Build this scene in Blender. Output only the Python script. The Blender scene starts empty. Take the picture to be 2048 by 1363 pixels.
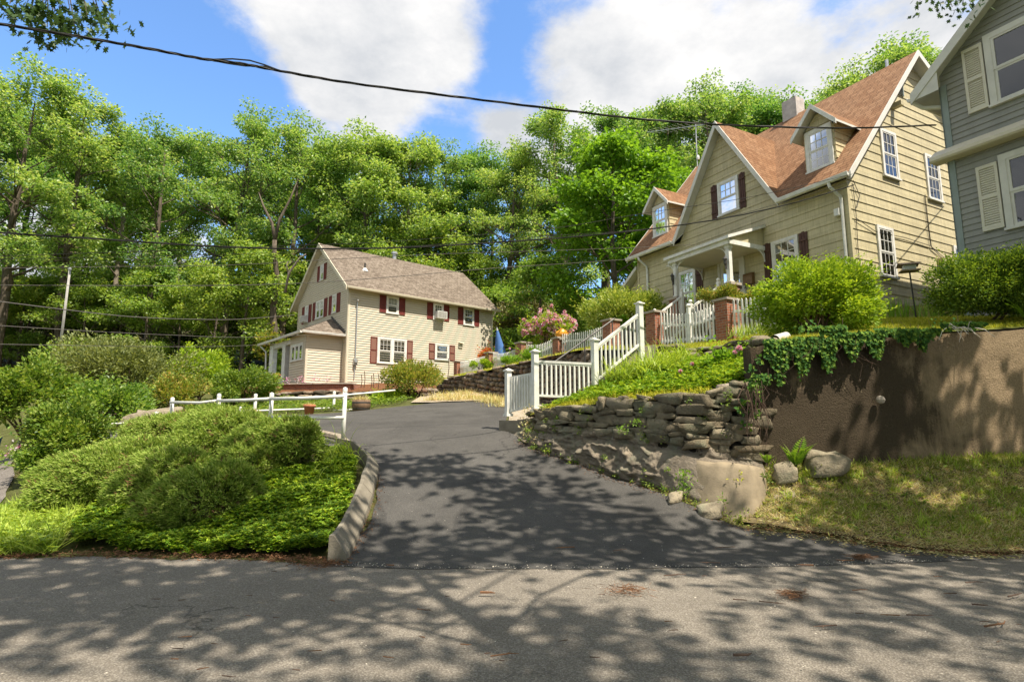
import bpy, math, random
import numpy as np
from mathutils import Vector, geometry, noise as mnoise
random.seed(7)
RNG = np.random.default_rng(7)
R = math.radians
S = bpy.context.scene
COL = S.collection

# ------------------------------------------------------------------ camera
F, CX, CY, PITCH, CAMZ = 1138.0, 1024.0, 681.5, R(8.2), 1.6
cam = bpy.data.cameras.new("camera"); cam.sensor_width = 36.0; cam.lens = F / 2048 * 36
cam.clip_start = 0.05; cam.clip_end = 2000
camo = bpy.data.objects.new("camera", cam); COL.objects.link(camo)
camo.location = (0, 0, CAMZ); camo.rotation_euler = (R(90) + PITCH, 0, 0)
S.camera = camo
# ------------------------------------------------------------------ exposure, sun, sky
S.view_settings.view_transform = 'Standard'; S.view_settings.look = 'None'
S.view_settings.exposure = 0.95; S.view_settings.gamma = 1.0
S.cycles.use_denoising = True
S.cycles.max_bounces = 8; S.cycles.diffuse_bounces = 4; S.cycles.transparent_max_bounces = 12
SUN_EL, SUN_H = R(61), (0.74, -0.67)
sun = bpy.data.lights.new("sun", 'SUN'); sun.energy = 4.7; sun.angle = R(0.5); sun.color = (1.0, 0.91, 0.77)
suno = bpy.data.objects.new("sun", sun); COL.objects.link(suno)
_d = Vector((SUN_H[0] * math.cos(SUN_EL), SUN_H[1] * math.cos(SUN_EL), math.sin(SUN_EL)))
suno.rotation_euler = _d.to_track_quat('Z', 'Y').to_euler(); suno.location = (20, -20, 40)
W = bpy.data.worlds.new("World"); S.world = W; W.use_nodes = True


def build_world():
    nt = W.node_tree; nt.nodes.clear(); N = nt.nodes.new; L = nt.links.new
    out = N('ShaderNodeOutputWorld'); bg = N('ShaderNodeBackground'); L(bg.outputs[0], out.inputs[0])
    sky = N('ShaderNodeTexSky'); sky.sky_type = 'NISHITA'; sky.sun_disc = False
    sky.sun_elevation = SUN_EL; sky.sun_rotation = math.atan2(SUN_H[0], SUN_H[1])
    sky.air_density = 1.0; sky.dust_density = 0.6; sky.ozone_density = 1.5
    bg.inputs[1].default_value = 0.15
    tc = N('ShaderNodeTexCoord')
    # cloud layer: noise over the direction flattened onto a high plane
    sep = N('ShaderNodeSeparateXYZ'); L(tc.outputs['Generated'], sep.inputs[0])
    zz = N('ShaderNodeMath'); zz.operation = 'ADD'; L(sep.outputs[2], zz.inputs[0]); zz.inputs[1].default_value = 0.22
    dv = N('ShaderNodeVectorMath'); dv.operation = 'DIVIDE'; L(tc.outputs['Generated'], dv.inputs[0])
    cmb = N('ShaderNodeCombineXYZ'); 
    for i in range(3): L(zz.outputs[0], cmb.inputs[i])
    L(cmb.outputs[0], dv.inputs[1])
    n1 = N('ShaderNodeTexNoise'); n1.inputs['Scale'].default_value = 3.2; n1.inputs['Detail'].default_value = 9; n1.inputs['Roughness'].default_value = 0.62
    L(dv.outputs[0], n1.inputs['Vector'])
    n2 = N('ShaderNodeTexNoise'); n2.inputs['Scale'].default_value = 3.0; n2.inputs['Detail'].default_value = 10; n2.inputs['Roughness'].default_value = .62
    ad = N('ShaderNodeVectorMath'); ad.operation = 'ADD'; L(dv.outputs[0], ad.inputs[0]); ad.inputs[1].default_value = (5.3, 1.7, 0.4)
    L(ad.outputs[0], n2.inputs['Vector'])
    total = None
    # cloud banks in view, then unseen ones added for fill (direction, radius, strength); negative ones are openings of blue
    for (d, r, s) in [(Vector(ray(px, py)).normalized(), r, s) for px, py, r, s in CLOUDS] + [(Vector(q).normalized(), r, s) for q, r, s in FILL_CLOUDS]:
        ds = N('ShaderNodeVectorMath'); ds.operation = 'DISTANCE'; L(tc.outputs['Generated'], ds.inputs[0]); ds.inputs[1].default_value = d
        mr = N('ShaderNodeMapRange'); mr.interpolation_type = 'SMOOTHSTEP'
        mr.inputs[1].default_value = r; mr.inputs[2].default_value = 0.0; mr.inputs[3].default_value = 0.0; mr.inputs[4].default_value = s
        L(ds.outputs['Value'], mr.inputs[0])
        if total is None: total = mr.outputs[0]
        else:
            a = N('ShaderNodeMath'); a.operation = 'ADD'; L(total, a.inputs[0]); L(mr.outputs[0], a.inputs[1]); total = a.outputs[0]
    nn = N('ShaderNodeMath'); nn.operation = 'MULTIPLY_ADD'; L(n1.outputs[0], nn.inputs[0]); nn.inputs[1].default_value = 2.1; L(total, nn.inputs[2])
    mask = N('ShaderNodeMapRange'); mask.interpolation_type = 'SMOOTHSTEP'
    mask.inputs[1].default_value = 1.10; mask.inputs[2].default_value = 1.62; L(nn.outputs[0], mask.inputs[0])
    # shaded bases and bright tops
    cr = N('ShaderNodeValToRGB'); L(n2.outputs[0], cr.inputs[0])
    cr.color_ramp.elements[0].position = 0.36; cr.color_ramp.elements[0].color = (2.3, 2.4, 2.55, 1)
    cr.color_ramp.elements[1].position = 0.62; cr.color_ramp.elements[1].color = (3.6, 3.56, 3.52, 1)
    hs = N('ShaderNodeMix'); hs.data_type = 'RGBA'; hs.blend_type = 'MULTIPLY'; hs.inputs[0].default_value = 1.0
    L(sky.outputs[0], hs.inputs[6]); hs.inputs[7].default_value = (0.74, 0.94, 1.12, 1)
    mx = N('ShaderNodeMix'); mx.data_type = 'RGBA'; L(mask.outputs[0], mx.inputs[0]); L(hs.outputs[2], mx.inputs[6]); L(cr.outputs[0], mx.inputs[7])
    L(mx.outputs[2], bg.inputs[0])


cp_, sp_ = math.cos(PITCH), math.sin(PITCH)
def ray(px, py):
    u = (px - CX) / F; v = (CY - py) / F
    return (u, cp_ - v * sp_, sp_ + v * cp_)
def at(px, py, t):
    """the world point seen at a photograph pixel, t metres deep"""
    r = ray(px, py); return Vector((r[0] * t, r[1] * t, CAMZ + r[2] * t))
FILL_CLOUDS = [((.5, -.6, .5), 1.3, .9), ((-.8, -.3, .5), 1.1, .8), ((0, -.05, 1), .95, .9)]  # unseen banks behind and overhead, added to whiten the fill light
CLOUDS = [(640, 60, 0.30, 0.55), (760, 170, 0.24, 0.5), (560, 60, .2, .2), (880, 90, .2, .3), (1180, 130, .22, .3), (1900, 120, .25, .35), (1300, 90, 0.34, 0.62), (1560, 130, 0.26, 0.45), (1800, 60, 0.24, 0.5),
          (1000, 245, 0.07, 0.35), (120, 480, 0.3, 0.6), (400, 150, 0.20, -0.5), (180, 130, 0.26, -0.7), (1000, 130, 0.10, -0.5),
          (560, 200, 0.14, -0.5), (1690, 30, 0.13, -0.5), (1440, -20, 0.15, -0.3), (850, 250, 0.12, -0.3), (1030, 40, 0.1, -0.3)]
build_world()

# ------------------------------------------------------------------ mesh helpers
ORG = {}
def link(o, parent=None):
    COL.objects.link(o)
    if parent is not None: o.parent = parent
    return o
def tag(o, label=None, cat=None, group=None, kind=None):
    if label: o["label"] = label
    if cat: o["category"] = cat
    if group: o["group"] = group
    if kind: o["kind"] = kind
    return o
def thing(name, loc, label, cat, group=None):
    o = bpy.data.objects.new(name, None); COL.objects.link(o); o.location = loc; o.empty_display_size = 0.2
    ORG[o.name] = Vector(loc)
    return tag(o, label, cat, group)
def np_mesh(name, verts, faces, mat, parent=None, uvs=None, smooth=False, org=None):
    """verts (N,3) world coordinates; faces list or (M,k) array"""
    verts = np.asarray(verts, dtype=np.float64)
    if parent is not None: o0 = ORG[parent.name]
    elif org is not None: o0 = Vector(org)
    else: o0 = Vector((0, 0, 0))
    v = verts - np.array(o0)
    me = bpy.data.meshes.new(name)
    me.vertices.add(len(v)); me.vertices.foreach_set("co", v.astype(np.float32).ravel())
    if isinstance(faces, np.ndarray):
        k = faces.shape[1]; nf = len(faces); li = faces.ravel().astype(np.int32)
        starts = np.arange(nf, dtype=np.int32) * k
    else:
        nf = len(faces); li = np.array([i for f in faces for i in f], dtype=np.int32)
        lens = np.array([len(f) for f in faces], dtype=np.int32); starts = np.concatenate([[0], np.cumsum(lens)[:-1]]).astype(np.int32)
    me.loops.add(len(li)); me.loops.foreach_set("vertex_index", li)
    me.polygons.add(nf); me.polygons.foreach_set("loop_start", starts)
    me.polygons.foreach_set("use_smooth", np.full(nf, bool(smooth)))
    if uvs is not None:
        ul = me.uv_layers.new(name="UVMap"); ul.data.foreach_set("uv", np.asarray(uvs, dtype=np.float32).ravel())
    me.update(calc_edges=True); me.validate()
    me.materials.append(mat)
    o = bpy.data.objects.new(name, me); link(o, parent)
    ORG[o.name] = o0
    if parent is None: o.location = o0
    return o
class MB:
    def __init__(s): s.v = []; s.f = []; s.uv = []
    def add(s, vs, fs, uvs=None):
        b = len(s.v); s.v.extend([tuple(p) for p in vs])
        for i, f in enumerate(fs):
            s.f.append([b + k for k in f])
            if uvs is not None: s.uv.extend(uvs[i])
            else: s.uv.extend(s.auto(vs, f))
    def auto(s, vs, f):
        p0 = Vector(vs[f[0]]); e = Vector(vs[f[1]]) - p0; q = Vector(vs[f[-1]]) - p0
        n = e.cross(q); 
        if n.length < 1e-12: return [(0, 0)] * len(f)
        n.normalize()
        if abs(n.z) > 0.7: ax, ay = Vector((1, 0, 0)), Vector((0, 1, 0))
        else:
            ax = Vector((0, 0, 1)).cross(n).normalized(); ay = Vector((0, 0, 1))
        return [(Vector(vs[k]).dot(ax), Vector(vs[k]).dot(ay)) for k in f]
    def quad(s, a, b, c, d, uv=None): s.add([a, b, c, d], [(0, 1, 2, 3)], [uv] if uv else None)
    def poly(s, pts, uv=None): s.add(pts, [tuple(range(len(pts)))], [uv] if uv else None)
    def box(s, o, ax, ay, az):
        o = Vector(o); ax = Vector(ax); ay = Vector(ay); az = Vector(az)
        if ax.cross(ay).dot(az) < 0: ax, ay = ay, ax
        p = [o, o + ax, o + ax + ay, o + ay]; p = p + [q + az for q in p]
        s.add(p, [(3, 2, 1, 0), (4, 5, 6, 7), (0, 1, 5, 4), (1, 2, 6, 5), (2, 3, 7, 6), (3, 0, 4, 7)])
    def beam(s, a, b, w, h, up=(0, 0, 1)):
        a = Vector(a); b = Vector(b); d = (b - a).normalized(); u = Vector(up); sd = d.cross(u)
        if sd.length < 1e-4: sd = d.cross(Vector((0, 1, 0)))
        sd.normalize(); u = sd.cross(d).normalized()
        s.box(a - sd * w / 2 - u * h / 2, b - a, sd * w, u * h)
    def cbox(s, c, w, d, h, dx=(1, 0, 0)):
        dx = Vector(dx).normalized(); dy = Vector((-dx.y, dx.x, 0)); c = Vector(c)
        s.box(c - dx * w / 2 - dy * d / 2, dx * w, dy * d, Vector((0, 0, h)))
    def tube(s, pts, r, n=6, cap=True):
        pts = [Vector(p) for p in pts]; m = len(pts)
        rs = r if hasattr(r, '__len__') else [r] * m
        vs = []; prev = None
        for i, p in enumerate(pts):
            t = (pts[min(i + 1, m - 1)] - pts[max(i - 1, 0)])
            t = t.normalized() if t.length > 1e-9 else Vector((0, 0, 1))
            ref = prev if prev is not None else (Vector((1, 0, 0)) if abs(t.x) < .8 else Vector((0, 1, 0)))
            u = (ref - t * ref.dot(t))
            u = u.normalized() if u.length > 1e-6 else t.orthogonal().normalized()
            w = t.cross(u); prev = u
            for k in range(n):
                a = 2 * math.pi * k / n; vs.append(p + (u * math.cos(a) + w * math.sin(a)) * rs[i])
        fs = []; uv = []
        L = 0
        for i in range(m - 1):
            l2 = L + (pts[i + 1] - pts[i]).length
            for k in range(n):
                fs.append((i * n + k, i * n + (k + 1) % n, (i + 1) * n + (k + 1) % n, (i + 1) * n + k))
                c = 6.28 * max(rs[i], .01) / n
                uv.append([(k * c, L), (k * c + c, L), (k * c + c, l2), (k * c, l2)])
            L = l2
        if cap:
            fs.append(tuple(range(n))[::-1]); uv.append([(0, 0)] * n)
            fs.append(tuple((m - 1) * n + k for k in range(n))); uv.append([(0, 0)] * n)
        s.add(vs, fs, uv)
    def lathe(s, c, prof, n=16):
        c = Vector(c); vs = []; fs = []; m = len(prof)
        for (r, z) in prof:
            for k in range(n):
                a = 2 * math.pi * k / n; vs.append(c + Vector((r * math.cos(a), r * math.sin(a), z)))
        for i in range(m - 1):
            for k in range(n): fs.append((i * n + k, i * n + (k + 1) % n, (i + 1) * n + (k + 1) % n, (i + 1) * n + k))
        s.add(vs, fs)
    def stone(s, c, ax, ay, az, nu=14, nv=8, e=0.55, rough=.12):
        """a rounded, slightly irregular block with half axes ax, ay, az"""
        c = Vector(c); ax = Vector(ax); ay = Vector(ay); az = Vector(az); vs = []; fs = []
        sg = lambda q, p: math.copysign(abs(q) ** p, q)
        off = Vector((random.uniform(0, 90), random.uniform(0, 90), random.uniform(0, 90)))
        kx, kz = random.uniform(-.3, .3), random.uniform(-.25, .25)
        for i in range(nv + 1):
            ph = -math.pi / 2 + math.pi * i / nv
            for k in range(nu):
                th = 2 * math.pi * k / nu
                x = sg(math.cos(ph), e) * sg(math.cos(th), e); y = sg(math.cos(ph), e) * sg(math.sin(th), e); z = sg(math.sin(ph), e)
                q = 1 + rough * (mnoise.noise(Vector((x, y, z)) * 1.3 + off) + .45 * mnoise.noise(Vector((x, y, z)) * 3.4 + off))
                vs.append(c + ax * (x * q * (1 + kz * z)) + ay * y * q + az * (z * q * (1 + kx * x)))
        for i in range(nv):
            for k in range(nu): fs.append((i * nu + k, i * nu + (k + 1) % nu, (i + 1) * nu + (k + 1) % nu, (i + 1) * nu + k))
        s.add(vs, fs)
    def build(s, name, mat, parent=None, smooth=False, org=None):
        return np_mesh(name, np.array(s.v), s.f, mat, parent, s.uv, smooth, org)

def leaves(c, d, n, L, Wd, fold=0.25, rng=RNG):
    """diamond leaves: centre of stalk c, direction d, normal n, length L, width Wd -> verts, faces"""
    c = np.asarray(c, float); d = np.asarray(d, float); n = np.asarray(n, float)
    d /= np.linalg.norm(d, axis=1, keepdims=True) + 1e-9
    sd = np.cross(d, n); sd /= np.linalg.norm(sd, axis=1, keepdims=True) + 1e-9
    up = np.cross(sd, d)
    L = np.broadcast_to(np.asarray(L, float), (len(c),))[:, None]; Wd = np.broadcast_to(np.asarray(Wd, float), (len(c),))[:, None]
    v = np.empty((len(c), 4, 3))
    v[:, 0] = c; v[:, 1] = c + d * L * .45 + sd * Wd * .5 + up * Wd * fold; v[:, 2] = c + d * L; v[:, 3] = c + d * L * .45 - sd * Wd * .5 + up * Wd * fold
    return v.reshape(-1, 3), np.arange(len(c) * 4).reshape(-1, 4)
def unit(n, rng=RNG):
    v = rng.normal(size=(n, 3)); return v / np.linalg.norm(v, axis=1, keepdims=True)
def merge(parts):
    vs, fs, b = [], [], 0
    for v, f in parts: vs.append(v); fs.append(f + b); b += len(v)
    return np.concatenate(vs), np.concatenate(fs)

# ------------------------------------------------------------------ materials
def nodes(name):
    m = bpy.data.materials.new(name); m.use_nodes = True; nt = m.node_tree
    b = nt.nodes['Principled BSDF']
    return m, nt, nt.nodes.new, nt.links.new, b
def ramp(N, L, src, stops, interp='LINEAR'):
    r = N('ShaderNodeValToRGB'); r.color_ramp.interpolation = interp; L(src, r.inputs[0]); e = r.color_ramp.elements
    while len(e) < len(stops): e.new(0.5)
    for i, (p, c) in enumerate(stops): e[i].position = p; e[i].color = (*c, 1) if len(c) == 3 else c
    return r
def noise_tex(N, L, vec, scale, detail=4, rough=.55, dist=0):
    n = N('ShaderNodeTexNoise'); n.inputs['Scale'].default_value = scale; n.inputs['Detail'].default_value = detail
    n.inputs['Roughness'].default_value = rough; n.inputs['Distortion'].default_value = dist
    if vec is not None: L(vec, n.inputs['Vector'])
    return n
def mixc(N, L, fac, a, b, mode='MIX'):
    m = N('ShaderNodeMix'); m.data_type = 'RGBA'; m.blend_type = mode
    if isinstance(fac, (int, float)): m.inputs[0].default_value = fac
    else: L(fac, m.inputs[0])
    for i, q in ((6, a), (7, b)):
        if isinstance(q, tuple): m.inputs[i].default_value = (*q, 1) if len(q) == 3 else q
        else: L(q, m.inputs[i])
    return m.outputs[2]
def bump(N, L, b, h, strength=.4, dist=.02):
    n = N('ShaderNodeBump'); n.inputs['Strength'].default_value = strength; n.inputs['Distance'].default_value = dist
    L(h, n.inputs['Height']); L(n.outputs[0], b.inputs['Normal'])
def flat(name, c, rough=.6, var=.12, scale=3, bumps=0.0, bscale=60, spec=.3, metal=0):
    """a painted or plain surface with slight wear"""
    m, nt, N, L, b = nodes(name)
    tc = N('ShaderNodeTexCoord')
    n = noise_tex(N, L, tc.outputs['Object'], scale, 6, .65)
    r = ramp(N, L, n.outputs[0], [(.3, tuple(q * (1 - var) for q in c)), (.7, tuple(min(1, q * (1 + var)) for q in c))])
    L(r.outputs[0], b.inputs['Base Color']); b.inputs['Roughness'].default_value = rough
    b.inputs['Specular IOR Level'].default_value = spec; b.inputs['Metallic'].default_value = metal
    if bumps:
        n2 = noise_tex(N, L, tc.outputs['Object'], bscale, 4); bump(N, L, b, n2.outputs[0], bumps, .01)
    return m
def leafmat(name, cs, trans=.35, rough=.5, hue=.0, spec=.35, gain=1.0):
    """leaf colours spread leaf by leaf; light also comes through the leaf"""
    m, nt, N, L, b = nodes(name)
    g = N('ShaderNodeNewGeometry'); oi = N('ShaderNodeObjectInfo')
    cs = [tuple(min(.7, q * LEAFGAIN * gain) for q in c) for c in cs]
    k = len(cs); r = ramp(N, L, g.outputs['Random Per Island'], [(i / (k - 1), c) for i, c in enumerate(cs)])
    col = r.outputs[0]
    if hue:
        h = N('ShaderNodeHueSaturation'); L(col, h.inputs['Color'])
        mr = N('ShaderNodeMapRange'); L(oi.outputs['Random'], mr.inputs[0]); mr.inputs[3].default_value = .5 - hue; mr.inputs[4].default_value = .5 + hue * .6
        L(mr.outputs[0], h.inputs['Hue'])
        mv = N('ShaderNodeMapRange'); L(oi.outputs['Random'], mv.inputs[0]); mv.inputs[3].default_value = 1.15; mv.inputs[4].default_value = .85
        L(mv.outputs[0], h.inputs['Value']); col = h.outputs[0]
    L(col, b.inputs['Base Color']); b.inputs['Roughness'].default_value = rough; b.inputs['Specular IOR Level'].default_value = spec
    t = N('ShaderNodeBsdfTranslucent')
    tcx = mixc(N, L, 1.0, col, (1.25, 1.15, .55), 'MULTIPLY'); L(tcx, t.inputs[0])
    mx = N('ShaderNodeMixShader'); mx.inputs[0].default_value = trans; L(b.outputs[0], mx.inputs[1]); L(t.outputs[0], mx.inputs[2])
    L(mx.outputs[0], nt.nodes['Material Output'].inputs[0])
    return m
def shingle_roof(name, c1, c2, c3, wear):
    m, nt, N, L, b = nodes(name)
    uv = N('ShaderNodeUVMap')
    br = N('ShaderNodeTexBrick'); L(uv.outputs[0], br.inputs['Vector']); br.inputs['Scale'].default_value = 1.0
    br.inputs['Brick Width'].default_value = .23; br.inputs['Row Height'].default_value = .14; br.inputs['Mortar Size'].default_value = .011; br.inputs['Mortar Smooth'].default_value = .5
    br.inputs['Color1'].default_value = (0, 0, 0, 1); br.inputs['Color2'].default_value = (1, 1, 1, 1); br.inputs['Mortar'].default_value = (.5, .5, .5, 1); br.offset = .37; br.offset_frequency = 3
    r = ramp(N, L, br.outputs['Color'], [(0, c1), (.5, c2), (1, c3)])
    n = noise_tex(N, L, uv.outputs[0], 90, 3, .8); n2 = noise_tex(N, L, uv.outputs[0], .6, 4)
    c = mixc(N, L, .35, r.outputs[0], ramp(N, L, n.outputs[0], [(.3, (.2, .2, .2)), (.7, (.8, .8, .8))]).outputs[0], 'OVERLAY')
    c = mixc(N, L, ramp(N, L, n2.outputs[0], [(.45, (0, 0, 0)), (.75, (.45, .45, .45))]).outputs[0], c, wear)
    c = mixc(N, L, br.outputs['Fac'], c, tuple(q * .35 for q in c1))
    L(c, b.inputs['Base Color']); b.inputs['Roughness'].default_value = .95; b.inputs['Specular IOR Level'].default_value = .15
    # each course lifts towards its lower edge
    sx = N('ShaderNodeSeparateXYZ'); L(uv.outputs[0], sx.inputs[0])
    dvd = N('ShaderNodeMath'); dvd.operation = 'DIVIDE'; L(sx.outputs[1], dvd.inputs[0]); dvd.inputs[1].default_value = .14
    fr = N('ShaderNodeMath'); fr.operation = 'FRACT'; L(dvd.outputs[0], fr.inputs[0])
    inv = N('ShaderNodeMath'); inv.operation = 'SUBTRACT'; inv.inputs[0].default_value = 1; L(fr.outputs[0], inv.inputs[1])
    bump(N, L, b, inv.outputs[0], .8, .02)
    return m
def siding_mat(name, c, var, groove=0.0, panel=.6, course=.28, stain=.12):
    m, nt, N, L, b = nodes(name)
    uv = N('ShaderNodeUVMap'); tc = N('ShaderNodeTexCoord')
    br = N('ShaderNodeTexBrick'); L(uv.outputs[0], br.inputs['Vector']); br.inputs['Scale'].default_value = 1
    br.inputs['Brick Width'].default_value = panel; br.inputs['Row Height'].default_value = course; br.inputs['Mortar Size'].default_value = .004 if groove else 0.0
    br.inputs['Color1'].default_value = (*[q * (1 - var) for q in c], 1); br.inputs['Color2'].default_value = (*[q * (1 + var) for q in c], 1); br.inputs['Mortar'].default_value = (*[q * .6 for q in c], 1)
    mp = N('ShaderNodeMapping'); mp.inputs['Scale'].default_value = (1.5, 1.5, .35); L(tc.outputs['Object'], mp.inputs[0])
    n = noise_tex(N, L, mp.outputs[0], 1.6, 7, .7)
    col = mixc(N, L, ramp(N, L, n.outputs[0], [(.42, (0, 0, 0)), (.78, (stain, stain, stain))]).outputs[0], br.outputs['Color'], tuple(q * .35 for q in c))
    if groove:
        mp2 = N('ShaderNodeMapping'); mp2.inputs['Scale'].default_value = (55, 1.2, 1); L(uv.outputs[0], mp2.inputs[0])
        n3 = noise_tex(N, L, mp2.outputs[0], 1.0, 3, .7)
        col = mixc(N, L, groove, col, ramp(N, L, n3.outputs[0], [(.3, (.25, .25, .25)), (.7, (.75, .75, .75))]).outputs[0], 'OVERLAY')
        bump(N, L, b, n3.outputs[0], .35, .006)
    else:
        n3 = noise_tex(N, L, tc.outputs['Object'], 25, 4); bump(N, L, b, n3.outputs[0], .12, .006)
    L(col, b.inputs['Base Color']); b.inputs['Roughness'].default_value = .65; b.inputs['Specular IOR Level'].default_value = .25
    return m
def brick_mat(name):
    m, nt, N, L, b = nodes(name)
    uv = N('ShaderNodeUVMap')
    br = N('ShaderNodeTexBrick'); L(uv.outputs[0], br.inputs['Vector']); br.inputs['Scale'].default_value = 1
    br.inputs['Brick Width'].default_value = .2; br.inputs['Row Height'].default_value = .07; br.inputs['Mortar Size'].default_value = .007; br.inputs['Mortar Smooth'].default_value = .3
    br.inputs['Color1'].default_value = (.20, .055, .03, 1); br.inputs['Color2'].default_value = (.34, .12, .06, 1); br.inputs['Mortar'].default_value = (.3, .26, .22, 1)
    n = noise_tex(N, L, uv.outputs[0], 18, 5)
    c = mixc(N, L, .4, br.outputs['Color'], ramp(N, L, n.outputs[0], [(.3, (.3, .3, .3)), (.7, (.75, .72, .7))]).outputs[0], 'OVERLAY')
    L(c, b.inputs['Base Color']); b.inputs['Roughness'].default_value = .9
    i = N('ShaderNodeMath'); i.operation = 'SUBTRACT'; i.inputs[0].default_value = 1; L(br.outputs['Fac'], i.inputs[1]); bump(N, L, b, i.outputs[0], .7, .012)
    return m
def rock_mat(name, cs, lichen=.4, scale=5):
    m, nt, N, L, b = nodes(name)
    tc = N('ShaderNodeTexCoord'); g = N('ShaderNodeNewGeometry'); P = g.outputs['Position']
    n = noise_tex(N, L, P, scale, 8, .65, .4)
    r1 = ramp(N, L, g.outputs['Random Per Island'], [(i / (len(cs) - 1), c) for i, c in enumerate(cs)])
    c = mixc(N, L, .75, r1.outputs[0], ramp(N, L, n.outputs[0], [(.25, (.15, .14, .13)), (.5, (.5, .5, .5)), (.75, (.82, .8, .76))]).outputs[0], 'OVERLAY')
    n2 = noise_tex(N, L, P, 2.3, 7, .7); n2b = noise_tex(N, L, P, 30, 4, .7)
    c = mixc(N, L, ramp(N, L, n2.outputs[0], [(.52, (0, 0, 0)), (.68, (lichen,) * 3)]).outputs[0], c, (.17, .19, .13))
    c = mixc(N, L, ramp(N, L, n2b.outputs[0], [(.62, (0, 0, 0)), (.72, (.5, .5, .5))]).outputs[0], c, (.36, .36, .32))
    L(c, b.inputs['Base Color']); b.inputs['Roughness'].default_value = .92; b.inputs['Specular IOR Level'].default_value = .2
    a = N('ShaderNodeMath'); a.operation = 'ADD'; L(n.outputs[0], a.inputs[0]); mm = N('ShaderNodeMath'); mm.operation = 'MULTIPLY'; L(n2b.outputs[0], mm.inputs[0]); mm.inputs[1].default_value = .35; L(mm.outputs[0], a.inputs[1])
    bump(N, L, b, a.outputs[0], .9, .06)
    return m
def asphalt(name, c, speck, amt, vs=140, patch=.25, cracks=.8):
    m, nt, N, L, b = nodes(name)
    g = N('ShaderNodeNewGeometry'); P = g.outputs['Position']
    v = N('ShaderNodeTexVoronoi'); v.inputs['Scale'].default_value = vs; L(P, v.inputs['Vector'])
    sp = N('ShaderNodeSeparateColor'); L(v.outputs['Color'], sp.inputs[0])
    col = mixc(N, L, ramp(N, L, sp.outputs[0], [(.35, (0, 0, 0)), (.95, (amt,) * 3)]).outputs[0], c, speck)
    dk = ramp(N, L, v.outputs['Distance'], [(.35, (0, 0, 0)), (.75, (.6, .6, .6))])
    col = mixc(N, L, dk.outputs[0], col, tuple(q * .45 for q in c))
    n = noise_tex(N, L, P, .9, 7, .65); col = mixc(N, L, patch, col, ramp(N, L, n.outputs[0], [(.3, (.25, .25, .25)), (.7, (.75, .75, .75))]).outputs[0], 'OVERLAY')
    n3 = noise_tex(N, L, P, 14, 5, .7); col = mixc(N, L, ramp(N, L, n3.outputs[0], [(.6, (0, 0, 0)), (.8, (.35, .35, .35))]).outputs[0], col, tuple(q * .6 for q in c))
    nw = noise_tex(N, L, P, 1.6, 5, .6); wv = N('ShaderNodeVectorMath'); wv.operation = 'MULTIPLY_ADD'; L(nw.outputs['Color'], wv.inputs[0]); wv.inputs[1].default_value = (.9, .9, .9); L(P, wv.inputs[2])
    vc = N('ShaderNodeTexVoronoi'); vc.feature = 'DISTANCE_TO_EDGE'; vc.inputs['Scale'].default_value = .42; L(wv.outputs[0], vc.inputs['Vector'])
    nm = noise_tex(N, L, P, .5, 3); ml = N('ShaderNodeMath'); ml.operation = 'MULTIPLY'; L(ramp(N, L, vc.outputs['Distance'], [(.0, (cracks,) * 3), (.007, (0, 0, 0))]).outputs[0], ml.inputs[0]); L(ramp(N, L, nm.outputs[0], [(.48, (0, 0, 0)), (.6, (1, 1, 1))]).outputs[0], ml.inputs[1])
    col = mixc(N, L, ml.outputs[0], col, tuple(q * .25 for q in c))
    L(col, b.inputs['Base Color']); b.inputs['Roughness'].default_value = .88; b.inputs['Specular IOR Level'].default_value = .25
    bump(N, L, b, v.outputs['Distance'], .5, .008)
    return m
def soil_mat(name, stops, scale=2.5, bs=.6):
    m, nt, N, L, b = nodes(name)
    g = N('ShaderNodeNewGeometry'); P = g.outputs['Position']
    n = noise_tex(N, L, P, scale, 9, .72, .3); n2 = noise_tex(N, L, P, 45, 4, .7)
    c = mixc(N, L, .5, ramp(N, L, n.outputs[0], stops).outputs[0], ramp(N, L, n2.outputs[0], [(.3, (.2, .2, .2)), (.7, (.8, .8, .8))]).outputs[0], 'OVERLAY')
    L(c, b.inputs['Base Color']); b.inputs['Roughness'].default_value = .95; b.inputs['Specular IOR Level'].default_value = .1
    bump(N, L, b, n2.outputs[0], bs, .03)
    return m
def glass_mat(name):
    m, nt, N, L, b = nodes(name)
    t = N('ShaderNodeBsdfTransparent'); t.inputs[0].default_value = (.82, .86, .84, 1)
    gl = N('ShaderNodeBsdfGlossy'); gl.inputs['Roughness'].default_value = .02; gl.inputs[0].default_value = (.95, .97, 1, 1)
    fr = N('ShaderNodeFresnel'); fr.inputs[0].default_value = 1.55
    mr = N('ShaderNodeMapRange'); L(fr.outputs[0], mr.inputs[0]); mr.inputs[3].default_value = .06; mr.inputs[4].default_value = 1.0
    tc = N('ShaderNodeTexCoord'); n = noise_tex(N, L, tc.outputs['Object'], 2.2, 2); bp = N('ShaderNodeBump'); bp.inputs['Strength'].default_value = .05; bp.inputs['Distance'].default_value = .05
    L(n.outputs[0], bp.inputs['Height']); L(bp.outputs[0], gl.inputs['Normal'])
    mx = N('ShaderNodeMixShader'); L(mr.outputs[0], mx.inputs[0]); L(t.outputs[0], mx.inputs[1]); L(gl.outputs[0], mx.inputs[2]); L(mx.outputs[0], nt.nodes['Material Output'].inputs[0])
    return m
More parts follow.
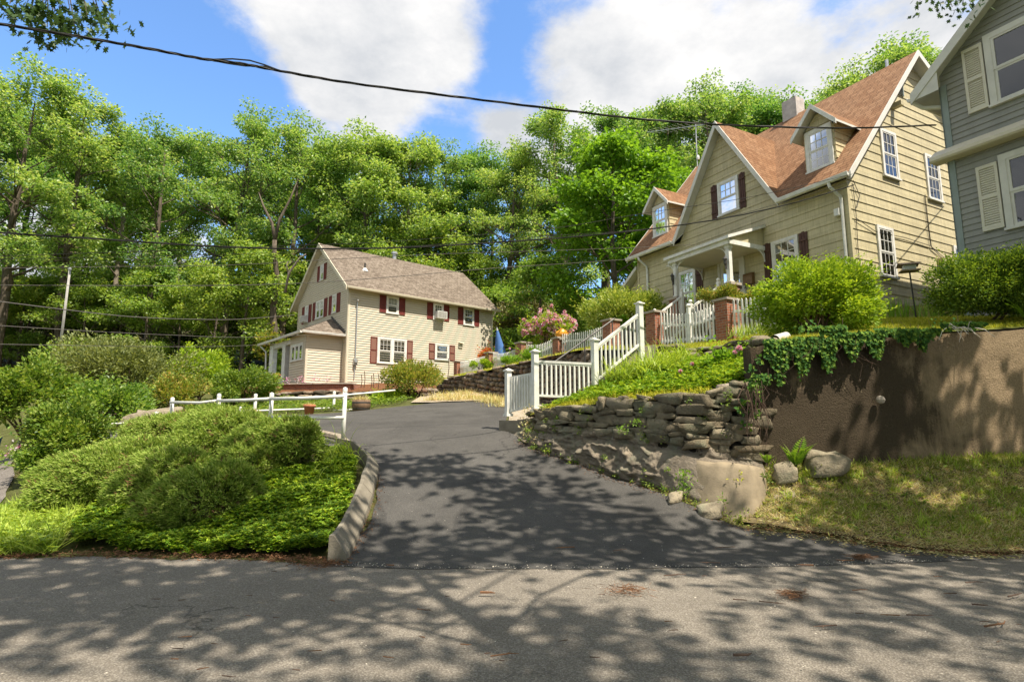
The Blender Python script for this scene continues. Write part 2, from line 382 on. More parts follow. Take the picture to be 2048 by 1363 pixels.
def stucco_mat(name):
    """the stained render of the retaining wall: warm brown cement, black mould in patches and runs, bare lighter spots"""
    m, nt, N, L, b = nodes(name)
    g = N('ShaderNodeNewGeometry'); P = g.outputs['Position']
    n = noise_tex(N, L, P, 1.1, 9, .68, .6)
    mp = N('ShaderNodeMapping'); mp.inputs['Scale'].default_value = (5, 5, .45); L(P, mp.inputs[0]); nr = noise_tex(N, L, mp.outputs[0], 1, 6, .7)
    nf = noise_tex(N, L, P, 38, 5, .75)
    base = ramp(N, L, nf.outputs[0], [(.3, (.19, .14, .085)), (.7, (.40, .30, .19))]).outputs[0]
    sx = N('ShaderNodeSeparateXYZ'); L(P, sx.inputs[0])
    zx = N('ShaderNodeMapRange'); L(sx.outputs[0], zx.inputs[0]); zx.inputs[1].default_value = 8.6; zx.inputs[2].default_value = 5.0; zx.inputs[3].default_value = -.22; zx.inputs[4].default_value = .12
    a = N('ShaderNodeMath'); a.operation = 'ADD'; L(n.outputs[0], a.inputs[0]); L(zx.outputs[0], a.inputs[1])
    for cc, rr_, st in (((5.4, 9.45, 1.75), 1.9, .5), ((4.8, 9.4, 2.3), .5, -.5), ((5.2, 9.45, 1.05), .6, -.3), ((6.6, 9.5, 1.1), .5, -.25)):
        ds = N('ShaderNodeVectorMath'); ds.operation = 'DISTANCE'; L(P, ds.inputs[0]); ds.inputs[1].default_value = cc
        mq = N('ShaderNodeMapRange'); L(ds.outputs['Value'], mq.inputs[0]); mq.inputs[1].default_value = rr_; mq.inputs[2].default_value = rr_ * .3; mq.inputs[3].default_value = 0; mq.inputs[4].default_value = st
        aq = N('ShaderNodeMath'); aq.operation = 'ADD'; L(a.outputs[0], aq.inputs[0]); L(mq.outputs[0], aq.inputs[1]); a = aq
    a2 = N('ShaderNodeMath'); a2.operation = 'MULTIPLY_ADD'; L(nr.outputs[0], a2.inputs[0]); a2.inputs[1].default_value = .55; L(a.outputs[0], a2.inputs[2])
    a3 = N('ShaderNodeMath'); a3.operation = 'MULTIPLY_ADD'; L(nf.outputs[0], a3.inputs[0]); a3.inputs[1].default_value = .55; L(a2.outputs[0], a3.inputs[2]); a4 = N('ShaderNodeMath'); a4.operation = 'SUBTRACT'; L(a3.outputs[0], a4.inputs[0]); a4.inputs[1].default_value = .27; a2 = a4
    c = mixc(N, L, ramp(N, L, a2.outputs[0], [(.68, (0, 0, 0)), (.92, (.82, .82, .82))]).outputs[0], base, (.022, .018, .014))
    nb = noise_tex(N, L, P, 1.7, 6, .6); c = mixc(N, L, ramp(N, L, nb.outputs[0], [(.66, (0, 0, 0)), (.7, (.75, .75, .75))]).outputs[0], c, (.36, .29, .19))
    L(c, b.inputs['Base Color']); b.inputs['Roughness'].default_value = .95; b.inputs['Specular IOR Level'].default_value = .1
    bump(N, L, b, nf.outputs[0], 1.0, .035)
    return m
def bark_mat(name, c1, c2):
    m, nt, N, L, b = nodes(name)
    g = N('ShaderNodeNewGeometry'); mp = N('ShaderNodeMapping'); mp.inputs['Scale'].default_value = (5, 5, 1); L(g.outputs['Position'], mp.inputs[0])
    n = noise_tex(N, L, mp.outputs[0], 2.2, 7, .7, .5)
    L(ramp(N, L, n.outputs[0], [(.3, c1), (.7, c2)]).outputs[0], b.inputs['Base Color']); b.inputs['Roughness'].default_value = .95; b.inputs['Specular IOR Level'].default_value = .1
    bump(N, L, b, n.outputs[0], .8, .05)
    return m

M = {}
M['white'] = flat('white_paint', (.66, .65, .61), .55, .16, 5, .1)
M['trim'] = flat('off_white_trim', (.62, .60, .55), .55, .1, 3, .05)
M['cream'] = flat('cream_trim', (.60, .54, .42), .55, .08, 3, .05)
M['greytrim'] = flat('grey_green_trim', (.25, .29, .28), .6, .1, 3, .1)
M['louver'] = flat('cream_louver', (.62, .58, .48), .55, .08, 4, .05)
M['tan'] = siding_mat('tan_shingle', (.50, .44, .275), .07, .35, .42, .28, .28)
M['far'] = siding_mat('beige_clapboard', (.565, .505, .40), .03, 0, 3.6, .135, .12)
M['grey'] = siding_mat('grey_clapboard', (.29, .285, .262), .05, 0, 3.2, .14, .3)
M['roof_t'] = shingle_roof('red_brown_shingles', (.19, .098, .052), (.24, .13, .07), (.285, .163, .092), (.27, .17, .105))
M['roof_f'] = shingle_roof('grey_brown_shingles', (.115, .09, .07), (.175, .142, .112), (.225, .186, .15), (.2, .165, .135))
M['roof_g'] = shingle_roof('dark_shingles', (.07, .065, .06), (.1, .09, .085), (.14, .13, .12), (.12, .11, .1))
M['shut_red'] = flat('maroon_shutter', (.15, .03, .025), .6, .25, 6, .1)
M['shut_mesh'] = flat('faded_shutter_panel', (.22, .11, .08), .8, .2, 30, .2)
M['shut_brown'] = flat('brown_board_shutter', (.085, .042, .032), .7, .25, 8, .3)
M['glass'] = glass_mat('window_glass')
M['dark'] = flat('dark_interior', (.018, .02, .022), .9, .3, 2)
M['curtain'] = flat('pale_curtain', (.5, .5, .47), .9, .15, 12, .3, 20)
M['screen'] = flat('insect_screen', (.055, .06, .062), .7, .15, 50)
M['brick'] = brick_mat('old_red_brick')
M['capstone'] = flat('cement_cap', (.36, .31, .26), .9, .2, 9, .5, 40)
M['concrete'] = flat('weathered_concrete', (.19, .168, .13), .92, .38, 2.2, .6, 45)
M['chim'] = flat('pale_chimney_render', (.44, .40, .37), .9, .25, 4, .5, 40)
M['stone_dry'] = rock_mat('dry_stone', [(.11, .09, .06), (.19, .16, .11), (.27, .23, .165), (.16, .125, .08)], .6)
M['stone_field'] = rock_mat('field_stone', [(.07, .055, .04), (.15, .118, .09), (.27, .22, .17), (.18, .105, .068)], .15)
M['gap'] = soil_mat('wall_core', [(.3, (.012, .01, .008)), (.7, (.035, .03, .022))])
M['ledge'] = rock_mat('bedrock', [(.18, .15, .115), (.21, .175, .135)], .6, 3.2)
M['panel'] = flat('smooth_cement_panel', (.23, .185, .125), .9, .5, 1.6, .5, 50)
M['stucco'] = stucco_mat('stained_render')
M['road'] = asphalt('road_asphalt', (.172, .15, .123), (.36, .325, .275), .55, 85, .3)
M['drive'] = asphalt('driveway_asphalt', (.070, .067, .062), (.18, .165, .15), .4, 110, .5)
M['lane'] = asphalt('old_lane_asphalt', (.16, .14, .12), (.34, .31, .28), .5, 60, .3)
M['ground'] = soil_mat('woodland_soil', [(.3, (.05, .04, .02)), (.5, (.075, .085, .025)), (.72, (.13, .115, .06))])
M['lawn'] = soil_mat('lawn_soil', [(.3, (.085, .095, .025)), (.55, (.15, .17, .035)), (.75, (.21, .17, .08))])
M['bank'] = soil_mat('dry_bank_soil', [(.3, (.09, .068, .038)), (.5, (.17, .135, .07)), (.72, (.29, .22, .13))])
M['gravel'] = soil_mat('pale_gravel', [(.3, (.26, .2, .12)), (.55, (.40, .34, .26)), (.75, (.52, .47, .41))], 6, 1.0)
M['litter'] = soil_mat('leaf_litter', [(.3, (.07, .03, .015)), (.6, (.19, .09, .045)), (.8, (.26, .16, .09))], 14, 1.0)
M['bark'] = bark_mat('grey_bark', (.05, .04, .03), (.19, .155, .12))
M['bark_l'] = bark_mat('pale_bark', (.14, .115, .09), (.33, .28, .23))
M['stem'] = flat('brown_stem', (.10, .07, .045), .9, .3, 10, .4)
M['log'] = bark_mat('weathered_log', (.2, .16, .12), (.42, .36, .29))
M['metal'] = flat('dark_metal', (.045, .04, .037), .5, .2, 8, .1, spec=.5)
M['galv'] = flat('galvanised', (.45, .46, .46), .4, .12, 8, metal=.6)
M['polewood'] = flat('grey_pole_paint', (.42, .40, .38), .7, .2, 5)
M['cable'] = flat('black_cable', (.018, .017, .016), .6, .2, 8)
M['cable_g'] = flat('weathered_cable', (.11, .10, .09), .6, .2, 8)
M['pvc'] = flat('pvc_pipe', (.55, .53, .48), .45, .12, 6, .05)
M['terracotta'] = flat('terracotta', (.42, .16, .085), .85, .2, 8, .3)
M['barrel'] = flat('barrel_wood', (.16, .10, .06), .85, .3, 8, .4)
M['orange'] = flat('orange_glaze', (.62, .27, .025), .35, .2, 10, .3, 40)
M['blue'] = flat('faded_blue_canvas', (.07, .16, .40), .85, .15, 5, .2)
M['cedar'] = flat('weathered_cedar', (.28, .2, .14), .85, .25, 9, .4)
M['brass'] = flat('aged_copper_metal', (.19, .115, .055), .45, .25, 12, .2, metal=.5)
M['needles'] = flat('brown_needles', (.17, .085, .042), .9, .3, 20)
M['twig'] = flat('twig_bark', (.11, .07, .05), .9, .35, 14, .4)
M['chip'] = flat('pale_chip', (.55, .5, .42), .9, .15, 10)
LG = {}; LEAFGAIN = 1.85
LG['oak'] = leafmat('oak_leaves', [(.035, .08, .018), (.068, .128, .03), (.105, .165, .042), (.16, .195, .09)], .5, .4, .02, .5, 1.45)
LG['maple'] = leafmat('maple_leaves', [(.05, .115, .01), (.09, .18, .015), (.135, .235, .022)], .5, .45)
LG['bough'] = leafmat('shade_toned_oak_leaves', [(.012, .028, .006), (.025, .055, .01), (.04, .075, .015)], .25, .5)  # oak leaf colour darkened: silhouette shade put into the leaves
LG['forest'] = leafmat('forest_leaves', [(.03, .075, .018), (.06, .12, .026), (.09, .155, .035), (.14, .185, .08)], .5, .4, .025, .5, 1.45)
LG['under'] = leafmat('undergrowth_leaves', [(.03, .065, .012), (.065, .115, .018), (.1, .155, .025), (.15, .19, .06)], .5, .4, .02, .5, 1.45)
LG['juniper'] = leafmat('juniper_needles', [(.05, .095, .014), (.09, .15, .02), (.135, .195, .03), (.19, .24, .05)], .25, .75, spec=.15)
LG['juniper_tip'] = leafmat('juniper_tips', [(.14, .2, .035), (.19, .24, .055), (.24, .27, .08)], .3, .75, spec=.15)
LG['mid'] = leafmat('mid_shrub_leaves', [(.035, .075, .01), (.075, .13, .017), (.12, .175, .025), (.18, .22, .05)], .4, .45)
LG['pachy'] = leafmat('groundcover_leaves', [(.03, .075, .008), (.08, .15, .012), (.15, .22, .018), (.24, .29, .03)], .35, .55, spec=.2)
LG['bright'] = leafmat('bright_shrub_leaves', [(.085, .15, .01), (.16, .24, .018), (.24, .3, .03)], .4, .5)
LG['azalea'] = leafmat('azalea_leaves', [(.05, .09, .014), (.11, .15, .022), (.18, .2, .032), (.25, .17, .05)], .35, .5)
LG['rhodo'] = leafmat('rhododendron_leaves', [(.07, .12, .015), (.15, .2, .03), (.24, .28, .06), (.30, .32, .11)], .3, .4)
LG['dull'] = leafmat('dull_shrub_leaves', [(.06, .08, .025), (.11, .13, .04), (.17, .19, .07)], .35, .55)
LG['brownish'] = leafmat('brownish_shrub_leaves', [(.04, .045, .018), (.09, .095, .03), (.15, .13, .06)], .3, .55)
LG['ivy'] = leafmat('ivy_leaves', [(.018, .045, .012), (.035, .085, .02), (.06, .115, .02), (.13, .19, .03)], .3, .75, spec=.08)
LG['yew'] = leafmat('yew_needles', [(.025, .06, .01), (.075, .125, .017), (.16, .22, .025)], .35, .5)
LG['lily'] = leafmat('daylily_blades', [(.10, .16, .02), (.19, .26, .03), (.29, .34, .07)], .4, .45)
LG['moss'] = leafmat('moss_tufts', [(.14, .17, .012), (.24, .25, .02), (.33, .3, .05)], .3, .7)
LG['grass'] = leafmat('grass_blades', [(.07, .11, .012), (.14, .18, .025), (.22, .24, .05)], .4, .6)
LG['drygrass'] = leafmat('dry_grass_blades', [(.2, .15, .07), (.32, .25, .12), (.42, .35, .2), (.2, .22, .05)], .3, .8)
LG['pink'] = leafmat('pink_petals', [(.5, .09, .24), (.66, .22, .40), (.75, .42, .52)], .4, .6)
LG['red'] = leafmat('red_leaves', [(.25, .03, .02), (.34, .12, .05), (.2, .2, .04)], .35, .6)
LG['fern'] = leafmat('fern_fronds', [(.08, .16, .015), (.15, .24, .025)], .4, .5)
LG['pale_stalk'] = leafmat('dry_stalks', [(.32, .22, .12), (.4, .32, .2)], .2, .8)

# ------------------------------------------------------------------ terrain
class TPS:
    def __init__(s, pts, lam=0.05):
        p = np.array(pts, float); s.p = p[:, :2]; n = len(p)
        K = s.k(s.p, s.p) + np.eye(n) * lam; P = np.c_[np.ones(n), s.p]
        A = np.block([[K, P], [P.T, np.zeros((3, 3))]]); s.w = np.linalg.solve(A, np.r_[p[:, 2], 0, 0, 0])
    def k(s, a, b):
        d = np.linalg.norm(a[:, None] - b[None], axis=2); return d * d * np.log(d + 1e-9)
    def __call__(s, x, y):
        x = np.asarray(x, float); y = np.asarray(y, float); q = np.c_[x.ravel(), y.ravel()]
        out = np.empty(len(q))
        for i in range(0, len(q), 20000):
            c = q[i:i + 20000]; out[i:i + 20000] = s.k(c, s.p) @ s.w[:-3] + np.c_[np.ones(len(c)), c] @ s.w[-3:]
        return out.reshape(x.shape)
sstep = lambda a, b, x: (lambda t: t * t * (3 - 2 * t))(np.clip((np.asarray(x, float) - a) / (b - a), 0, 1))
CP = [(x, y, 0) for x in range(-24, 25, 4) for y in (3.5, 6.6)]
CP += [(-1.6, 7.1, 0.02), (0, 7.1, .02), (2, 7.1, .01), (-.3, 8, .13), (-1.6, 8.4, .2), (1.5, 8.2, .14), (-.8, 10.2, .6), (-2.3, 10.3, .66), (-1.3, 12, 1.08), (-1.5, 14.5, 1.58), (-2, 17, 1.93), (-2.5, 20, 2.2), (-3.2, 21, 2.27),
       (2, 10.2, .6), (2.84, 8.9, .33), (3.3, 8.5, .14), (.67, 11.7, 1.0), (.28, 12.2, 1.13), (-.2, 13.2, 1.42), (-.2, 14.5, 1.62), (.0, 17, 1.98), (-.2, 20, 2.3), (-.4, 22.5, 2.6),
       (-3.4, 12.1, 1.12), (-5.5, 13, 1.22), (-7.5, 14.5, 1.36), (-9.2, 15.4, 1.46), (-5.7, 19.5, 1.95), (-8.1, 17, 1.72), (-10, 17.4, 1.62), (-7, 15.5, 1.5), (-4, 16, 1.72), (-12, 17.5, 1.5),
       (3.6, 8.2, .16), (5, 7.8, .1), (6.3, 7.4, .03), (8, 7.4, 0.03), (12, 7.4, 0), (4.1, 9.4, .9), (6.3, 9.55, 1.0), (8.5, 9.7, 1.1), (12, 9.8, 1.2), (5, 8.6, .42), (7.5, 8.6, .5), (10, 8.7, .5),
       (-3, 7.6, .06), (-5, 7.9, .1), (-4, 9, .42), (-3.2, 10, .72), (-5, 10.5, .66), (-6.5, 9.5, .25), (-7.2, 11.5, .45), (-8, 13, .85), (-6.3, 12, .92), (-8.2, 9, .06), (-10, 11, .06), (-14, 15, .1), (-18, 20, .2), (-25, 25, .4), (-10.2, 13.8, .6), (-12, 15.5, .95),
       (-16, 20, .9), (-14, 24, 2.2), (-9, 22.5, 2.3), (-20, 29, 2.6), (-6, 24.8, 2.5), (-8, 26, 2.7), (-4, 24.5, 2.7), (-1.4, 24, 2.85), (.5, 20.6, 2.35), (1.2, 17, 2.0), (2, 13, 1.9), (-2.5, 27, 3.0),
       (-8.65, 29.3, 3.4), (-1, 36, 3.7), (-15, 35, 3.4), (-6, 33, 3.5), (4, 13, 2.0), (8, 16, 2.4), (5, 20, 2.8), (3, 26, 3.2), (14, 20, 2.6), (20, 15, 2.2),
       (-30, 42, 5), (-15, 43, 5.2), (0, 44, 5.8), (15, 46, 8), (30, 46, 9), (-30, 62, 9), (0, 62, 11), (30, 62, 14), (-60, 60, 9), (60, 60, 16), (0, 95, 20), (-60, 95, 18), (60, 95, 26), (-45, 32, 3.2), (45, 22, 6), (28, 22, 5.5), (28, 11, 3), (-45, 15, .5), (45, 8, .5)]
_t0 = TPS(CP)
def h0(x, y):
    x = np.asarray(x, float); y = np.asarray(y, float)
    z = _t0(np.clip(x, -70, 70), np.clip(y, 2, 110)); z = np.where(y < 40, np.maximum(z, -.05), z)
    far = np.maximum(np.maximum(np.abs(x) - 70, y - 110), 0)
    return z * sstep(6.7, 8.0, y) * np.exp(-far / 400)
def g0(x, y): return float(h0(np.array([x]), np.array([y]))[0])
def spaced(lo, hi, n): return list(np.linspace(lo, hi, n, endpoint=False))
xs = np.array(spaced(-900, -80, 10) + spaced(-80, -20, 30) + spaced(-20, 14, 120) + spaced(14, 80, 36) + spaced(80, 900, 10) + [900])
ys = np.array(spaced(-900, -20, 10) + spaced(-20, 5, 12) + spaced(5, 26, 90) + spaced(26, 110, 60) + spaced(110, 1200, 12) + [1200])
gx, gy = np.meshgrid(xs, ys); gz = h0(gx, gy) - .03
nx, ny = len(xs), len(ys)
ii = np.arange(nx * ny).reshape(ny, nx)
gf = np.stack([ii[:-1, :-1], ii[:-1, 1:], ii[1:, 1:], ii[1:, :-1]], -1).reshape(-1, 4)
tag(np_mesh('ground', np.c_[gx.ravel(), gy.ravel(), gz.ravel()], gf, M['ground'], smooth=True), kind='structure')

def region_mesh(name, poly, hfun, mat, step, lift=0.0, kind='structure', seed=1, smooth=True):
    """a sheet inside the outline poly, following hfun"""
    rng = np.random.default_rng(seed); P = np.array(poly, float)
    edge = []
    for i in range(len(P)):
        a, b = P[i], P[(i + 1) % len(P)]; k = max(1, int(np.linalg.norm(b - a) / step))
        for j in range(k): edge.append(a + (b - a) * j / k)
    edge = np.array(edge); n = len(edge)
    lo, hi = P.min(0), P.max(0); X, Y = np.meshgrid(np.arange(lo[0], hi[0], step), np.arange(lo[1], hi[1], step))
    q = np.c_[X.ravel(), Y.ravel()] + rng.uniform(-.2, .2, (X.size, 2)) * step
    q = q[inside(q, P)]
    d = np.min(np.linalg.norm(q[:, None] - edge[None], axis=2), axis=1) if len(q) * n < 4e7 else np.ones(len(q)) * 9
    q = q[d > step * .4]
    allp = np.r_[edge, q]
    vs, es, fs, *_ = geometry.delaunay_2d_cdt([Vector(p) for p in allp], [(i, (i + 1) % n) for i in range(n)], [], 1, 1e-5)
    v2 = np.array([tuple(v) for v in vs]); z = hfun(v2[:, 0], v2[:, 1]) + lift
    o = np_mesh(name, np.c_[v2, z], [list(f) for f in fs], mat, smooth=smooth)
    return tag(o, kind=kind)
def inside(q, P):
    x, y = q[:, 0], q[:, 1]; r = np.zeros(len(q), bool); j = len(P) - 1
    for i in range(len(P)):
        xi, yi = P[i]; xj, yj = P[j]
        r ^= ((yi > y) != (yj > y)) & (x < (xj - xi) * (y - yi) / (yj - yi + 1e-12) + xi); j = i
    return r
def wob(pts, n=6, amp=.05, seed=3):
    """a line with slight irregularity between the given points"""
    rng = np.random.default_rng(seed); out = []
    for a, b in zip(pts[:-1], pts[1:]):
        for j in range(n):
            p = np.array(a) + (np.array(b) - np.array(a)) * j / n
            out.append(tuple(p + rng.normal(0, amp, 2) * (1 if j else .5)))
    out.append(pts[-1]); return out
road_edge = wob([(-60, 6.9), (-12, 6.95), (-7.2, 7.0), (-5, 7.15), (-3, 7.0), (-1.9, 6.75), (0, 6.6), (3, 6.75), (4.7, 7.0), (6.3, 7.32), (9, 7.4), (60, 7.5)], 8, .035)
ROAD = [(60, -1.6), (-60, -1.6)][::-1] + []
road_poly = [(-60, -1.1)] + [(60, -1.1)] + road_edge[::-1]
tag(region_mesh('road', road_poly, lambda x, y: h0(x, y), M['road'], 1.2, .004), kind='structure')
drive_poly = wob([(-2.15, 6.72), (-1.0, 6.56), (0, 6.58), (1.5, 6.6), (3, 6.68), (4.6, 6.86), (5.75, 7.05)], 5, .015, 4) + wob([(5.6, 7.2), (4.6, 7.55), (3.5, 8.15), (2.84, 8.85), (2.0, 10.15), (1.3, 11.0), (.67, 11.7), (.25, 12.4), (-.15, 13.2), (-.15, 15), (-.1, 17), (-.15, 20.2), (-1.2, 21), (-3.0, 21.3), (-4.5, 20.6), (-5.8, 19.6), (-8.2, 17.2), (-11, 16.6), (-12.5, 16.3), (-12, 15.6), (-9.3, 15.2), (-7.4, 14.3), (-5.5, 12.9), (-3.9, 12.15), (-3.05, 11.7), (-2.45, 10.7), (-2.2, 9.5), (-2.0, 8.2)], 4, .02, 5)
region_mesh('driveway', drive_poly, h0, M['drive'], .35, .009)
lane_poly = [(-7.6, 7.0), (-8.3, 8.6), (-9.2, 10.4), (-11.2, 13), (-14.2, 16.5), (-18, 20.5), (-24, 26), (-30, 26), (-24, 18), (-18, 13), (-13.5, 9.5), (-12.3, 7.0)]
region_mesh('lane', wob(lane_poly + [lane_poly[0]], 4, .06)[:-1], h0, M['lane'], .8, .012)
bank_poly = [(3.3, 8.55), (3.9, 8.02), (4.9, 7.62), (6.0, 7.38), (9, 7.42), (14, 7.5), (14, 9.9), (8.5, 9.75), (6.3, 9.6), (4.0, 9.5), (3.4, 9.2)]
region_mesh('grass_bank', bank_poly, lambda x, y: h0(x, y) + .015 * np.sin(x * 3.1) * np.sin(y * 4.3), M['bank'], .2, .008)
gravel_poly = [(-.1, 13.3), (-.05, 17), (-.1, 20.3), (-1.2, 21.15), (-3.0, 21.45), (-3.9, 22.0), (-3.9, 26.5), (-2.9, 26.3), (-1.4, 23.8), (.4, 20.5), (1.4, 18.0), (1.6, 15.5), (1.9, 14), (1.9, 12.95), (.6, 12.9)]
region_mesh('gravel_path', gravel_poly, h0, M['gravel'], .4, .03)
# terraces held by the walls
T1 = TPS([(4.0, 9.5, 2.84), (6.3, 9.6, 3.08), (8.5, 9.7, 3.2), (13, 9.9, 3.5), (5.67, 14.8, 3.74), (4.37, 17.1, 3.88), (3.35, 18.9, 4.0), (1.8, 21.7, 4.08), (.47, 24, 4.1), (-1, 26.7, 4.1), (-2.8, 29.9, 4.1), (8.8, 14.8, 4.42), (7.4, 16.4, 4.4), (5, 22.8, 4.35), (12, 12, 3.9), (10.2, 12.6, 3.93), (10.5, 14.3, 4.2), (12.2, 16.2, 4.66), (8.5, 12, 3.68), (16, 22, 5.2), (10, 28, 5), (0, 34, 4.4), (8, 36, 5.2), (20, 30, 6.2), (3.2, 14.2, 3.42), (5, 13.7, 3.44), (5.1, 12, 3.3), (4.6, 10.4, 3.05), (2.4, 16.3, 3.72), (1.4, 18.6, 3.78), (.1, 21, 3.74), (-1.5, 24.2, 3.7), (-3.6, 28.4, 3.72), (12, 16, 4.9), (30, 20, 6), (30, 10, 4), (14, 38, 6), (30, 38, 7)])
h1 = lambda x, y: T1(x, y)
g1 = lambda x, y: float(T1(np.array([x]), np.array([y]))[0])
T1P = [(4.1, 9.62), (4.6, 10.3), (5.15, 12.2), (5.05, 13.5), (4.0, 13.95), (3.15, 14.05), (2.75, 14.75), (2.15, 15.4), (1.55, 17.9), (.35, 20.6), (-1.35, 24), (-3.7, 28.4), (-3.4, 40), (34, 40), (34, 10.2), (14, 10.0), (8.5, 9.85), (6.3, 9.75)]
region_mesh('terrace_lawn', T1P, h1, M['lawn'], .45)
T2 = TPS([(.8, 11.9, 1.86), (2.07, 10.75, 2.0), (3.04, 9.75, 2.04), (3.85, 9.45, 2.2), (.3, 12.6, 1.72), (.52, 12.85, 1.74), (1.87, 12.95, 2.36), (3.07, 13.5, 2.86), (4.1, 10.4, 2.5), (4.2, 12, 2.82), (4.9, 13.5, 3.05), (3.6, 13.9, 3.0), (4.8, 11.5, 2.85), (2.2, 12, 2.25)])
h2 = lambda x, y: T2(x, y)
g2 = lambda x, y: float(T2(np.array([x]), np.array([y]))[0])
T2P = [(.32, 12.62), (.85, 11.95), (1.5, 11.3), (2.1, 10.72), (3.05, 9.78), (3.9, 9.5), (4.1, 9.7), (4.55, 10.4), (5.05, 12.2), (4.95, 13.45), (3.9, 13.85), (3.12, 13.75), (2.0, 13.05), (1.85, 12.85), (.55, 12.85)]
region_mesh('garden_bed', T2P, h2, M['ground'], .3)

# ------------------------------------------------------------------ walls, kerbs and rocks
def P2(p): return np.array(p, float)
def along(pts, s):
    """point and unit direction at arc length s of a polyline of (x, y)"""
    for a, b in zip(pts[:-1], pts[1:]):
        l = np.linalg.norm(P2(b) - P2(a))
        if s <= l: return P2(a) + (P2(b) - P2(a)) * s / l, (P2(b) - P2(a)) / l
        s -= l
    return P2(pts[-1]), (P2(pts[-1]) - P2(pts[-2])) / np.linalg.norm(P2(pts[-1]) - P2(pts[-2]))
def plen(pts): return sum(np.linalg.norm(P2(b) - P2(a)) for a, b in zip(pts[:-1], pts[1:]))
def stone_wall(mb, core, pts, zb, zt, depth=.35, hs=(.12, .26), ls=(.18, .55), e=.55, rough=.14, batter=.12, gap=.94, base_from=None):
    """courses of stones along pts; zb(u), zt(u) bottom and top heights at fraction u; face is on the right of the direction"""
    Lt = plen(pts); z = 0.0; n = 14
    tops = [zt(i / n) - zb(i / n) for i in range(n + 1)]; H = max(tops); row = 0
    while z < H - .03:
        h = random.uniform(*hs); s = random.uniform(-.3, 0)
        while s < Lt:
            l = random.uniform(*ls); hh = h * random.uniform(.8, 1.25); sc = min(max(s + l / 2, 0), Lt); u = sc / Lt
            zc = zb(u) + z + h / 2
            if zc < zt(u) + .02:
                p, d = along(pts, sc); nrm = np.array([d[1], -d[0]]); off = random.uniform(-.035, .035) - batter * (z + h / 2)
                c = (p[0] + nrm[0] * (off - depth / 2 + .06), p[1] + nrm[1] * (off - depth / 2 + .06), zc + random.uniform(-.015, .015))
                tl = random.uniform(-.10, .10)
                mb.stone(c, (d[0] * l / 2 * gap, d[1] * l / 2 * gap, tl * l / 2), (nrm[0] * depth / 2, nrm[1] * depth / 2, 0), (0, 0, hh / 2 * gap), e=e, rough=rough)
            s += l
        z += h; row += 1
    if core is not None:
        k = 16
        for i in range(k):
            u0, u1 = i / k, (i + 1) / k; p, d = along(pts, u0 * Lt); q, d2 = along(pts, u1 * Lt); nr = np.array([d[1], -d[0]]); nr2 = np.array([d2[1], -d2[0]])
            b0, b1, t0, t1 = zb(u0) - .2, zb(u1) - .2, zt(u0) - .04, zt(u1) - .04
            bt0, bt1 = batter * (t0 - b0) + .1, batter * (t1 - b1) + .1
            A = lambda p, nr, off, z: (p[0] + nr[0] * off, p[1] + nr[1] * off, z)
            core.quad(A(p, nr, -.06, b0), A(q, nr2, -.06, b1), A(q, nr2, -bt1, t1), A(p, nr, -bt0, t0))
            core.quad(A(p, nr, -bt0, t0), A(q, nr2, -bt1, t1), A(q, nr2, -depth - bt1, t1), A(p, nr, -depth - bt0, t0))
            core.quad(A(q, nr2, -depth - bt1, b1), A(p, nr, -depth - bt0, b0), A(p, nr, -depth - bt0, t0), A(q, nr2, -depth - bt1, t1))
def lerp(vals):
    def f(u):
        x = min(max(u, 0), 1) * (len(vals) - 1); i = min(int(x), len(vals) - 2); return vals[i] + (vals[i + 1] - vals[i]) * (x - i)
    return f
# the dry stone wall by the drive: stones above, a mortar band, a bulging ledge of rock below
fw = [(.28, 12.75), (.62, 12.0), (1.15, 11.35), (2.0, 10.45), (3.0, 9.45), (4.0, 9.35)]
root = thing('stone_wall', (2, 10.5, .6), 'mossy dry stone wall on a rock ledge along the right of the driveway', 'wall')
mb, core = MB(), MB()
zt_f = lerp([1.74, 1.86, 1.93, 2.02, 2.06, 2.24]); zm_f = lerp([1.5, 1.45, 1.40, 1.32, 1.22, 1.0])
stone_wall(mb, core, fw, zm_f, zt_f, .42, (.09, .2), (.14, .6), .24, .34, .06, 1.05)
for u in np.arange(.03, .98, .085):      # big flat stones bedded on the crest
    p, d = along(fw, u * plen(fw)); nr = np.array([d[1], -d[0]]); l = random.uniform(.22, .42)
    mb.stone((p[0] - nr[0] * .2, p[1] - nr[1] * .2, zt_f(u) + random.uniform(-.05, .03)), (d[0] * l / 2, d[1] * l / 2, random.uniform(-.04, .04)), (nr[0] * .2, nr[1] * .2, .02), (0, 0, random.uniform(.04, .07)), e=.4, rough=.4)
mb.build('stone_courses', M['stone_dry'], root, True); core.build('wall_core', M['gap'], root)
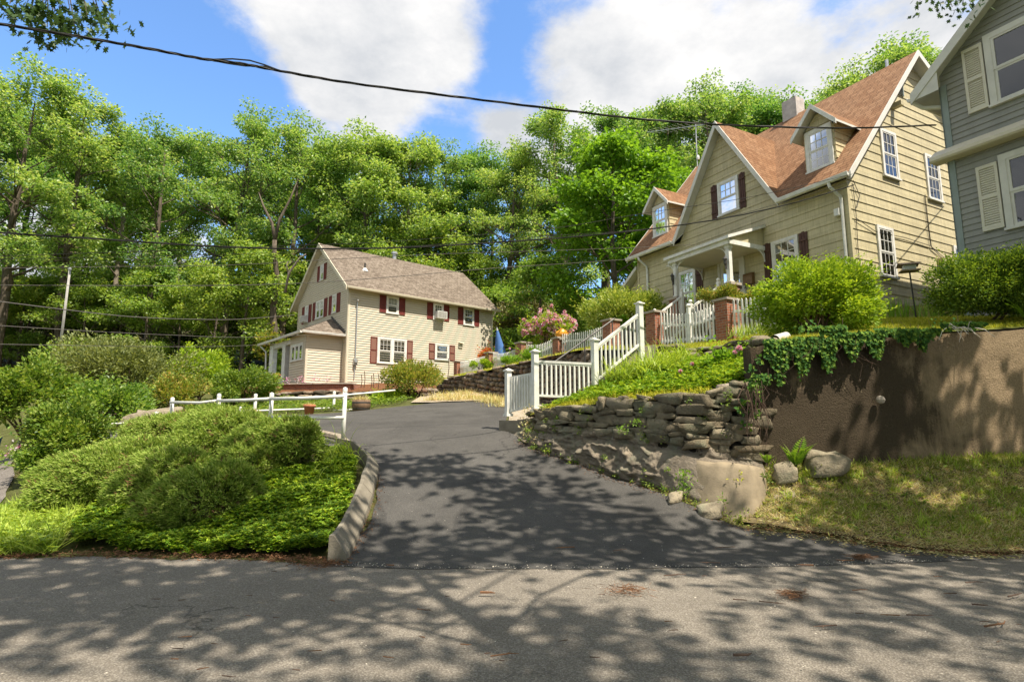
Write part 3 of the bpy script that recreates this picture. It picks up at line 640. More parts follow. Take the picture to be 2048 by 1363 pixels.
# ledge surface
base = [(-.02, 12.9), (.32, 12.15), (.75, 11.6), (1.35, 10.95), (2.05, 10.15), (2.45, 9.6), (2.85, 9.02), (3.3, 8.68), (3.75, 8.75), (4.05, 9.2)]
nb, nh = 220, 48; V = []; Lb, Lf = plen(base), plen(fw)
for j in range(nh + 1):
    w = j / nh
    for i in range(nb + 1):
        u = i / nb; p, d = along(base, u * Lb); q, dq = along(fw, u * Lf)
        z0 = g0(p[0], p[1]) - .12; z1 = zm_f(u) + .07
        a = P2(p) * (1 - w) + P2(q) * w; nr = np.array([dq[1], -dq[0]])
        sm = .25 if .66 < u < .93 and w < .85 else 1.0
        nz = mnoise.ridged_multi_fractal(Vector((u * 11, w * 2.6, 2.2)), .9, 2.1, 5, .8, 2.0) * .10 * sm - .10 * sm + mnoise.fractal(Vector((u * 30, w * 8, 7)), .8, 2, 4) * .07 * sm
        bul = .13 * math.sin(math.pi * min(1, w * 1.15)) * (1 if sm == 1 else .5) - (.12 if .66 < u < .93 and w > .8 else 0) * (1 - (w - .8) / .4)
        bul += .05 * (w > .84)
        k = math.sin(math.pi * min(max(u, .02), .98)) ** .3 * (nz + bul)
        V.append((a[0] + nr[0] * k, a[1] + nr[1] * k, z0 + (z1 - z0) * w))
I = np.arange((nb + 1) * (nh + 1)).reshape(nh + 1, nb + 1)
Fq = np.stack([I[:-1, :-1], I[:-1, 1:], I[1:, 1:], I[1:, :-1]], -1).reshape(-1, 4)
band = np.zeros(len(Fq), int); cu = (np.arange(nb) + .5) / nb; cw = (np.arange(nh) + .5) / nh
o = np_mesh('rock_ledge', np.array(V), Fq, M['ledge'], root, smooth=True)
# smooth cement patch on the ledge's right end
pa = [(2.66, 9.16), (2.9, 8.84), (3.22, 8.56), (3.5, 8.5), (3.78, 8.66), (3.98, 8.98)]; pb = [(2.9, 9.36), (3.1, 9.12), (3.36, 8.9), (3.62, 8.82), (3.86, 8.92), (4.0, 9.12)]
nu_, nv_ = 44, 18; V = []
for k in range(nv_ + 3):
    for i in range(nu_ + 1):
        u = i / nu_; w = min(k / nv_, 1); p, d = along(pa, u * plen(pa)); q, d2 = along(pb, u * plen(pb)); nr = np.array([d2[1], -d2[0]]); zt = 1.0 - .1 * u + .03 * mnoise.noise(Vector((u * 7, 0, 0)))
        z = .02 + (zt - .02) * w; a = P2(p) * (1 - w) + P2(q) * w; n_ = mnoise.fractal(Vector((u * 4, w * 3, 5)), 1, 2, 4) * .02 - .03 * max(0, w - .8) / .2 * (w > .8)
        back = (k - nv_) * .14 if k > nv_ else 0; edge_ = -.10 * (max(0, .035 - u) / .035 + max(0, u - .95) / .05)
        V.append((a[0] + nr[0] * (n_ + edge_ - back), a[1] + nr[1] * (n_ + edge_ - back), z + (.02 if back else 0)))
I = np.arange((nu_ + 1) * (nv_ + 3)).reshape(nv_ + 3, nu_ + 1); Fq = np.stack([I[:-1, :-1], I[:-1, 1:], I[1:, 1:], I[1:, :-1]], -1).reshape(-1, 4)
np_mesh('cement_panel', np.array(V), Fq, M['panel'], root, smooth=True)

# stained concrete retaining wall on the right
root = thing('retaining_wall', (6, 9.6, 1), 'tall stained brown concrete retaining wall above the grass bank', 'wall')
line = [(3.98, 9.36), (6.3, 9.5), (8.5, 9.66), (14.5, 9.95)]
n = 150; nh = 26; V = []; Fq = []
Ll = plen(line); topz = lambda u: 2.86 + .40 * min(1, u * 1.9) + .04 * math.sin(u * 40) * .3 + (-.02 if u < .02 else 0)
for j in range(nh + 1):
    for i in range(n + 1):
        u = i / n; p, d = along(line, u * Ll); w = j / nh; z = .55 + (topz(u) - .55) * w
        nz = mnoise.fractal(Vector((p[0] * 1.3, z * 1.3, 0)), 1, 2, 4) * .025; V.append((p[0], p[1] - nz + .07 * w, z))
I = np.arange((n + 1) * (nh + 1)).reshape(nh + 1, n + 1); Fq = np.stack([I[:-1, :-1], I[:-1, 1:], I[1:, 1:], I[1:, :-1]], -1).reshape(-1, 4).tolist()
b = len(V)
for i in range(n + 1):
    u = i / n; p, d = along(line, u * Ll); V.append((p[0], p[1] + .38, topz(u) + .01))
for i in range(n): Fq.append([nh * (n + 1) + i, nh * (n + 1) + i + 1, b + i + 1, b + i])
# left end
b2 = len(V); V += [(3.98, 9.36 + .38, .55), (3.98, 9.36 + .38, 2.86)]
Fq.append([b2, 0] + [j * (n + 1) for j in range(1, nh + 1)] + [b2 + 1])
np_mesh('wall_face', np.array(V), Fq, M['stucco'], root, smooth=False)
mb = MB(); mb.lathe(Vector((6.08, 9.43, 1.98)), [(.0, .07), (.05, .05), (.07, 0), (.05, -.05), (.0, -.07)], 10); mb.build('drain_plug', M['capstone'], root)

# low stone wall below the picket fence
root = thing('stone_wall', (4.2, 13.7, 3.1), 'low stacked stone wall between picket fence and day lilies', 'wall')
mb, core = MB(), MB()
stone_wall(mb, core, [(3.1, 13.85), (4.0, 13.75), (4.95, 13.4), (5.08, 12.2), (4.55, 10.35), (4.2, 9.75)], lerp([2.85, 2.95, 3.0, 2.9, 2.6, 2.45]), lerp([3.42, 3.44, 3.46, 3.36, 3.12, 2.98]), .35, (.07, .14), (.18, .5), .55, .18, .05, .97)
mb.build('stone_courses', M['stone_dry'], root, True); core.build('wall_core', M['gap'], root)
# field stone wall in front of the far piers
root = thing('stone_wall', (-1, 24, 3), 'round field stone wall under the far picket fence beside beige house', 'wall')
mb, core = MB(), MB()
stone_wall(mb, core, [(-3.75, 28.5), (-1.42, 24), (.3, 20.6), (1.5, 17.9), (1.85, 16.3), (2.05, 15.2)], lerp([3.0, 2.82, 2.4, 2.05, 2.0, 2.2]), lerp([3.74, 3.72, 3.76, 3.78, 3.72, 3.5]), .34, (.13, .22), (.14, .32), .75, .25, .1, .95)
mb.build('stone_courses', M['stone_field'], root, True); core.build('wall_core', M['gap'], root)
# brick topped terrace and stone wall in front of the beige house
root = thing('terrace_wall', (-9.5, 27, 2.6), 'brick faced planting terrace below the beige house porch', 'wall')
mb = MB(); A = at(562, 786, 27.6); B = at(700, 783, 27.2); C = at(702, 768, 27.4); 
mb.box((A.x, A.y, 2.9), (B.x - A.x, B.y - A.y, 0), (.3, 3.0, 0), (0, 0, .55)); mb.build('brick_face', M['brick'], root)
mb = MB(); mb.box((A.x - .1, A.y - .08, 3.45), (B.x - A.x + .2, B.y - A.y, 0), (.1, .45, 0), (0, 0, .06)); mb.build('ledge_cap', M['capstone'], root)
root = thing('stone_wall', (-8, 25.6, 2.4), 'rough brown stone wall behind the white pipe rail fence', 'wall')
mb, core = MB(), MB()
stone_wall(mb, core, [(-13.5, 25.4), (-10.5, 25.2), (-7.2, 24.9), (-5.2, 25.2), (-4.2, 26.2), (-3.6, 27.6)], lerp([1.9, 2.0, 2.1, 2.3, 2.5]), lerp([2.6, 2.85, 2.95, 3.1, 3.3]), .5, (.12, .26), (.25, .8), .6, .25, .1, .97)
mb.build('stone_courses', M['stone_field'], root, True); core.build('wall_core', M['gap'], root)
mb = MB()
tag(region_mesh('upper_terrace', [(-13.5, 25.6), (-10.5, 25.4), (-7.2, 25.1), (-5.3, 25.4), (-4.3, 26.3), (-3.7, 28), (-3.7, 30.5), (-6, 31), (-13.5, 31)], lambda x, y: 2.75 + (y - 25) * .17, M['litter'], .5), kind='structure')

# kerb of the planted island
root = thing('concrete_kerb', (-2.2, 9, .3), 'broad weathered concrete kerb slab between driveway and juniper island', 'kerb')
outer = [(-1.94, 6.93), (-2.02, 7.7), (-2.2, 9.2), (-2.44, 10.65), (-3.02, 11.65), (-3.5, 12.0)]
mb = MB()
def kerb_piece(mb, a, b, n):
    V0 = []
    for i in range(n + 1):
        s = a + (b - a) * i / n; p, d = along(outer, s); nr = np.array([-d[1], d[0]]); zb = max(g0(p[0], p[1]), 0)
        w = .15; hh = .13 + .10 * (1 - s / 5.5); wz = mnoise.noise(Vector((s * 2, 0, 1))) * .012
        prof = [(-.03, -.15), (0, .03 + hh * .25), (.02, .05 + hh * .3), (w, hh + .07), (w + .05, hh + .07), (w + .06, -.2)]
        V0.append([(p[0] + nr[0] * (q + wz), p[1] + nr[1] * (q + wz), zb + z + wz) for q, z in prof])
    k = len(V0[0]); vs = [v for r in V0 for v in r]
    fs = [(i * k + j, (i + 1) * k + j, (i + 1) * k + j + 1, i * k + j + 1) for i in range(n) for j in range(k - 1)] + [tuple(range(k)), tuple(n * k + j for j in range(k))[::-1]]
    mb.add(vs, fs)
Lo = plen(outer)
for a, b in ((0, 2.28), (2.3, 3.83), (3.86, Lo)): kerb_piece(mb, a, b, 16)
mb.build('kerb_slab', M['concrete'], root)
mb = MB(); mb.tube([at(703, 893, 11.9), at(676, 874, 12.6), at(640, 866, 13.1), at(610, 868, 13.4)], .09, 8)
tag(mb.build('edging_log', M['log'], org=(-4, 12.6, 1.2)), 'curved brown edging behind the junipers at the driveway edge', 'edging')
mb = MB(); a, b = Vector((-.22, 13.35, 0)), Vector((.35, 12.78, 0))
mb.box((-.3, 13.25, 1.2), (.72, -.62, 0), (.16, .2, 0), (0, 0, .46)); mb.box((.42, 12.63, 1.2), (.18, .1, 0), (-.3, .4, 0), (0, 0, .48))
tag(mb.build('gate_kerb', M['concrete'], org=(0, 13, 1.3)), 'low concrete kerb block under the white gate post', 'kerb')
mb = MB(); A, B = at(228, 893, 15.0), at(338, 838, 16.0)
mb.beam(A, B, .5, .16); tag(mb.build('concrete_ramp', M['concrete'], org=tuple(A)), 'sloping pale concrete edge beside the tree stump', 'kerb')
# loose rocks
for (px, py, t, sx, sz, lab) in [(1652, 925, 9.0, .30, .16, 'squat grey boulder against the foot of the concrete wall'), (1568, 947, 8.8, .15, .13, 'square pale rock beside the fern'), (1560, 990, 8.65, .2, .06, 'flat slab of rock stacked below the fern'),
                                 (1545, 1010, 8.55, .17, .06, 'thin dark slab leaning at the end of the ledge'), (1585, 1018, 8.6, .2, .09, 'tilted slab with pale face beside the grass bank'), (1530, 1032, 8.5, .12, .06, 'small flat rock lowest in the tumbled pile'), (1420, 1020, 8.45, .16, .08, 'grey rock at the ledge foot beside the driveway'), (1350, 865 + 130, 8.9, .12, .06, 'small grey rock half sunk at the driveway edge'), (300, 850, 16.2, .75, .42, 'large pale boulder beside the tree stump')]:
    mb = MB(); p = at(px, py, t); mb.stone((0, 0, 0), (sx, random.uniform(-.05, .05), .03), (0, sx * .7, .05), (.02, 0, sz), 14, 9, .5, .3)
    o = mb.build('rock', M['stone_dry'], smooth=True); o.location = p; tag(o, lab, 'rock')
root = thing('tree_stump', tuple(at(285, 842, 17)), 'short weathered tree stump on the pale boulder', 'stump')
mb = MB(); b = at(280, 850, 17); mb.tube([b + Vector((0, 0, -.2)), b + Vector((.05, 0, .15)), b + Vector((.12, 0, .42))], [.3, .2, .2], 10); mb.tube([b + Vector((.35, 0, -.1)), b + Vector((.3, 0, .1)), b + Vector((.2, .05, .32))], [.12, .09, .06], 7); mb.build('wood', M['log'], root, True)

# ------------------------------------------------------------------ house parts
class Fr:
    """a wall plane: origin O, direction d along the wall, outward normal n (all in plan)"""
    def __init__(s, O, d, n): s.O = P2(O); s.d = P2(d); s.n = P2(n)
    def __call__(s, a, o, z):
        q = s.O + s.d * a + s.n * o; return Vector((q[0], q[1], z))
    def box(s, mb, a0, a1, o0, o1, z0, z1):
        p = s(a0, o0, z0); mb.box(p, s(a1, o0, z0) - p, s(a0, o1, z0) - p, Vector((0, 0, z1 - z0)))
def siding(mb, fr, z0, z1, course, lims, lip=.02):
    z = z0
    while z < z1 - .01:
        zt = min(z + course, z1)
        a0, a1 = lims(z); b0, b1 = lims(zt)
        if a1 - a0 > .02:
            b0, b1 = (b0, b1) if b1 > b0 else ((b0 + b1) / 2,) * 2
            uvq = [(a0, z), (a1, z), (b1, zt), (b0, zt)]
            mb.quad(fr(a0, lip, z), fr(a1, lip, z), fr(b1, .001, zt), fr(b0, .001, zt), uvq)
            mb.quad(fr(a0, 0, z), fr(a1, 0, z), fr(a1, lip, z), fr(a0, lip, z), [(a0, z)] * 4)
            for q in (a0, a1): mb.add([fr(q, 0, z), fr(q, lip, z), fr(b0 if q == a0 else b1, .001, zt)], [(0, 1, 2)], [[(q, z)] * 3])
        z = zt
def window(parent, fr, s0, s1, z0, z1, cols=3, rows=2, low=False, trim=.085, mat='white', curtain=0, units=1, sashes=2, o0=0.0, sash=.045, screen=False):
    mb = MB(); B = lambda a, b, c, d, e, f: fr.box(mb, a, b, o0 + c, o0 + d, e, f)
    B(s0, s0 + trim, 0, .06, z0 + .05, z1); B(s1 - trim, s1, 0, .06, z0 + .05, z1); B(s0 + trim, s1 - trim, 0, .06, z1 - trim, z1)
    g = MB(); bk = MB(); cu = MB(); sc = MB()
    wi = (s1 - s0 - 2 * trim - (units - 1) * trim * 1.3) / units
    zi0, zi1 = z0 + .06, z1 - trim
    for u in range(units):
        a = s0 + trim + u * (wi + trim * 1.3); b = a + wi
        if u: B(a - trim * 1.3, a, 0, .06, z0 + .05, z1 - trim)
        zs = [(zi0, (zi0 + zi1) / 2, .038, low), ((zi0 + zi1) / 2, zi1, .05, True)] if sashes == 2 else [(zi0, zi1, .045, low)]
        for (q0, q1, o, grid) in zs:
            B(a, a + sash, .02, o, q0, q1); B(b - sash, b, .02, o, q0, q1); B(a + sash, b - sash, .02, o, q0, q0 + sash); B(a + sash, b - sash, .02, o, q1 - sash * .8, q1)
            if grid:
                for k in range(1, cols): m = a + sash + (b - a - 2 * sash) * k / cols; B(m - .009, m + .009, .03, o - .003, q0 + sash, q1 - sash * .8)
                for k in range(1, rows): m = q0 + sash + (q1 - q0 - 1.8 * sash) * k / rows; B(a + sash, b - sash, .03, o - .004, m - .009, m + .009)
            g.quad(fr(a + sash, o0 + .031, q0 + sash), fr(b - sash, o0 + .031, q0 + sash), fr(b - sash, o0 + .031, q1 - sash * .8), fr(a + sash, o0 + .031, q1 - sash * .8))
        bk.quad(fr(a, o0 + .0215, zi0), fr(b, o0 + .0215, zi0), fr(b, o0 + .0215, zi1), fr(a, o0 + .0215, zi1))
        if curtain:
            zc = (zi0 + zi1) / 2
            if curtain == 1:      # swagged half curtain in the lower sash
                n = 10
                for i in range(n):
                    t0, t1 = i / n, (i + 1) / n; f = lambda t: zi0 + .05 + abs(t - .5) * (zc - zi0) * .5
                    cu.quad(fr(a + (b - a) * t0, o0 + .0245, f(t0)), fr(a + (b - a) * t1, o0 + .0245, f(t1)), fr(a + (b - a) * t1, o0 + .0245, zc - .02), fr(a + (b - a) * t0, o0 + .0245, zc - .02))
            if curtain == 2:      # drawn blind in the upper part
                cu.quad(fr(a, o0 + .0245, zc - .3 * (zi1 - zi0) / 2), fr(b, o0 + .0245, zc - .3 * (zi1 - zi0) / 2), fr(b, o0 + .0245, zi1), fr(a, o0 + .0245, zi1))
            if curtain == 3:      # side curtains
                for (q0, q1) in ((a, a + (b - a) * .3), (b - (b - a) * .3, b)): cu.quad(fr(q0, o0 + .0245, zi0), fr(q1, o0 + .0245, zi0), fr(q1, o0 + .0245, zi1), fr(q0, o0 + .0245, zi1))
        if screen:
            sc.quad(fr(a + .02, o0 + .04, zi0), fr(b - .02, o0 + .04, zi0), fr(b - .02, o0 + .04, (zi0 + zi1) / 2 - .02), fr(a + .02, o0 + .04, (zi0 + zi1) / 2 - .02))
    w = mb.build('window', M[mat], parent)
    bk.build('room_backing', M['dark'], w)
    if cu.v: cu.build('curtain', M['curtain'], w)
    g.build('pane', M['glass'], w)
    s = MB(); fr.box(s, s0 - .03, s1 + .03, o0 + 0, o0 + .09, z0, z0 + .05); s.build('sill', M[mat], w)
    return w
def shutter(parent, fr, s0, s1, z0, z1, kind):
    mb = MB(); B = lambda a, b, c, d, e, f: fr.box(mb, a, b, c, d, e, f)
    if kind == 'board':
        n = 3; w = (s1 - s0) / n
        for k in range(n): B(s0 + k * w + .006, s0 + (k + 1) * w - .006, .018, .045, z0 + (.02 if k == 1 else 0), z1 - (.0 if k == 1 else .03))
        h = z1 - z0
        for q in (.16, .80): B(s0 + .01, s1 - .01, .04, .068, z0 + h * q, z0 + h * q + .07)
        return mb.build('shutter', M['shut_brown'], parent)
    if kind in ('panel', 'mesh'):
        fm = .04; zm = (z0 + z1) / 2
        B(s0, s0 + fm, .018, .055, z0, z1); B(s1 - fm, s1, .018, .055, z0, z1)
        for q in (z0, zm - fm / 2, z1 - fm): B(s0 + fm, s1 - fm, .018, .055, q, q + fm)
        p = MB(); 
        for (q0, q1) in ((z0 + fm, zm - fm / 2), (zm + fm / 2, z1 - fm)): fr.box(p, s0 + fm, s1 - fm, .018, .034, q0, q1)
        o = mb.build('shutter', M['shut_red'], parent); p.build('shutter_panel', M['shut_mesh' if kind == 'mesh' else 'shut_red'], o); return o
    fm = .055; zm = z0 + (z1 - z0) * .48
    B(s0, s0 + fm, .018, .06, z0, z1); B(s1 - fm, s1, .018, .06, z0, z1)
    for q, hh in ((z0, .09), (zm, .07), (z1 - .08, .08)): B(s0 + fm, s1 - fm, .018, .06, q, q + hh)
    sl = MB()
    for (q0, q1) in ((z0 + .09, zm), (zm + .07, z1 - .08)):
        z = q0
        while z < q1 - .005:
            t = min(.052, q1 - z)
            sl.quad(fr(s0 + fm, .055, z), fr(s1 - fm, .055, z), fr(s1 - fm, .028, z + t * .95), fr(s0 + fm, .028, z + t * .95)); sl.quad(fr(s0 + fm, .022, z), fr(s1 - fm, .022, z), fr(s1 - fm, .055, z), fr(s0 + fm, .055, z)); z += t
    o = mb.build('shutter', M['louver'], parent); sl.build('louvre', M['louver'], o); return o
def slab(top, edge, pts, th=.1, drop=(0, 0, -1)):
    """a roof plane: shingles on top, painted edges and soffit below; pts wind counter-clockwise seen from above, first edge is the eave"""
    pts = [Vector(p) for p in pts]; ax = (pts[1] - pts[0]).normalized(); n = (pts[1] - pts[0]).cross(pts[-1] - pts[0]).normalized(); ay = n.cross(ax)
    top.poly(pts, [((p - pts[0]).dot(ax), (p - pts[0]).dot(ay)) for p in pts])
    lo = [p + Vector(drop) * th for p in pts]; hi = [p - Vector((0, 0, .004)) for p in pts]
    edge.poly(lo[::-1])
    for i in range(len(pts)): j = (i + 1) % len(pts); edge.quad(lo[i], lo[j], hi[j], hi[i])
def gutter(mb, a, b, n, w=.11):
    """half round gutter along an eave from a to b; n outward in plan"""
    a = Vector(a); b = Vector(b); n = Vector((*n, 0)); prof = [(0, 0), (.0, -.10), (.05, -.125), (.10, -.10), (.12, -.02), (.12, .005), (.105, .005), (.1, -.02), (.02, -.06)]
    A = [a + n * x + Vector((0, 0, z)) for x, z in prof]; Bq = [b + n * x + Vector((0, 0, z)) for x, z in prof]; k = len(prof)
    mb.add(A + Bq, [(i, i + 1, k + i + 1, k + i) for i in range(k - 1)] + [tuple(range(k))[::-1], tuple(range(k, 2 * k))])

# ------------------------------------------------------------------ the tan shingled house
TH = R(27.7); e1 = np.array([-math.sin(TH), math.cos(TH)]); e2 = np.array([e1[1], -e1[0]])
TO = np.array([9.27, 15.0])
TF = Fr(TO, e1, -e2); TG = Fr(TO, e2, -e1)
def TW(s, d, z): q = TO + e1 * s + e2 * d; return Vector((q[0], q[1], z))
root = thing('tan_house', (9.27, 15.0, 4.6), 'tan shingled house with steep red brown roof, dormers and brick footed porch', 'house')
ZB, EZ, ED, SL = 4.1, 8.33, -.35, 1.174
RD, RZ, BS = 3.84, 13.25, .60; HD = 8.3; HS = 8.78
mroof = lambda d: EZ + (d - ED) * SL
mb = MB()
gl_c, gl_h = 4.15, 2.12   # cross gable centre and half width
gtop = lambda z: (gl_c - (11.82 - z) * gl_h / (11.82 - 8.42), gl_c + (11.82 - z) * gl_h / (11.82 - 8.42))
siding(mb, TF, ZB, 8.3, .28, lambda z: (.0, HS))
siding(mb, TF, 8.3, 11.7, .28, lambda z: gtop(z))
mb.build('front_wall', M['tan'], root)
def glim(z):
    f = (z + .16 - 8.74) / SL
    return (max(0, f), min(HD, RD + (RZ - .12 - z) / BS))
mb = MB(); siding(mb, TG, ZB, 13.0, .28, glim); mb.build('gable_wall', M['tan'], root)
mb = MB(); LGf = Fr(TO + e1 * HS, e2, e1); siding(mb, LGf, ZB, 13.0, .28, glim)
BKf = Fr(TO + e2 * HD, e1, e2); siding(mb, BKf, ZB, 10.4, .28, lambda z: (0, HS)); mb.build('rear_wall', M['tan'], root)
for fr_, q_ in ((TF, (-.03, .09)), (TG, (-.036, .07)), (TF, (HS - .09, HS))):
    mb = MB(); fr_.box(mb, *q_, .0, .035, ZB, 8.25); mb.build('corner_board', M['tan'], root)
top, edge = MB(), MB()
s0, s1 = -.32, 9.02; V0, V1 = gl_c - gl_h - .12, gl_c + gl_h + .12; ap = 12.0; dV = ED + (ap - EZ) / SL
slab(top, edge, [TW(s0, ED, EZ), TW(V0, ED, EZ), TW(V0, .0, mroof(0)), TW(V0, .3, mroof(.3)), TW(s0, .3, mroof(.3))][::-1] if False else [TW(V0, ED, EZ), TW(s0, ED, EZ), TW(s0, RD, RZ), TW(gl_c, RD, RZ), TW(gl_c, dV, ap)], .14)
slab(top, edge, [TW(s1, ED, EZ), TW(V1, ED, EZ), TW(gl_c, dV, ap), TW(gl_c, RD, RZ), TW(s1, RD, RZ)], .14)
bz = RZ - BS * (HD + .4 - RD)
slab(top, edge, [TW(s0, HD + .4, bz), TW(s1, HD + .4, bz), TW(s1, RD, RZ), TW(s0, RD, RZ)], .14)
gd = -.3
slab(top, edge, [TW(V0, gd, EZ + .02), TW(V0, ED + .02, EZ + .02), TW(gl_c, dV, ap), TW(gl_c, gd, ap)][::-1] if False else [TW(V0, ED + .03, EZ + .03), TW(V0 + .0, gd, EZ + .03), TW(gl_c, gd, ap), TW(gl_c, dV, ap)][::-1], .14)
slab(top, edge, [TW(V1, ED + .03, EZ + .03), TW(V1, gd, EZ + .03), TW(gl_c, gd, ap), TW(gl_c, dV, ap)], .14)
rf = top.build('roof', M['roof_t'], root); edge.build('soffit', M['trim'], rf)
# barge boards, gutters
mb = MB()
def barge(mb, a, b, w=.2, th=.035, n=(0, 0)):
    a = Vector(a); b = Vector(b); nn = Vector((n[0], n[1], 0)); mb.box(a + Vector((0, 0, -w)), b - a, nn * th, Vector((0, 0, w + .012)))
for (p, q) in (((V0, gd, EZ + .03), (gl_c, gd, ap)), ((V1, gd, EZ + .03), (gl_c, gd, ap))): barge(mb, TW(*p), TW(*q), .24, .035, -e2)
for (p, q) in (((s0, ED, EZ), (s0, RD, RZ)), ((s0, HD + .4, bz), (s0, RD, RZ))): barge(mb, TW(*p), TW(*q), .2, .035, -e1)
for (p, q) in (((s1, ED, EZ), (s1, RD, RZ)),): barge(mb, TW(*p), TW(*q), .2, .035, e1)
mb.build('barge_board', M['trim'], root)
for a_, b_ in ((s0, V0), (V1, s1)):
    mb = MB(); gutter(mb, TW(a_, ED, EZ - .02), TW(b_, ED, EZ - .02), -e2); mb.build('gutter', M['white'], root)
for s, x0 in ((.13, .02), (8.15, 8.05)):
    mb = MB(); p = [TW(s + .12, ED - .05, EZ - .13), TW(s + .1, ED - .04, EZ - .25), TW(s, -.1, EZ - .52), TW(s, -.07, EZ - .7), TW(s, -.07, ZB)]
    mb.tube(p, .045, 8); mb.build('downspout', M['white'], root)
tp, ed = MB(), MB(); slab(tp, ed, [TW(9.75, 6.0, 7.35), TW(9.75, -.1, 7.35), TW(8.8, -.1, 8.0), TW(8.8, 6.0, 8.0)], .16); o = tp.build('side_roof', M['roof_t'], root); ed.build('fascia', M['trim'], o)
mb = MB(); siding(mb, Fr(TO + e2 * .25, e1, -e2), ZB, 7.9, .28, lambda z: (HS, 9.55 if z < 7.4 else max(HS, 9.55 - (z - 7.25) / .684))); mb.build('side_wall', M['tan'], root)
# windows and shutters on the front
window(root, TF, 3.56, 4.44, 8.64, 9.86, 3, 2, False)
for a, b in ((4.47, 4.74), (3.29, 3.57 - .04)): shutter(root, TF, a, b, 8.64, 9.88, 'board')
window(root, TF, 1.55, 2.46, 5.72, 7.18, 3, 2, True, curtain=0)
for a, b in ((2.49, 2.76), (1.24, 1.52)): shutter(root, TF, a, b, 5.75, 7.2, 'board')
window(root, TF, 5.64, 6.50, 5.5, 7.15, 3, 2, True, curtain=0)
for a, b in ((5.32, 5.61), (6.53, 6.8)): shutter(root, TF, a, b, 5.55, 7.18, 'board')
# door
mb = MB(); TF.box(mb, 3.5, 3.6, 0, .07, 4.95, 7.14); TF.box(mb, 4.5, 4.6, 0, .07, 4.95, 7.14); TF.box(mb, 3.6, 4.5, 0, .07, 7.03, 7.14); TF.box(mb, 3.6, 4.5, 0, .05, 4.95, 5.25)
for a, b in ((3.6, 3.72), (4.38, 4.5)): TF.box(mb, a, b, .0, .045, 5.25, 7.03)
TF.box(mb, 3.72, 4.38, 0, .045, 6.92, 7.03)
d = mb.build('door', M['trim'], root); g = MB(); g.quad(*[TF(a, .035, z) for a, z in ((3.72, 5.25), (4.38, 5.25), (4.38, 6.92), (3.72, 6.92))]); g.build('pane', M['glass'], d)
g = MB(); g.quad(*[TF(a, .0215, z) for a, z in ((3.72, 5.25), (4.38, 5.25), (4.38, 6.92), (3.72, 6.92))]); g.build('room_backing', M['dark'], d)
mb = MB(); TF.box(mb, 3.655, 3.685, .045, .09, 5.95, 6.12); mb.build('handle', M['brass'], d)
# gable windows
for (a, b, z0, z1, lo) in ((1.83, 2.64, 8.76, 10.28, True), (4.18, 5.0, 8.5, 10.02, True), (1.19, 2.0, 5.66, 7.18, True), (5.3, 6.1, 5.66, 7.18, True)): window(root, TG, a, b, z0, z1, 3, 2, lo)
mb = MB(); TG.box(mb, 3.02, 3.06, 0, .05, 11.7, 12.2); TG.box(mb, 3.32, 3.36, 0, .05, 11.7, 12.2); TG.box(mb, 3.06, 3.32, 0, .05, 12.15, 12.2)
for k in range(9): z = 11.7 + k * .05; mb.quad(TG(3.06, .045, z), TG(3.32, .045, z), TG(3.32, .012, z + .045), TG(3.06, .012, z + .045))
mb.build('vent', M['greytrim'], root)
# dormers
for nm, c in (('right', .86), ('left', 7.66)):
    w, fz0, fz1, fd = .47, 8.98, 10.28, .3
    DF = Fr(TO - (-e2) * fd, e1, -e2)
    wl = MB(); apz = 10.93; ew = .72
    siding(wl, DF, fz0 - .02, 10.75, .2, lambda z: (c - w * min(1, max(0, (apz - .1 - z) / .55)), c + w * min(1, max(0, (apz - .1 - z) / .55))))
    for sgn in (-1, 1):
        CF = Fr(TO + e1 * (c + sgn * w) + e2 * fd, e2, e1 * sgn)
        siding(wl, CF, fz0, 10.4, .2, lambda z: (max(0.0, 0.0), max(0, (z - EZ) / SL + ED - fd)))
    o = wl.build('dormer', M['tan'], root)
    tp, ed = MB(), MB(); de = ED + (apz + .06 - EZ) / SL; ez = 10.18; dl = ED + (ez - EZ) / SL
    for sgn in (-1, 1):
        p = [TW(c + sgn * ew, dl, ez), TW(c + sgn * ew, fd - .28, ez), TW(c, fd - .28, apz + .06), TW(c, de, apz + .06)]
        slab(tp, ed, p if sgn > 0 else p[::-1], .07)
    r = tp.build('dormer_roof', M['roof_t'], o); ed.build('soffit', M['trim'], r)
    bb = MB()
    for sgn in (-1, 1): barge(bb, TW(c + sgn * ew, fd - .28, ez), TW(c, fd - .28, apz + .06), .15, .03, -e2)
    bb.build('barge_board', M['white'], o)
    window(root, DF, c - .42, c + .42, fz0 + .02, 10.3, 3, 2, True, trim=.11)
# chimney and vent pipe
mb = MB(); p = TW(3.84, 3.75, 12.2); mb.box(p, TW(4.44, 3.75, 12.2) - p, TW(3.84, 4.25, 12.2) - p, Vector((0, 0, 1.75))); mb.build('chimney', M['chim'], root)
mb = MB(); q = TW(.78, 4.2, 12.8); mb.tube([q, q + Vector((0, 0, .9))], .05, 8); mb.build('vent_pipe', M['galv'], root)
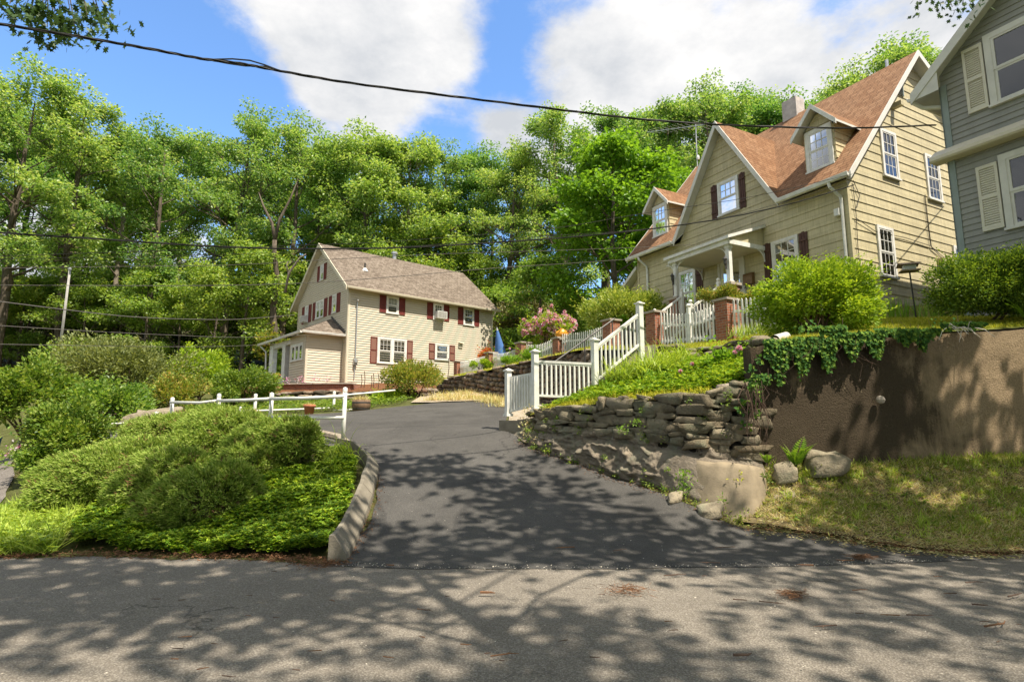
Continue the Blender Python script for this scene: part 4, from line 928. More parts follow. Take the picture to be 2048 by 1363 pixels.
# porch
PS0, PS1, PD = 2.72, 5.3, -1.62
tp, ed = MB(), MB()
slab(tp, ed, [TW(PS1 + .12, PD - .12, 7.22), TW(PS0 - .1, PD - .12, 7.22), TW(PS0 - .1, -.02, 7.83), TW(PS1 + .12, -.02, 7.83)], .1)
o = tp.build('porch_roof', M['roof_g'], root); ed.build('fascia', M['white'], o)
mb = MB(); p = TW(PS0, PD, 7.02); mb.box(p, TW(PS1, PD, 7.02) - p, TW(PS0, -.03, 7.02) - p, Vector((0, 0, .05)))
mb.build('porch_ceiling', M['cream'], o)
mb = MB()
for s in (PS0, PS1): mb.box(TW(s - .04, PD, 6.98), Vector((*(e1 * .08), 0)), Vector((*(e2 * (-PD - .03)), 0)), Vector((0, 0, .14)))
mb.box(TW(PS0, PD - .04, 6.98), Vector((*(e1 * (PS1 - PS0)), 0)), Vector((*(e2 * .08), 0)), Vector((0, 0, .2)))
mb.build('porch_beam', M['white'], root)
for s, sg in ((PS0 + .02, -1), (PS1 - .02, 1)):
    wl = MB(); wl.poly([TW(s, PD + .1, 7.1), TW(s, -.03, 7.1), TW(s, -.03, 7.72), TW(s, PD + .1, 7.2)]); wl.build('porch_cheek', M['tan'], root)
for s in (PS0 + .13, PS1 - .2):
    mb = MB(); c = TW(s, PD + .12, 5.78); mb.cbox(c, .13, .13, 1.22, (*e1, 0)); mb.cbox(c, .18, .18, .08, (*e1, 0)); mb.cbox(c + Vector((0, 0, 1.1)), .17, .17, .1, (*e1, 0)); mb.build('porch_post', M['white'], root)
    mb = MB(); mb.cbox(c - Vector((0, 0, 1.7)), .36, .36, 1.62, (*e1, 0)); b = mb.build('porch_pier', M['brick'], root)
    mb = MB(); mb.cbox(c - Vector((0, 0, .08)), .46, .46, .08, (*e1, 0)); mb.build('cap', M['capstone'], b)
    # carriage lantern on the post
    lb = MB(); q = TW(s + .0, PD + .02, 6.32) - Vector((*(e2 * .07), 0)); lb.lathe(q, [(.02, .02), (.045, .05), (.05, .18), (.075, .2), (.03, .26), (.008, .31)], 8); lb.tube([q + Vector((0, 0, -.12)), q + Vector((0, 0, .05))], .012, 6); lb.box(q + Vector((*(e2 * .03), -.1)), Vector((*(e1 * .02), 0)), Vector((*(e2 * .05), 0)), Vector((0, 0, .3)))
    lb.build('lantern', M['metal'], root)
def gingerbread(mb, c, ax, sz=.36):
    """a quarter round fretwork bracket in the plane of ax and the vertical"""
    ax = Vector(ax); Z = Vector((0, 0, 1)); n = ax.cross(Z) * .02
    mb.beam(c, c + ax * sz, .03, .03); mb.beam(c, c - Z * sz, .03, .03, ax)
    arc = [c + ax * sz * (1 - math.sin(a)) - Z * sz * (1 - math.cos(a)) for a in np.linspace(0, math.pi / 2, 8)]
    mb.tube(arc, .02, 5)
    for k in range(1, 7): mb.beam(c, arc[k], .014, .014, ax if k > 3 else Z)
for (s, d, ax) in ((PS0, -.05, -e2), (PS1, -.05, -e2), (PS1 - .26, PD + .1, -e1), (PS0 + .2, PD + .1, e1), (PS1 - .14, PD + .1, e1)):
    mb = MB(); gingerbread(mb, TW(s, d, 6.98), (*ax, 0)); mb.build('bracket', M['white'], root)
# porch floor, steps and rails
mb = MB(); p = TW(PS0 + .0, PD + .05, 4.2); mb.box(p, Vector((*(e1 * (PS1 - PS0)), 0)), Vector((*(e2 * (-PD - .06)), 0)), Vector((0, 0, .78))); mb.build('porch_floor', M['concrete'], root)
mb = MB()
for k in range(4):
    p = TW(3.2, PD + .02 - .28 * (k + 1), 3.9); mb.box(p, Vector((*(e1 * 1.5), 0)), Vector((*(e2 * .28), 0)), Vector((0, 0, .9 - .18 * k)))
mb.build('steps', M['concrete'], root)
for s in (4.75, 3.2):
    mb = MB(); a = TW(s, PD, 5.75); b = TW(s, PD - 1.2, 4.95); mb.beam(a, b, .06, .06); mb.beam(a - Vector((0, 0, .62)), b - Vector((0, 0, .62)), .05, .05)
    for k in range(1, 9): q = a + (b - a) * k / 9; mb.beam(q - Vector((0, 0, .62)), q, .03, .03, (*e1, 0))
    for q in (a, b): mb.cbox(q - Vector((0, 0, .85)), .1, .1, 1.0, (*e1, 0)); mb.lathe(q + Vector((0, 0, .15)), [(.0, 0), (.03, .01), (.06, .06), (.04, .11), (0, .125)], 10)
    mb.build('handrail', M['white'], root)
# wall hardware
mb = MB(); TF.box(mb, .18, .32, .02, .16, 7.3, 7.5); mb.build('flood_light', M['white'], root)
mb = MB(); TG.box(mb, 4.3, 4.62, .02, .22, 6.45, 6.6); mb.build('outlet_box', M['tan'], root)
mb = MB(); TG.box(mb, 2.62, 2.78, .02, .3, 11.1, 11.25); mb.build('bracket', M['tan'], root)
mb = MB()
for pts in ([(.22, 8.2), (.25, 7.3), (.2, 6.4), (.22, 4.6)], [(.22, 7.2), (1.1, 6.95), (2.6, 7.0), (3.9, 6.95)], [(3.9, 8.55), (3.92, 7.6), (3.95, 6.95), (4.6, 6.7), (5.4, 6.6)], [(3.95, 8.6), (3.97, 7.3), (4.0, 6.9), (5.5, 6.2)], [(.25, 8.3), (.5, 7.9), (.3, 7.5)]): mb.tube([TG(a, .05, z) for a, z in pts], .009, 5)
mb.build('house_cable', M['cable'], root)
o = thing('wall_mailbox', tuple(TF(3.33, .1, 6.05)), 'small copper coloured mailbox on the tan wall beside the porch door', 'mailbox')
mb = MB(); TF.box(mb, 3.15, 3.5, .02, .16, 6.02, 6.3); p = [TF(3.15, .02, 6.3), TF(3.15, .16, 6.3), TF(3.15, .14, 6.38), TF(3.15, .02, 6.4)]; q = [v + Vector((*(e1 * .35), 0)) for v in p]; mb.add(p + q, [(0, 1, 2, 3), (7, 6, 5, 4), (1, 5, 6, 2), (2, 6, 7, 3)]); mb.build('box', M['brass'], o)
mb = MB(); mb.tube([TF(3.2, .1, 6.02), TF(3.2, .16, 5.9), TF(3.26, .17, 5.92)], .012, 5); mb.tube([TF(3.45, .1, 6.02), TF(3.45, .16, 5.9), TF(3.39, .17, 5.92)], .012, 5); mb.build('paper_hook', M['metal'], o)
o = thing('roof_antenna', tuple(TW(9.25, 4.2, 12.8)), 'thin metal television antenna rising behind the tan roof', 'antenna')
mb = MB(); mb.tube([TW(9.3, 4.2, 9), TW(9.27, 4.2, 15.6)], .025, 6); mb.build('mast', M['galv'], o)
A, B = TW(12.6, 4.2, 16.75), TW(8.15, 4.2, 15.05); mb = MB(); mb.tube([A, B], .022, 5)
for k in range(12): q = A + (B - A) * (k + .5) / 12; l = .35 + .5 * k / 12; mb.tube([q - Vector((*(e2 * l), 0)), q + Vector((*(e2 * l), 0))], .009, 4)
mb.build('boom', M['galv'], o)
mb = MB(); q = TW(9.27, 4.2, 13.9); mb.lathe(q + Vector((.03, 0, 0)), [(0, -.12), (.07, -.1), (.08, 0), (.05, .1), (0, .12)], 8); mb.build('rotor', M['white'], o)

# ------------------------------------------------------------------ the beige house at the back
F2 = R(49.6); a1 = np.array([math.sin(F2), math.cos(F2)]); a2 = np.array([-a1[1], a1[0]]); BO = np.array([-8.65, 29.5])
BFr = Fr(BO, a1, -a2); BGr = Fr(BO, a2, -a1)
def BW(s, d, z): q = BO + a1 * s + a2 * d; return Vector((q[0], q[1], z))
root = thing('beige_house', (-8.65, 29.5, 3.4), 'beige clapboard house with maroon shutters, brown roof and side porch', 'house')
BL, BD, BZ, BE, BR, BRZ = 9.72, 7.35, 3.62, 8.72, 3.72, 12.0; BS_ = (BRZ - BE) / (BR + .38)
mb = MB(); siding(mb, BFr, BZ, 8.9, .128, lambda z: (0, BL), .034); mb.build('front_wall', M['far'], root)
blim = lambda z: (max(0, (z + .1 - BE) / BS_ - .38), min(BD, 2 * BR - ((z + .1 - BE) / BS_ - .38)))
mb = MB(); siding(mb, BGr, BZ, 11.8, .128, blim, .034); mb.build('gable_wall', M['far'], root)
mb = MB(); siding(mb, Fr(BO + a1 * BL, a2, a1), BZ, 11.8, .3, blim); siding(mb, Fr(BO + a2 * BD, a1, a2), BZ, 8.9, .3, lambda z: (0, BL)); mb.build('rear_wall', M['far'], root)
for fr_, q_ in ((BFr, (-.02, .09)), (BGr, (-.042, .08)), (BFr, (BL - .09, BL))):
    mb = MB(); fr_.box(mb, *q_, 0, .042, BZ, 8.6); mb.build('corner_board', M['cream'], root)
tp, ed = MB(), MB(); r0, r1 = -.3, BL + .3
slab(tp, ed, [BW(r0, -.38, BE), BW(r1, -.38, BE), BW(r1, BR, BRZ), BW(r0, BR, BRZ)], .14)
bz2 = BRZ - BS_ * (BD + .5 - BR); slab(tp, ed, [BW(r1, BD + .5, bz2), BW(r0, BD + .5, bz2), BW(r0, BR, BRZ), BW(r1, BR, BRZ)], .14)
r = tp.build('roof', M['roof_f'], root); ed.build('soffit', M['cream'], r)
mb = MB()
for p, q in (((r0, -.38, BE), (r0, BR, BRZ)), ((r0, BD + .5, bz2), (r0, BR, BRZ))): barge(mb, BW(*p), BW(*q), .22, .04, -a1)
mb.build('barge_board', M['cream'], root)
mb = MB(); gutter(mb, BW(r0, -.38, BE - .02), BW(r1, -.38, BE - .02), -a2); mb.build('gutter', M['cream'], root)
mb = MB(); mb.tube([BW(BL - .1, -.43, BE - .14), BW(BL - .1, -.4, BE - .25), BW(BL - .08, -.08, BE - .5), BW(BL - .08, -.07, BZ + .6)], .05, 8); mb.build('downspout', M['cream'], root)
for (a, b, z0, z1, cur, sh) in ((2.2, 2.96, 7.6, 8.6, 2, ((1.79, 2.17), (2.99, 3.37))), (5.25, 5.96, 7.6, 8.6, 0, ((4.83, 5.22), (5.99, 6.37))), (7.42, 8.22, 7.53, 8.6, 0, ((7.02, 7.4), (8.24, 8.62)))):
    window(root, BFr, a, b, z0, z1, 3, 2, False, trim=.09, curtain=cur)
    for q in sh: shutter(root, BFr, *q, z0 + .02, 8.59, 'panel')
window(root, BFr, 1.74, 3.54, 4.8, 6.26, 3, 2, False, trim=.11, units=2, curtain=1)
for q in ((1.33, 1.71), (3.56, 3.92)): shutter(root, BFr, *q, 4.79, 6.22, 'mesh')
window(root, BFr, 5.42, 6.4, 5.25, 6.23, 1, 1, False, trim=.1, curtain=2)
for q in ((5.01, 5.39), (6.44, 6.82)): shutter(root, BFr, *q, 5.27, 6.2, 'mesh')
for (a, b, z0, z1, u, sh) in ((1.45, 2.03, 7.57, 8.64, 1, ((1.0, 1.42), (2.06, 2.48))), (3.2, 4.38, 7.57, 8.64, 2, ((2.75, 3.17), (4.41, 4.83))), (5.52, 6.1, 7.57, 8.64, 1, ((5.1, 5.5), (6.14, 6.55))), (3.46, 3.98, 9.8, 10.75, 1, ((3.08, 3.43), (4.01, 4.4)))):
    window(root, BGr, a, b, z0, z1, 3, 2, False, trim=.08, units=u)
    for q in sh: shutter(root, BGr, *q, z0, z1, 'panel')
# chimney flue and vent
mb = MB(); q = BW(3.9, 4.3, 11.2); q = at(789, 512, (BO + a1 * 4.3 + a2 * 4.2)[1] / ray(789, 512)[1]); mb.tube([q - Vector((0, 0, .9)), q + Vector((0, 0, .1))], .13, 10); mb.lathe(q + Vector((0, 0, .1)), [(.13, 0), (.2, .02), (.2, .16), (.0, .22)], 10); mb.build('flue', M['galv'], root)
mb = MB(); q = BW(1.6, 1.55, BE + (1.55 + .38) * BS_); mb.tube([q, q + Vector((0, 0, .42))], .055, 8); b = mb.build('vent_pipe', M['metal'], root)
mb = MB(); mb.lathe(q + Vector((0, 0, -.08)), [(.2, 0), (.09, .2), (.06, .2)], 10); mb.build('flashing', M['white'], b)
# service conduit and meter
mb = MB(); mb.tube([BFr(.47, .08, 8.0), BFr(.47, .08, 4.95)], .03, 6); mb.tube([BFr(.47, .08, 8.0), BFr(.47, .16, 8.1), BFr(.42, .22, 8.02)], .04, 6); c = mb.build('conduit', M['galv'], root)
mb = MB(); BFr.box(mb, .37, .57, .02, .16, 4.62, 4.95); mb.lathe(BFr(.47, .2, 4.8), [(0, -.08), (.09, -.07), (.09, .07), (0, .08)], 10); mb.tube([BFr(.47, .08, 4.62), BFr(.45, .08, 3.9)], .022, 6); mb.build('meter', M['galv'], root)
mb = MB(); BFr.box(mb, 7.08, 7.38, .02, .2, 6.36, 6.42); BFr.box(mb, 7.1, 7.36, .02, .08, 6.1, 6.36); mb.build('vent_hood', M['cream'], root)
# side porch
PBO = BO + a2 * .5; pl, pw0, pw1, PZ = -1.95, .5, 6.2, 6.06
PR = Fr(PBO, a1, -a2); PLf = Fr(BO + a1 * pl, a2, -a1)
mb = MB(); siding(mb, PR, BZ, PZ + .12, .128, lambda z: (pl, 0), .034); siding(mb, PLf, BZ, PZ + .1, .128, lambda z: (pw0, 2.75), .034); PR.box(mb, pl - .03, pl + .1, 0, .03, BZ, PZ); PLf.box(mb, pw0 - .03, pw0 + .1, 0, .03, BZ, PZ); mb.build('porch_wall', M['far'], root)
window(root, PLf, .8, 2.5, 4.78, 5.68, 1, 1, False, trim=.1, units=3, sashes=1, mat='white')
mb = MB()
for (q0, q1) in ((3.45, 3.95), (5.5, 6.1)): PLf.box(mb, q0, q1, -.3, .02, 3.5, PZ)
PLf.box(mb, 3.95, 5.5, -.12, .0, 3.5, 4.15); PLf.box(mb, 2.75, 6.1, -.2, .0, PZ - .25, PZ)
mb.build('porch_post', M['white'], root)
mb = MB(); mb.quad(PLf(3.95, -.1, 4.15), PLf(5.5, -.1, 4.15), PLf(5.5, -.1, 5.8), PLf(3.95, -.1, 5.8)); mb.build('pane', M['glass'], root)
mb = MB(); mb.box(BW(pl, pw0, 3.3), Vector((*(a1 * -pl), 0)), Vector((*(a2 * 5.7), 0)), Vector((0, 0, .42))); mb.build('porch_floor', M['concrete'], root)
tp, ed = MB(), MB(); ez_, eo = 6.22, .35
slab(tp, ed, [BW(pl - eo, 7.0, ez_), BW(pl - eo, pw0 - .35, ez_), BW(0, 2.0, 7.32), BW(0, 7.0, 7.32)], .12)
slab(tp, ed, [BW(pl - eo, pw0 - .35, ez_), BW(.0, pw0 - .35, ez_), BW(0, 2.0, 7.32)], .12)
r = tp.build('porch_roof', M['roof_f'], root); ed.build('soffit', M['cream'], r)
mb = MB(); gutter(mb, BW(pl - eo, pw0 - .35, ez_ - .02), BW(-.02, pw0 - .35, ez_ - .02), -a2); gutter(mb, BW(pl - eo, 7.0, ez_ - .02), BW(pl - eo, pw0 - .35, ez_ - .02), -a1); mb.tube([BW(pl - eo, 6.9, ez_ - .1), BW(pl - .1, 6.5, ez_ - .5), BW(pl - .05, 6.4, 3.6)], .05, 8); mb.build('gutter', M['white'], root)
mb = MB(); a, b = BW(0.02, 2.02, 7.34), BW(.02, pw0 - .3, 6.3); mb.beam(a + Vector((*(-a1 * .06), .06)), b + Vector((*(-a1 * .06), .06)), .1, .08); mb.build('flashing', M['roof_g'], root)
mb = MB(); mb.tube([PLf(6.3, .3, 4.3), PLf(6.9, 1.4, 3.7)], .03, 6); mb.build('handrail', M['white'], root)
def ac_unit(fr, s0, s1, z0, z1, out, lab):
    o = thing('air_conditioner', tuple(fr((s0 + s1) / 2, out, z0)), lab, 'air conditioner')
    mb = MB(); fr.box(mb, s0, s1, .03, out, z0, z1); mb.build('casing', M['white'], o)
    g = MB()
    for k in range(7): z = z0 + .05 + (z1 - z0 - .1) * k / 7; fr.box(g, s0 + .05, s1 - .05, out, out + .012, z, z + .018)
    for k in range(1, 6): a = s0 + (s1 - s0) * k / 6; fr.box(g, a, a + .012, out, out + .016, z0 + .04, z1 - .04)
    g.build('grille', M['trim'], o)
    d = MB(); d.quad(*[fr(a, out + .003, z) for a, z in ((s0 + .04, z0 + .04), (s1 - .04, z0 + .04), (s1 - .04, z1 - .04), (s0 + .04, z1 - .04))]); d.build('fin_panel', M['screen'], o)
ac_unit(BFr, 5.32, 5.98, 7.68, 8.1, .42, 'white window air conditioner jutting from the long front wall of beige house')
ac_unit(BGr, 5.55, 6.08, 7.6, 7.98, .35, 'small white window air conditioner in the gable wall of beige house')

# ------------------------------------------------------------------ the grey house on the right
GO = np.array([10.213, 12.559]); gd1 = -e1
GFr = Fr(GO, gd1, -e2); GL = Fr(GO, e2, e1)
def GW(s, d, z): q = GO + gd1 * s + e2 * d; return Vector((q[0], q[1], z))
root = thing('grey_house', (10.2, 12.6, 4.7), 'blue grey clapboard house with cream louvred shutters at the right edge', 'house')
GS, GE, GEZ = .90, -.5, 9.48; GC = 4.2
glim2 = lambda z: (max(0, (z + .12 - GEZ) / GS + GE), min(2 * GC, 2 * GC - ((z + .12 - GEZ) / GS + GE)))
mb = MB(); siding(mb, GFr, 3.64, 7.62, .14, lambda z: (0, 2 * GC)); siding(mb, GFr, 7.95, 13.3, .14, glim2); mb.build('front_wall', M['grey'], root)
mb = MB(); siding(mb, GL, 3.64, 9.5, .2, lambda z: (0, 9)); siding(mb, Fr(GO + gd1 * 2 * GC, e2, -e1), 4.2, 9.5, .2, lambda z: (0, 9)); mb.build('side_wall', M['grey'], root)
mb = MB(); GFr.box(mb, -.03, .12, 0, .035, 3.6, 7.62); GFr.box(mb, -.03, .12, 0, .035, 7.95, 9.5); GL.box(mb, -.035, .1, 0, .03, 3.6, 9.5); mb.build('corner_board', M['greytrim'], root)
# belt roof between the storeys
mb = MB(); p = [(-.02, 7.95), (.06, 7.95), (.32, 7.74), (.33, 7.66), (.3, 7.62), (.0, 7.62)]; A = [GFr(-.25, o, z) for o, z in p]; B = [GFr(2 * GC + .2, o, z) for o, z in p]; k = len(p)
mb.add(A + B, [(i, (i + 1) % k, k + (i + 1) % k, k + i) for i in range(k)] + [tuple(range(k)), tuple(range(k, 2 * k))[::-1]]); mb.build('belt_course', M['cream'], root)
tp, ed = MB(), MB(); gap_ = -.32; gap_z = GEZ + (GC - GE) * GS
slab(tp, ed, [GW(GE, 9.3, GEZ), GW(GE, gap_, GEZ), GW(GC, gap_, gap_z), GW(GC, 9.3, gap_z)], .13)
slab(tp, ed, [GW(2 * GC - GE, gap_, GEZ), GW(2 * GC - GE, 9.3, GEZ), GW(GC, 9.3, gap_z), GW(GC, gap_, gap_z)], .13)
r = tp.build('roof', M['roof_g'], root); ed.build('soffit', M['trim'], r)
mb = MB(); barge(mb, GW(GE, gap_, GEZ), GW(GC, gap_, gap_z), .26, .04, -e2); barge(mb, GW(2 * GC - GE, gap_, GEZ), GW(GC, gap_, gap_z), .26, .04, -e2)
q = [GFr(GE, .34, 9.3), GFr(.1, .34, 9.78), GFr(.1, .34, 9.3)]; mb.poly(q); mb.build('barge_board', M['trim'], root)
mb = MB(); gutter(mb, GW(GE, -.3, GEZ - .02), GW(GE, 9.2, GEZ - .02), e1); mb.tube([GW(GE - .05, -.15, GEZ - .12), GW(GE + .1, -.02, GEZ - .3), GW(-.06, .1, GEZ - .42)], .05, 8); mb.build('gutter', M['trim'], root)
window(root, GFr, .92, 2.1, 8.5, 10.21, 1, 1, False, trim=.13, mat='trim', sash=.06)
window(root, GFr, .92, 2.1, 5.68, 7.37, 1, 1, False, trim=.13, mat='trim', sash=.06, curtain=0)
shutter(root, GFr, .5, .89, 8.55, 10.1, 'louvre'); shutter(root, GFr, .5, .89, 5.77, 7.26, 'louvre')
mb = MB(); mb.tube([TG(5.2, .3, 9.0), GW(-.1, .6, 8.9), GW(-.05, .3, 9.1)], .012, 5); mb.build('house_cable', M['cable'], root)

# ------------------------------------------------------------------ fences, rails and steps
e1v, e2v = Vector((*e1, 0)), Vector((*e2, 0))
FL0, FLd = np.array([5.67, 14.8]), np.array([-.49, .872]); FLd = FLd / np.linalg.norm(FLd); FLn = np.array([-FLd[1], FLd[0]])
def FP(s, z=0, off=0): q = FL0 + FLd * s + FLn * off; return Vector((q[0], q[1], z))
PIERS = [(0, 3.68, 1.17, .40, 'brick pier nearest the big round bush, right end of the gate'), (2.65, 3.84, 1.13, .40, 'brick pier at the left of the white picket gate, above the stairs'),
         (4.74, 3.95, 1.1, .42, 'brick pier behind the thin dark handrail'), (7.87, 4.05, .8, .38, 'brick pier carrying the orange ornament'),
         (10.6, 4.05, .95, .5, 'squat brick pier between the pink shrub and the blue umbrella'), (13.6, 4.02, .88, .42, 'brick pier just left of the closed blue umbrella'), (17.3, 4.0, .84, .4, 'farthest brick pier, against the wall of the beige house')]
for i, (s, zb, h, w, lab) in enumerate(PIERS):
    b = FP(s, zb - .3); root = thing('brick_pier', tuple(b), lab, 'pier', 'brick piers of the garden fence')
    dx = Vector((*FLd, 0)); mb = MB(); mb.cbox(b, w, w, h + .24, dx); mb.build('shaft', M['brick'], root)
    mb = MB(); mb.cbox(b + Vector((0, 0, h + .24)), w + .1, w + .1, .06, dx); mb.build('cap', M['capstone'], root)
def pickets(sA, sB, zA, zB, h, dip, lab, sp=.118, gate=False):
    n = max(3, int((sB - sA) / sp)); mid = FP((sA + sB) / 2, (zA + zB) / 2)
    root = thing('picket_gate' if gate else 'picket_fence', tuple(mid), lab, 'gate' if gate else 'fence', None if gate else 'white picket fence panels between the piers')
    mb = MB(); dx = Vector((*FLd, 0))
    for k in range(n):
        u = (k + .5) / n; s = sA + (sB - sA) * u; z = zA + (zB - zA) * u; t = h - dip * math.sin(math.pi * u) + random.uniform(-.006, .006)
        p = FP(s, z + .05, .03); w = .052; a = p - dx * w / 2; d = Vector((*FLn, 0)) * .018; Z = Vector((0, 0, 1))
        f = [a, a + dx * w, a + dx * w + Z * (t - .05), a + dx * w / 2 + Z * t, a + Z * (t - .05)]
        g = [q + d for q in f]; mb.add(f + g, [(4, 3, 2, 1, 0), (5, 6, 7, 8, 9)] + [(i, (i + 1) % 5, 5 + (i + 1) % 5, 5 + i) for i in range(5)])
    mb.build('picket_panel', M['white'], root)
    for q in (.18, .72):
        mb = MB(); m = 8
        for k in range(m):
            u0, u1 = k / m, (k + 1) / m; f = lambda u: FP(sA + (sB - sA) * u, zA + (zB - zA) * u + h * q - (dip * math.sin(math.pi * u) if q > .5 else 0), .005)
            mb.beam(f(u0), f(u1), .04, .075)
        mb.build('rail', M['white'], root)
    return root
pickets(-1.75, -.22, 3.72, 3.76, 1.0, .05, 'white picket fence panel right of the nearest brick pier')
g = pickets(.22, 2.42, 3.7, 3.84, 1.02, .14, 'white picket gate panel with diagonal brace between two brick piers', gate=True)
mb = MB(); mb.beam(FP(1.35, 4.42, -.02), FP(2.2, 3.95, -.02), .04, .06); mb.build('brace', M['white'], g)
mb = MB(); mb.cbox(FP(1.3, 3.7, 0), .09, .09, 1.15, (*FLd, 0)); mb.lathe(FP(1.3, 4.85, 0), [(0, 0), (.04, .01), (.07, .06), (.05, .11), (0, .13)], 10); mb.build('gate_post', M['white'], g)
pickets(4.98, 7.65, 3.97, 4.05, .86, .05, 'white picket fence panel rising to the pier behind the handrail')
pickets(8.1, 10.3, 4.06, 4.06, .8, .16, 'white picket fence panel under the pink flowering shrub')
pickets(10.9, 13.35, 4.06, 4.03, .8, .18, 'sagging white picket fence panel below the blue umbrella')
pickets(13.85, 17.05, 4.03, 4.0, .72, .02, 'farthest white picket fence panel beside the beige house')
# white vinyl railing and gate
def vpost(root, p, h, w=.127):
    mb = MB(); mb.cbox(p, w, w, h, (.85, .5, 0)); mb.cbox(p, w + .05, w + .05, .06, (.85, .5, 0)); b = mb.build('post', M['white'], root)
    mb = MB(); q = p + Vector((0, 0, h)); mb.cbox(q, w + .06, w + .06, .03, (.85, .5, 0))
    dx = Vector((.85, .5, 0)).normalized(); dy = Vector((-dx.y, dx.x, 0)); r = (w + .03) / 2; c = [q + Vector((0, 0, .03)) + dx * i * r + dy * j * r for i, j in ((-1, -1), (1, -1), (1, 1), (-1, 1))]; tip = q + Vector((0, 0, .075))
    mb.add(c + [tip], [(0, 1, 4), (1, 2, 4), (2, 3, 4), (3, 0, 4)]); mb.build('post_cap', M['white'], b); return b
def rail_panel(root, A, B, z0A, z0B, z1A, z1B, n, rw=.06, bal=.038, name='baluster'):
    for za, zb in ((z1A, z1B), (z0A, z0B)):
        mb = MB(); mb.beam(Vector((A.x, A.y, za)), Vector((B.x, B.y, zb)), rw, .05); 
        if za == z1A: mb.beam(Vector((A.x, A.y, za - .04)), Vector((B.x, B.y, zb - .04)), rw * .6, .05)
        mb.build('rail', M['white'], root)
    for k in range(n):
        u = (k + .5) / n; p = A + (B - A) * u; b = MB(); b.beam(Vector((p.x, p.y, z0A + (z0B - z0A) * u)), Vector((p.x, p.y, z1A + (z1B - z1A) * u)), bal, bal, (.85, .5, 0)); b.build(name, M['white'], root)
pA, pB, pC, pD = Vector((-.09, 13.25, 0)), Vector((.52, 12.8, 0)), Vector((1.88, 12.85, 0)), Vector((3.08, 13.5, 0))
zpx = lambda p, py: CAMZ + p.y * ray(1024, py)[2] / ray(1024, py)[1]
root = thing('garden_gate', (-.09, 13.25, 1.75), 'small white slatted gate on a kerb at the foot of garden stairs', 'gate')
vpost(root, Vector((pA.x, pA.y, zpx(pA, 832))), zpx(pA, 742) - zpx(pA, 832), .12)
u = (pB - pA); a_, b_ = pA + u * .1, pB - u * .1
rail_panel(root, a_, b_, zpx(a_, 822), zpx(b_, 811), zpx(a_, 755), zpx(b_, 747), 8, .04, .05, 'slat')
mb = MB(); mb.beam(a_ + Vector((0, 0, zpx(a_, 824))), a_ + Vector((0, 0, zpx(a_, 752))), .08, .04); mb.beam(b_ + Vector((0, 0, zpx(b_, 814))), b_ + Vector((0, 0, zpx(b_, 745))), .08, .04); mb.build('stile', M['white'], root)
root = thing('stair_railing', (1.88, 12.85, 1.9), 'white baluster railing running level then climbing the garden stairs', 'railing')
vpost(root, Vector((pB.x, pB.y, zpx(pB, 824))), zpx(pB, 704) - zpx(pB, 824)); vpost(root, Vector((pC.x, pC.y, zpx(pC, 790))), zpx(pC, 681) - zpx(pC, 790)); vpost(root, Vector((pD.x, pD.y, zpx(pD, 745))), zpx(pD, 608) - zpx(pD, 745))
rail_panel(root, pB, pC, zpx(pB, 790), zpx(pC, 796), zpx(pB, 722), zpx(pC, 728), 13)
rail_panel(root, pC, pD, zpx(pC, 763), zpx(pD, 686), zpx(pC, 696), zpx(pD, 626), 11)
# garden stairs
sd = (pD - pC).normalized(); sn = Vector((-sd.y, sd.x, 0)); SL_ = (pD - pC).length
root = thing('garden_stairs', (2.1, 13.6, 2.0), 'concrete and stone garden stairs climbing behind the white railing', 'stairs')
for k in range(8):
    mb = MB(); z = 2.0 + k * .19; p = pC + sd * (.02 + k * .235) + sn * .1; mb.box(Vector((p.x, p.y, 1.5)), sd * (.30 if k < 7 else .8), sn * 1.25, Vector((0, 0, z - 1.5))); mb.build('step', M['concrete'], root)
mb = MB(); q = [pC + sn * .03 + Vector((0, 0, 1.6)), pD + sn * .03 + sd * .5 + Vector((0, 0, 1.6)), pD + sn * .03 + sd * .5 + Vector((0, 0, 3.5)), pD + sn * .03 + Vector((0, 0, 3.4)), pC + sn * .03 + Vector((0, 0, 2.05))]; w = [v + sn * .07 for v in q]
mb.add(q + w, [(0, 1, 2, 3, 4), (9, 8, 7, 6, 5)] + [(i, (i + 1) % 5, 5 + (i + 1) % 5, 5 + i) for i in range(5)]); mb.build('side_wall', M['concrete'], root)
root = thing('metal_handrail', (1.3, 14, 2.3), 'thin dark metal handrail on the far side of the garden stairs', 'handrail')
mb = MB(); A, B = at(1096, 733, 13.9), at(1229, 637, 14.9); mb.tube([at(1090, 745, 13.8), A, B], .022, 6); mb.build('rail', M['metal'], root)
for px, t, b in ((1167, 14.4, 724), (1224, 14.85, 690)):
    mb = MB(); q = A + (B - A) * ((px - 1096) / 133); mb.tube([q, q - Vector((0, 0, .62))], .016, 6); mb.build('post', M['metal'], root)
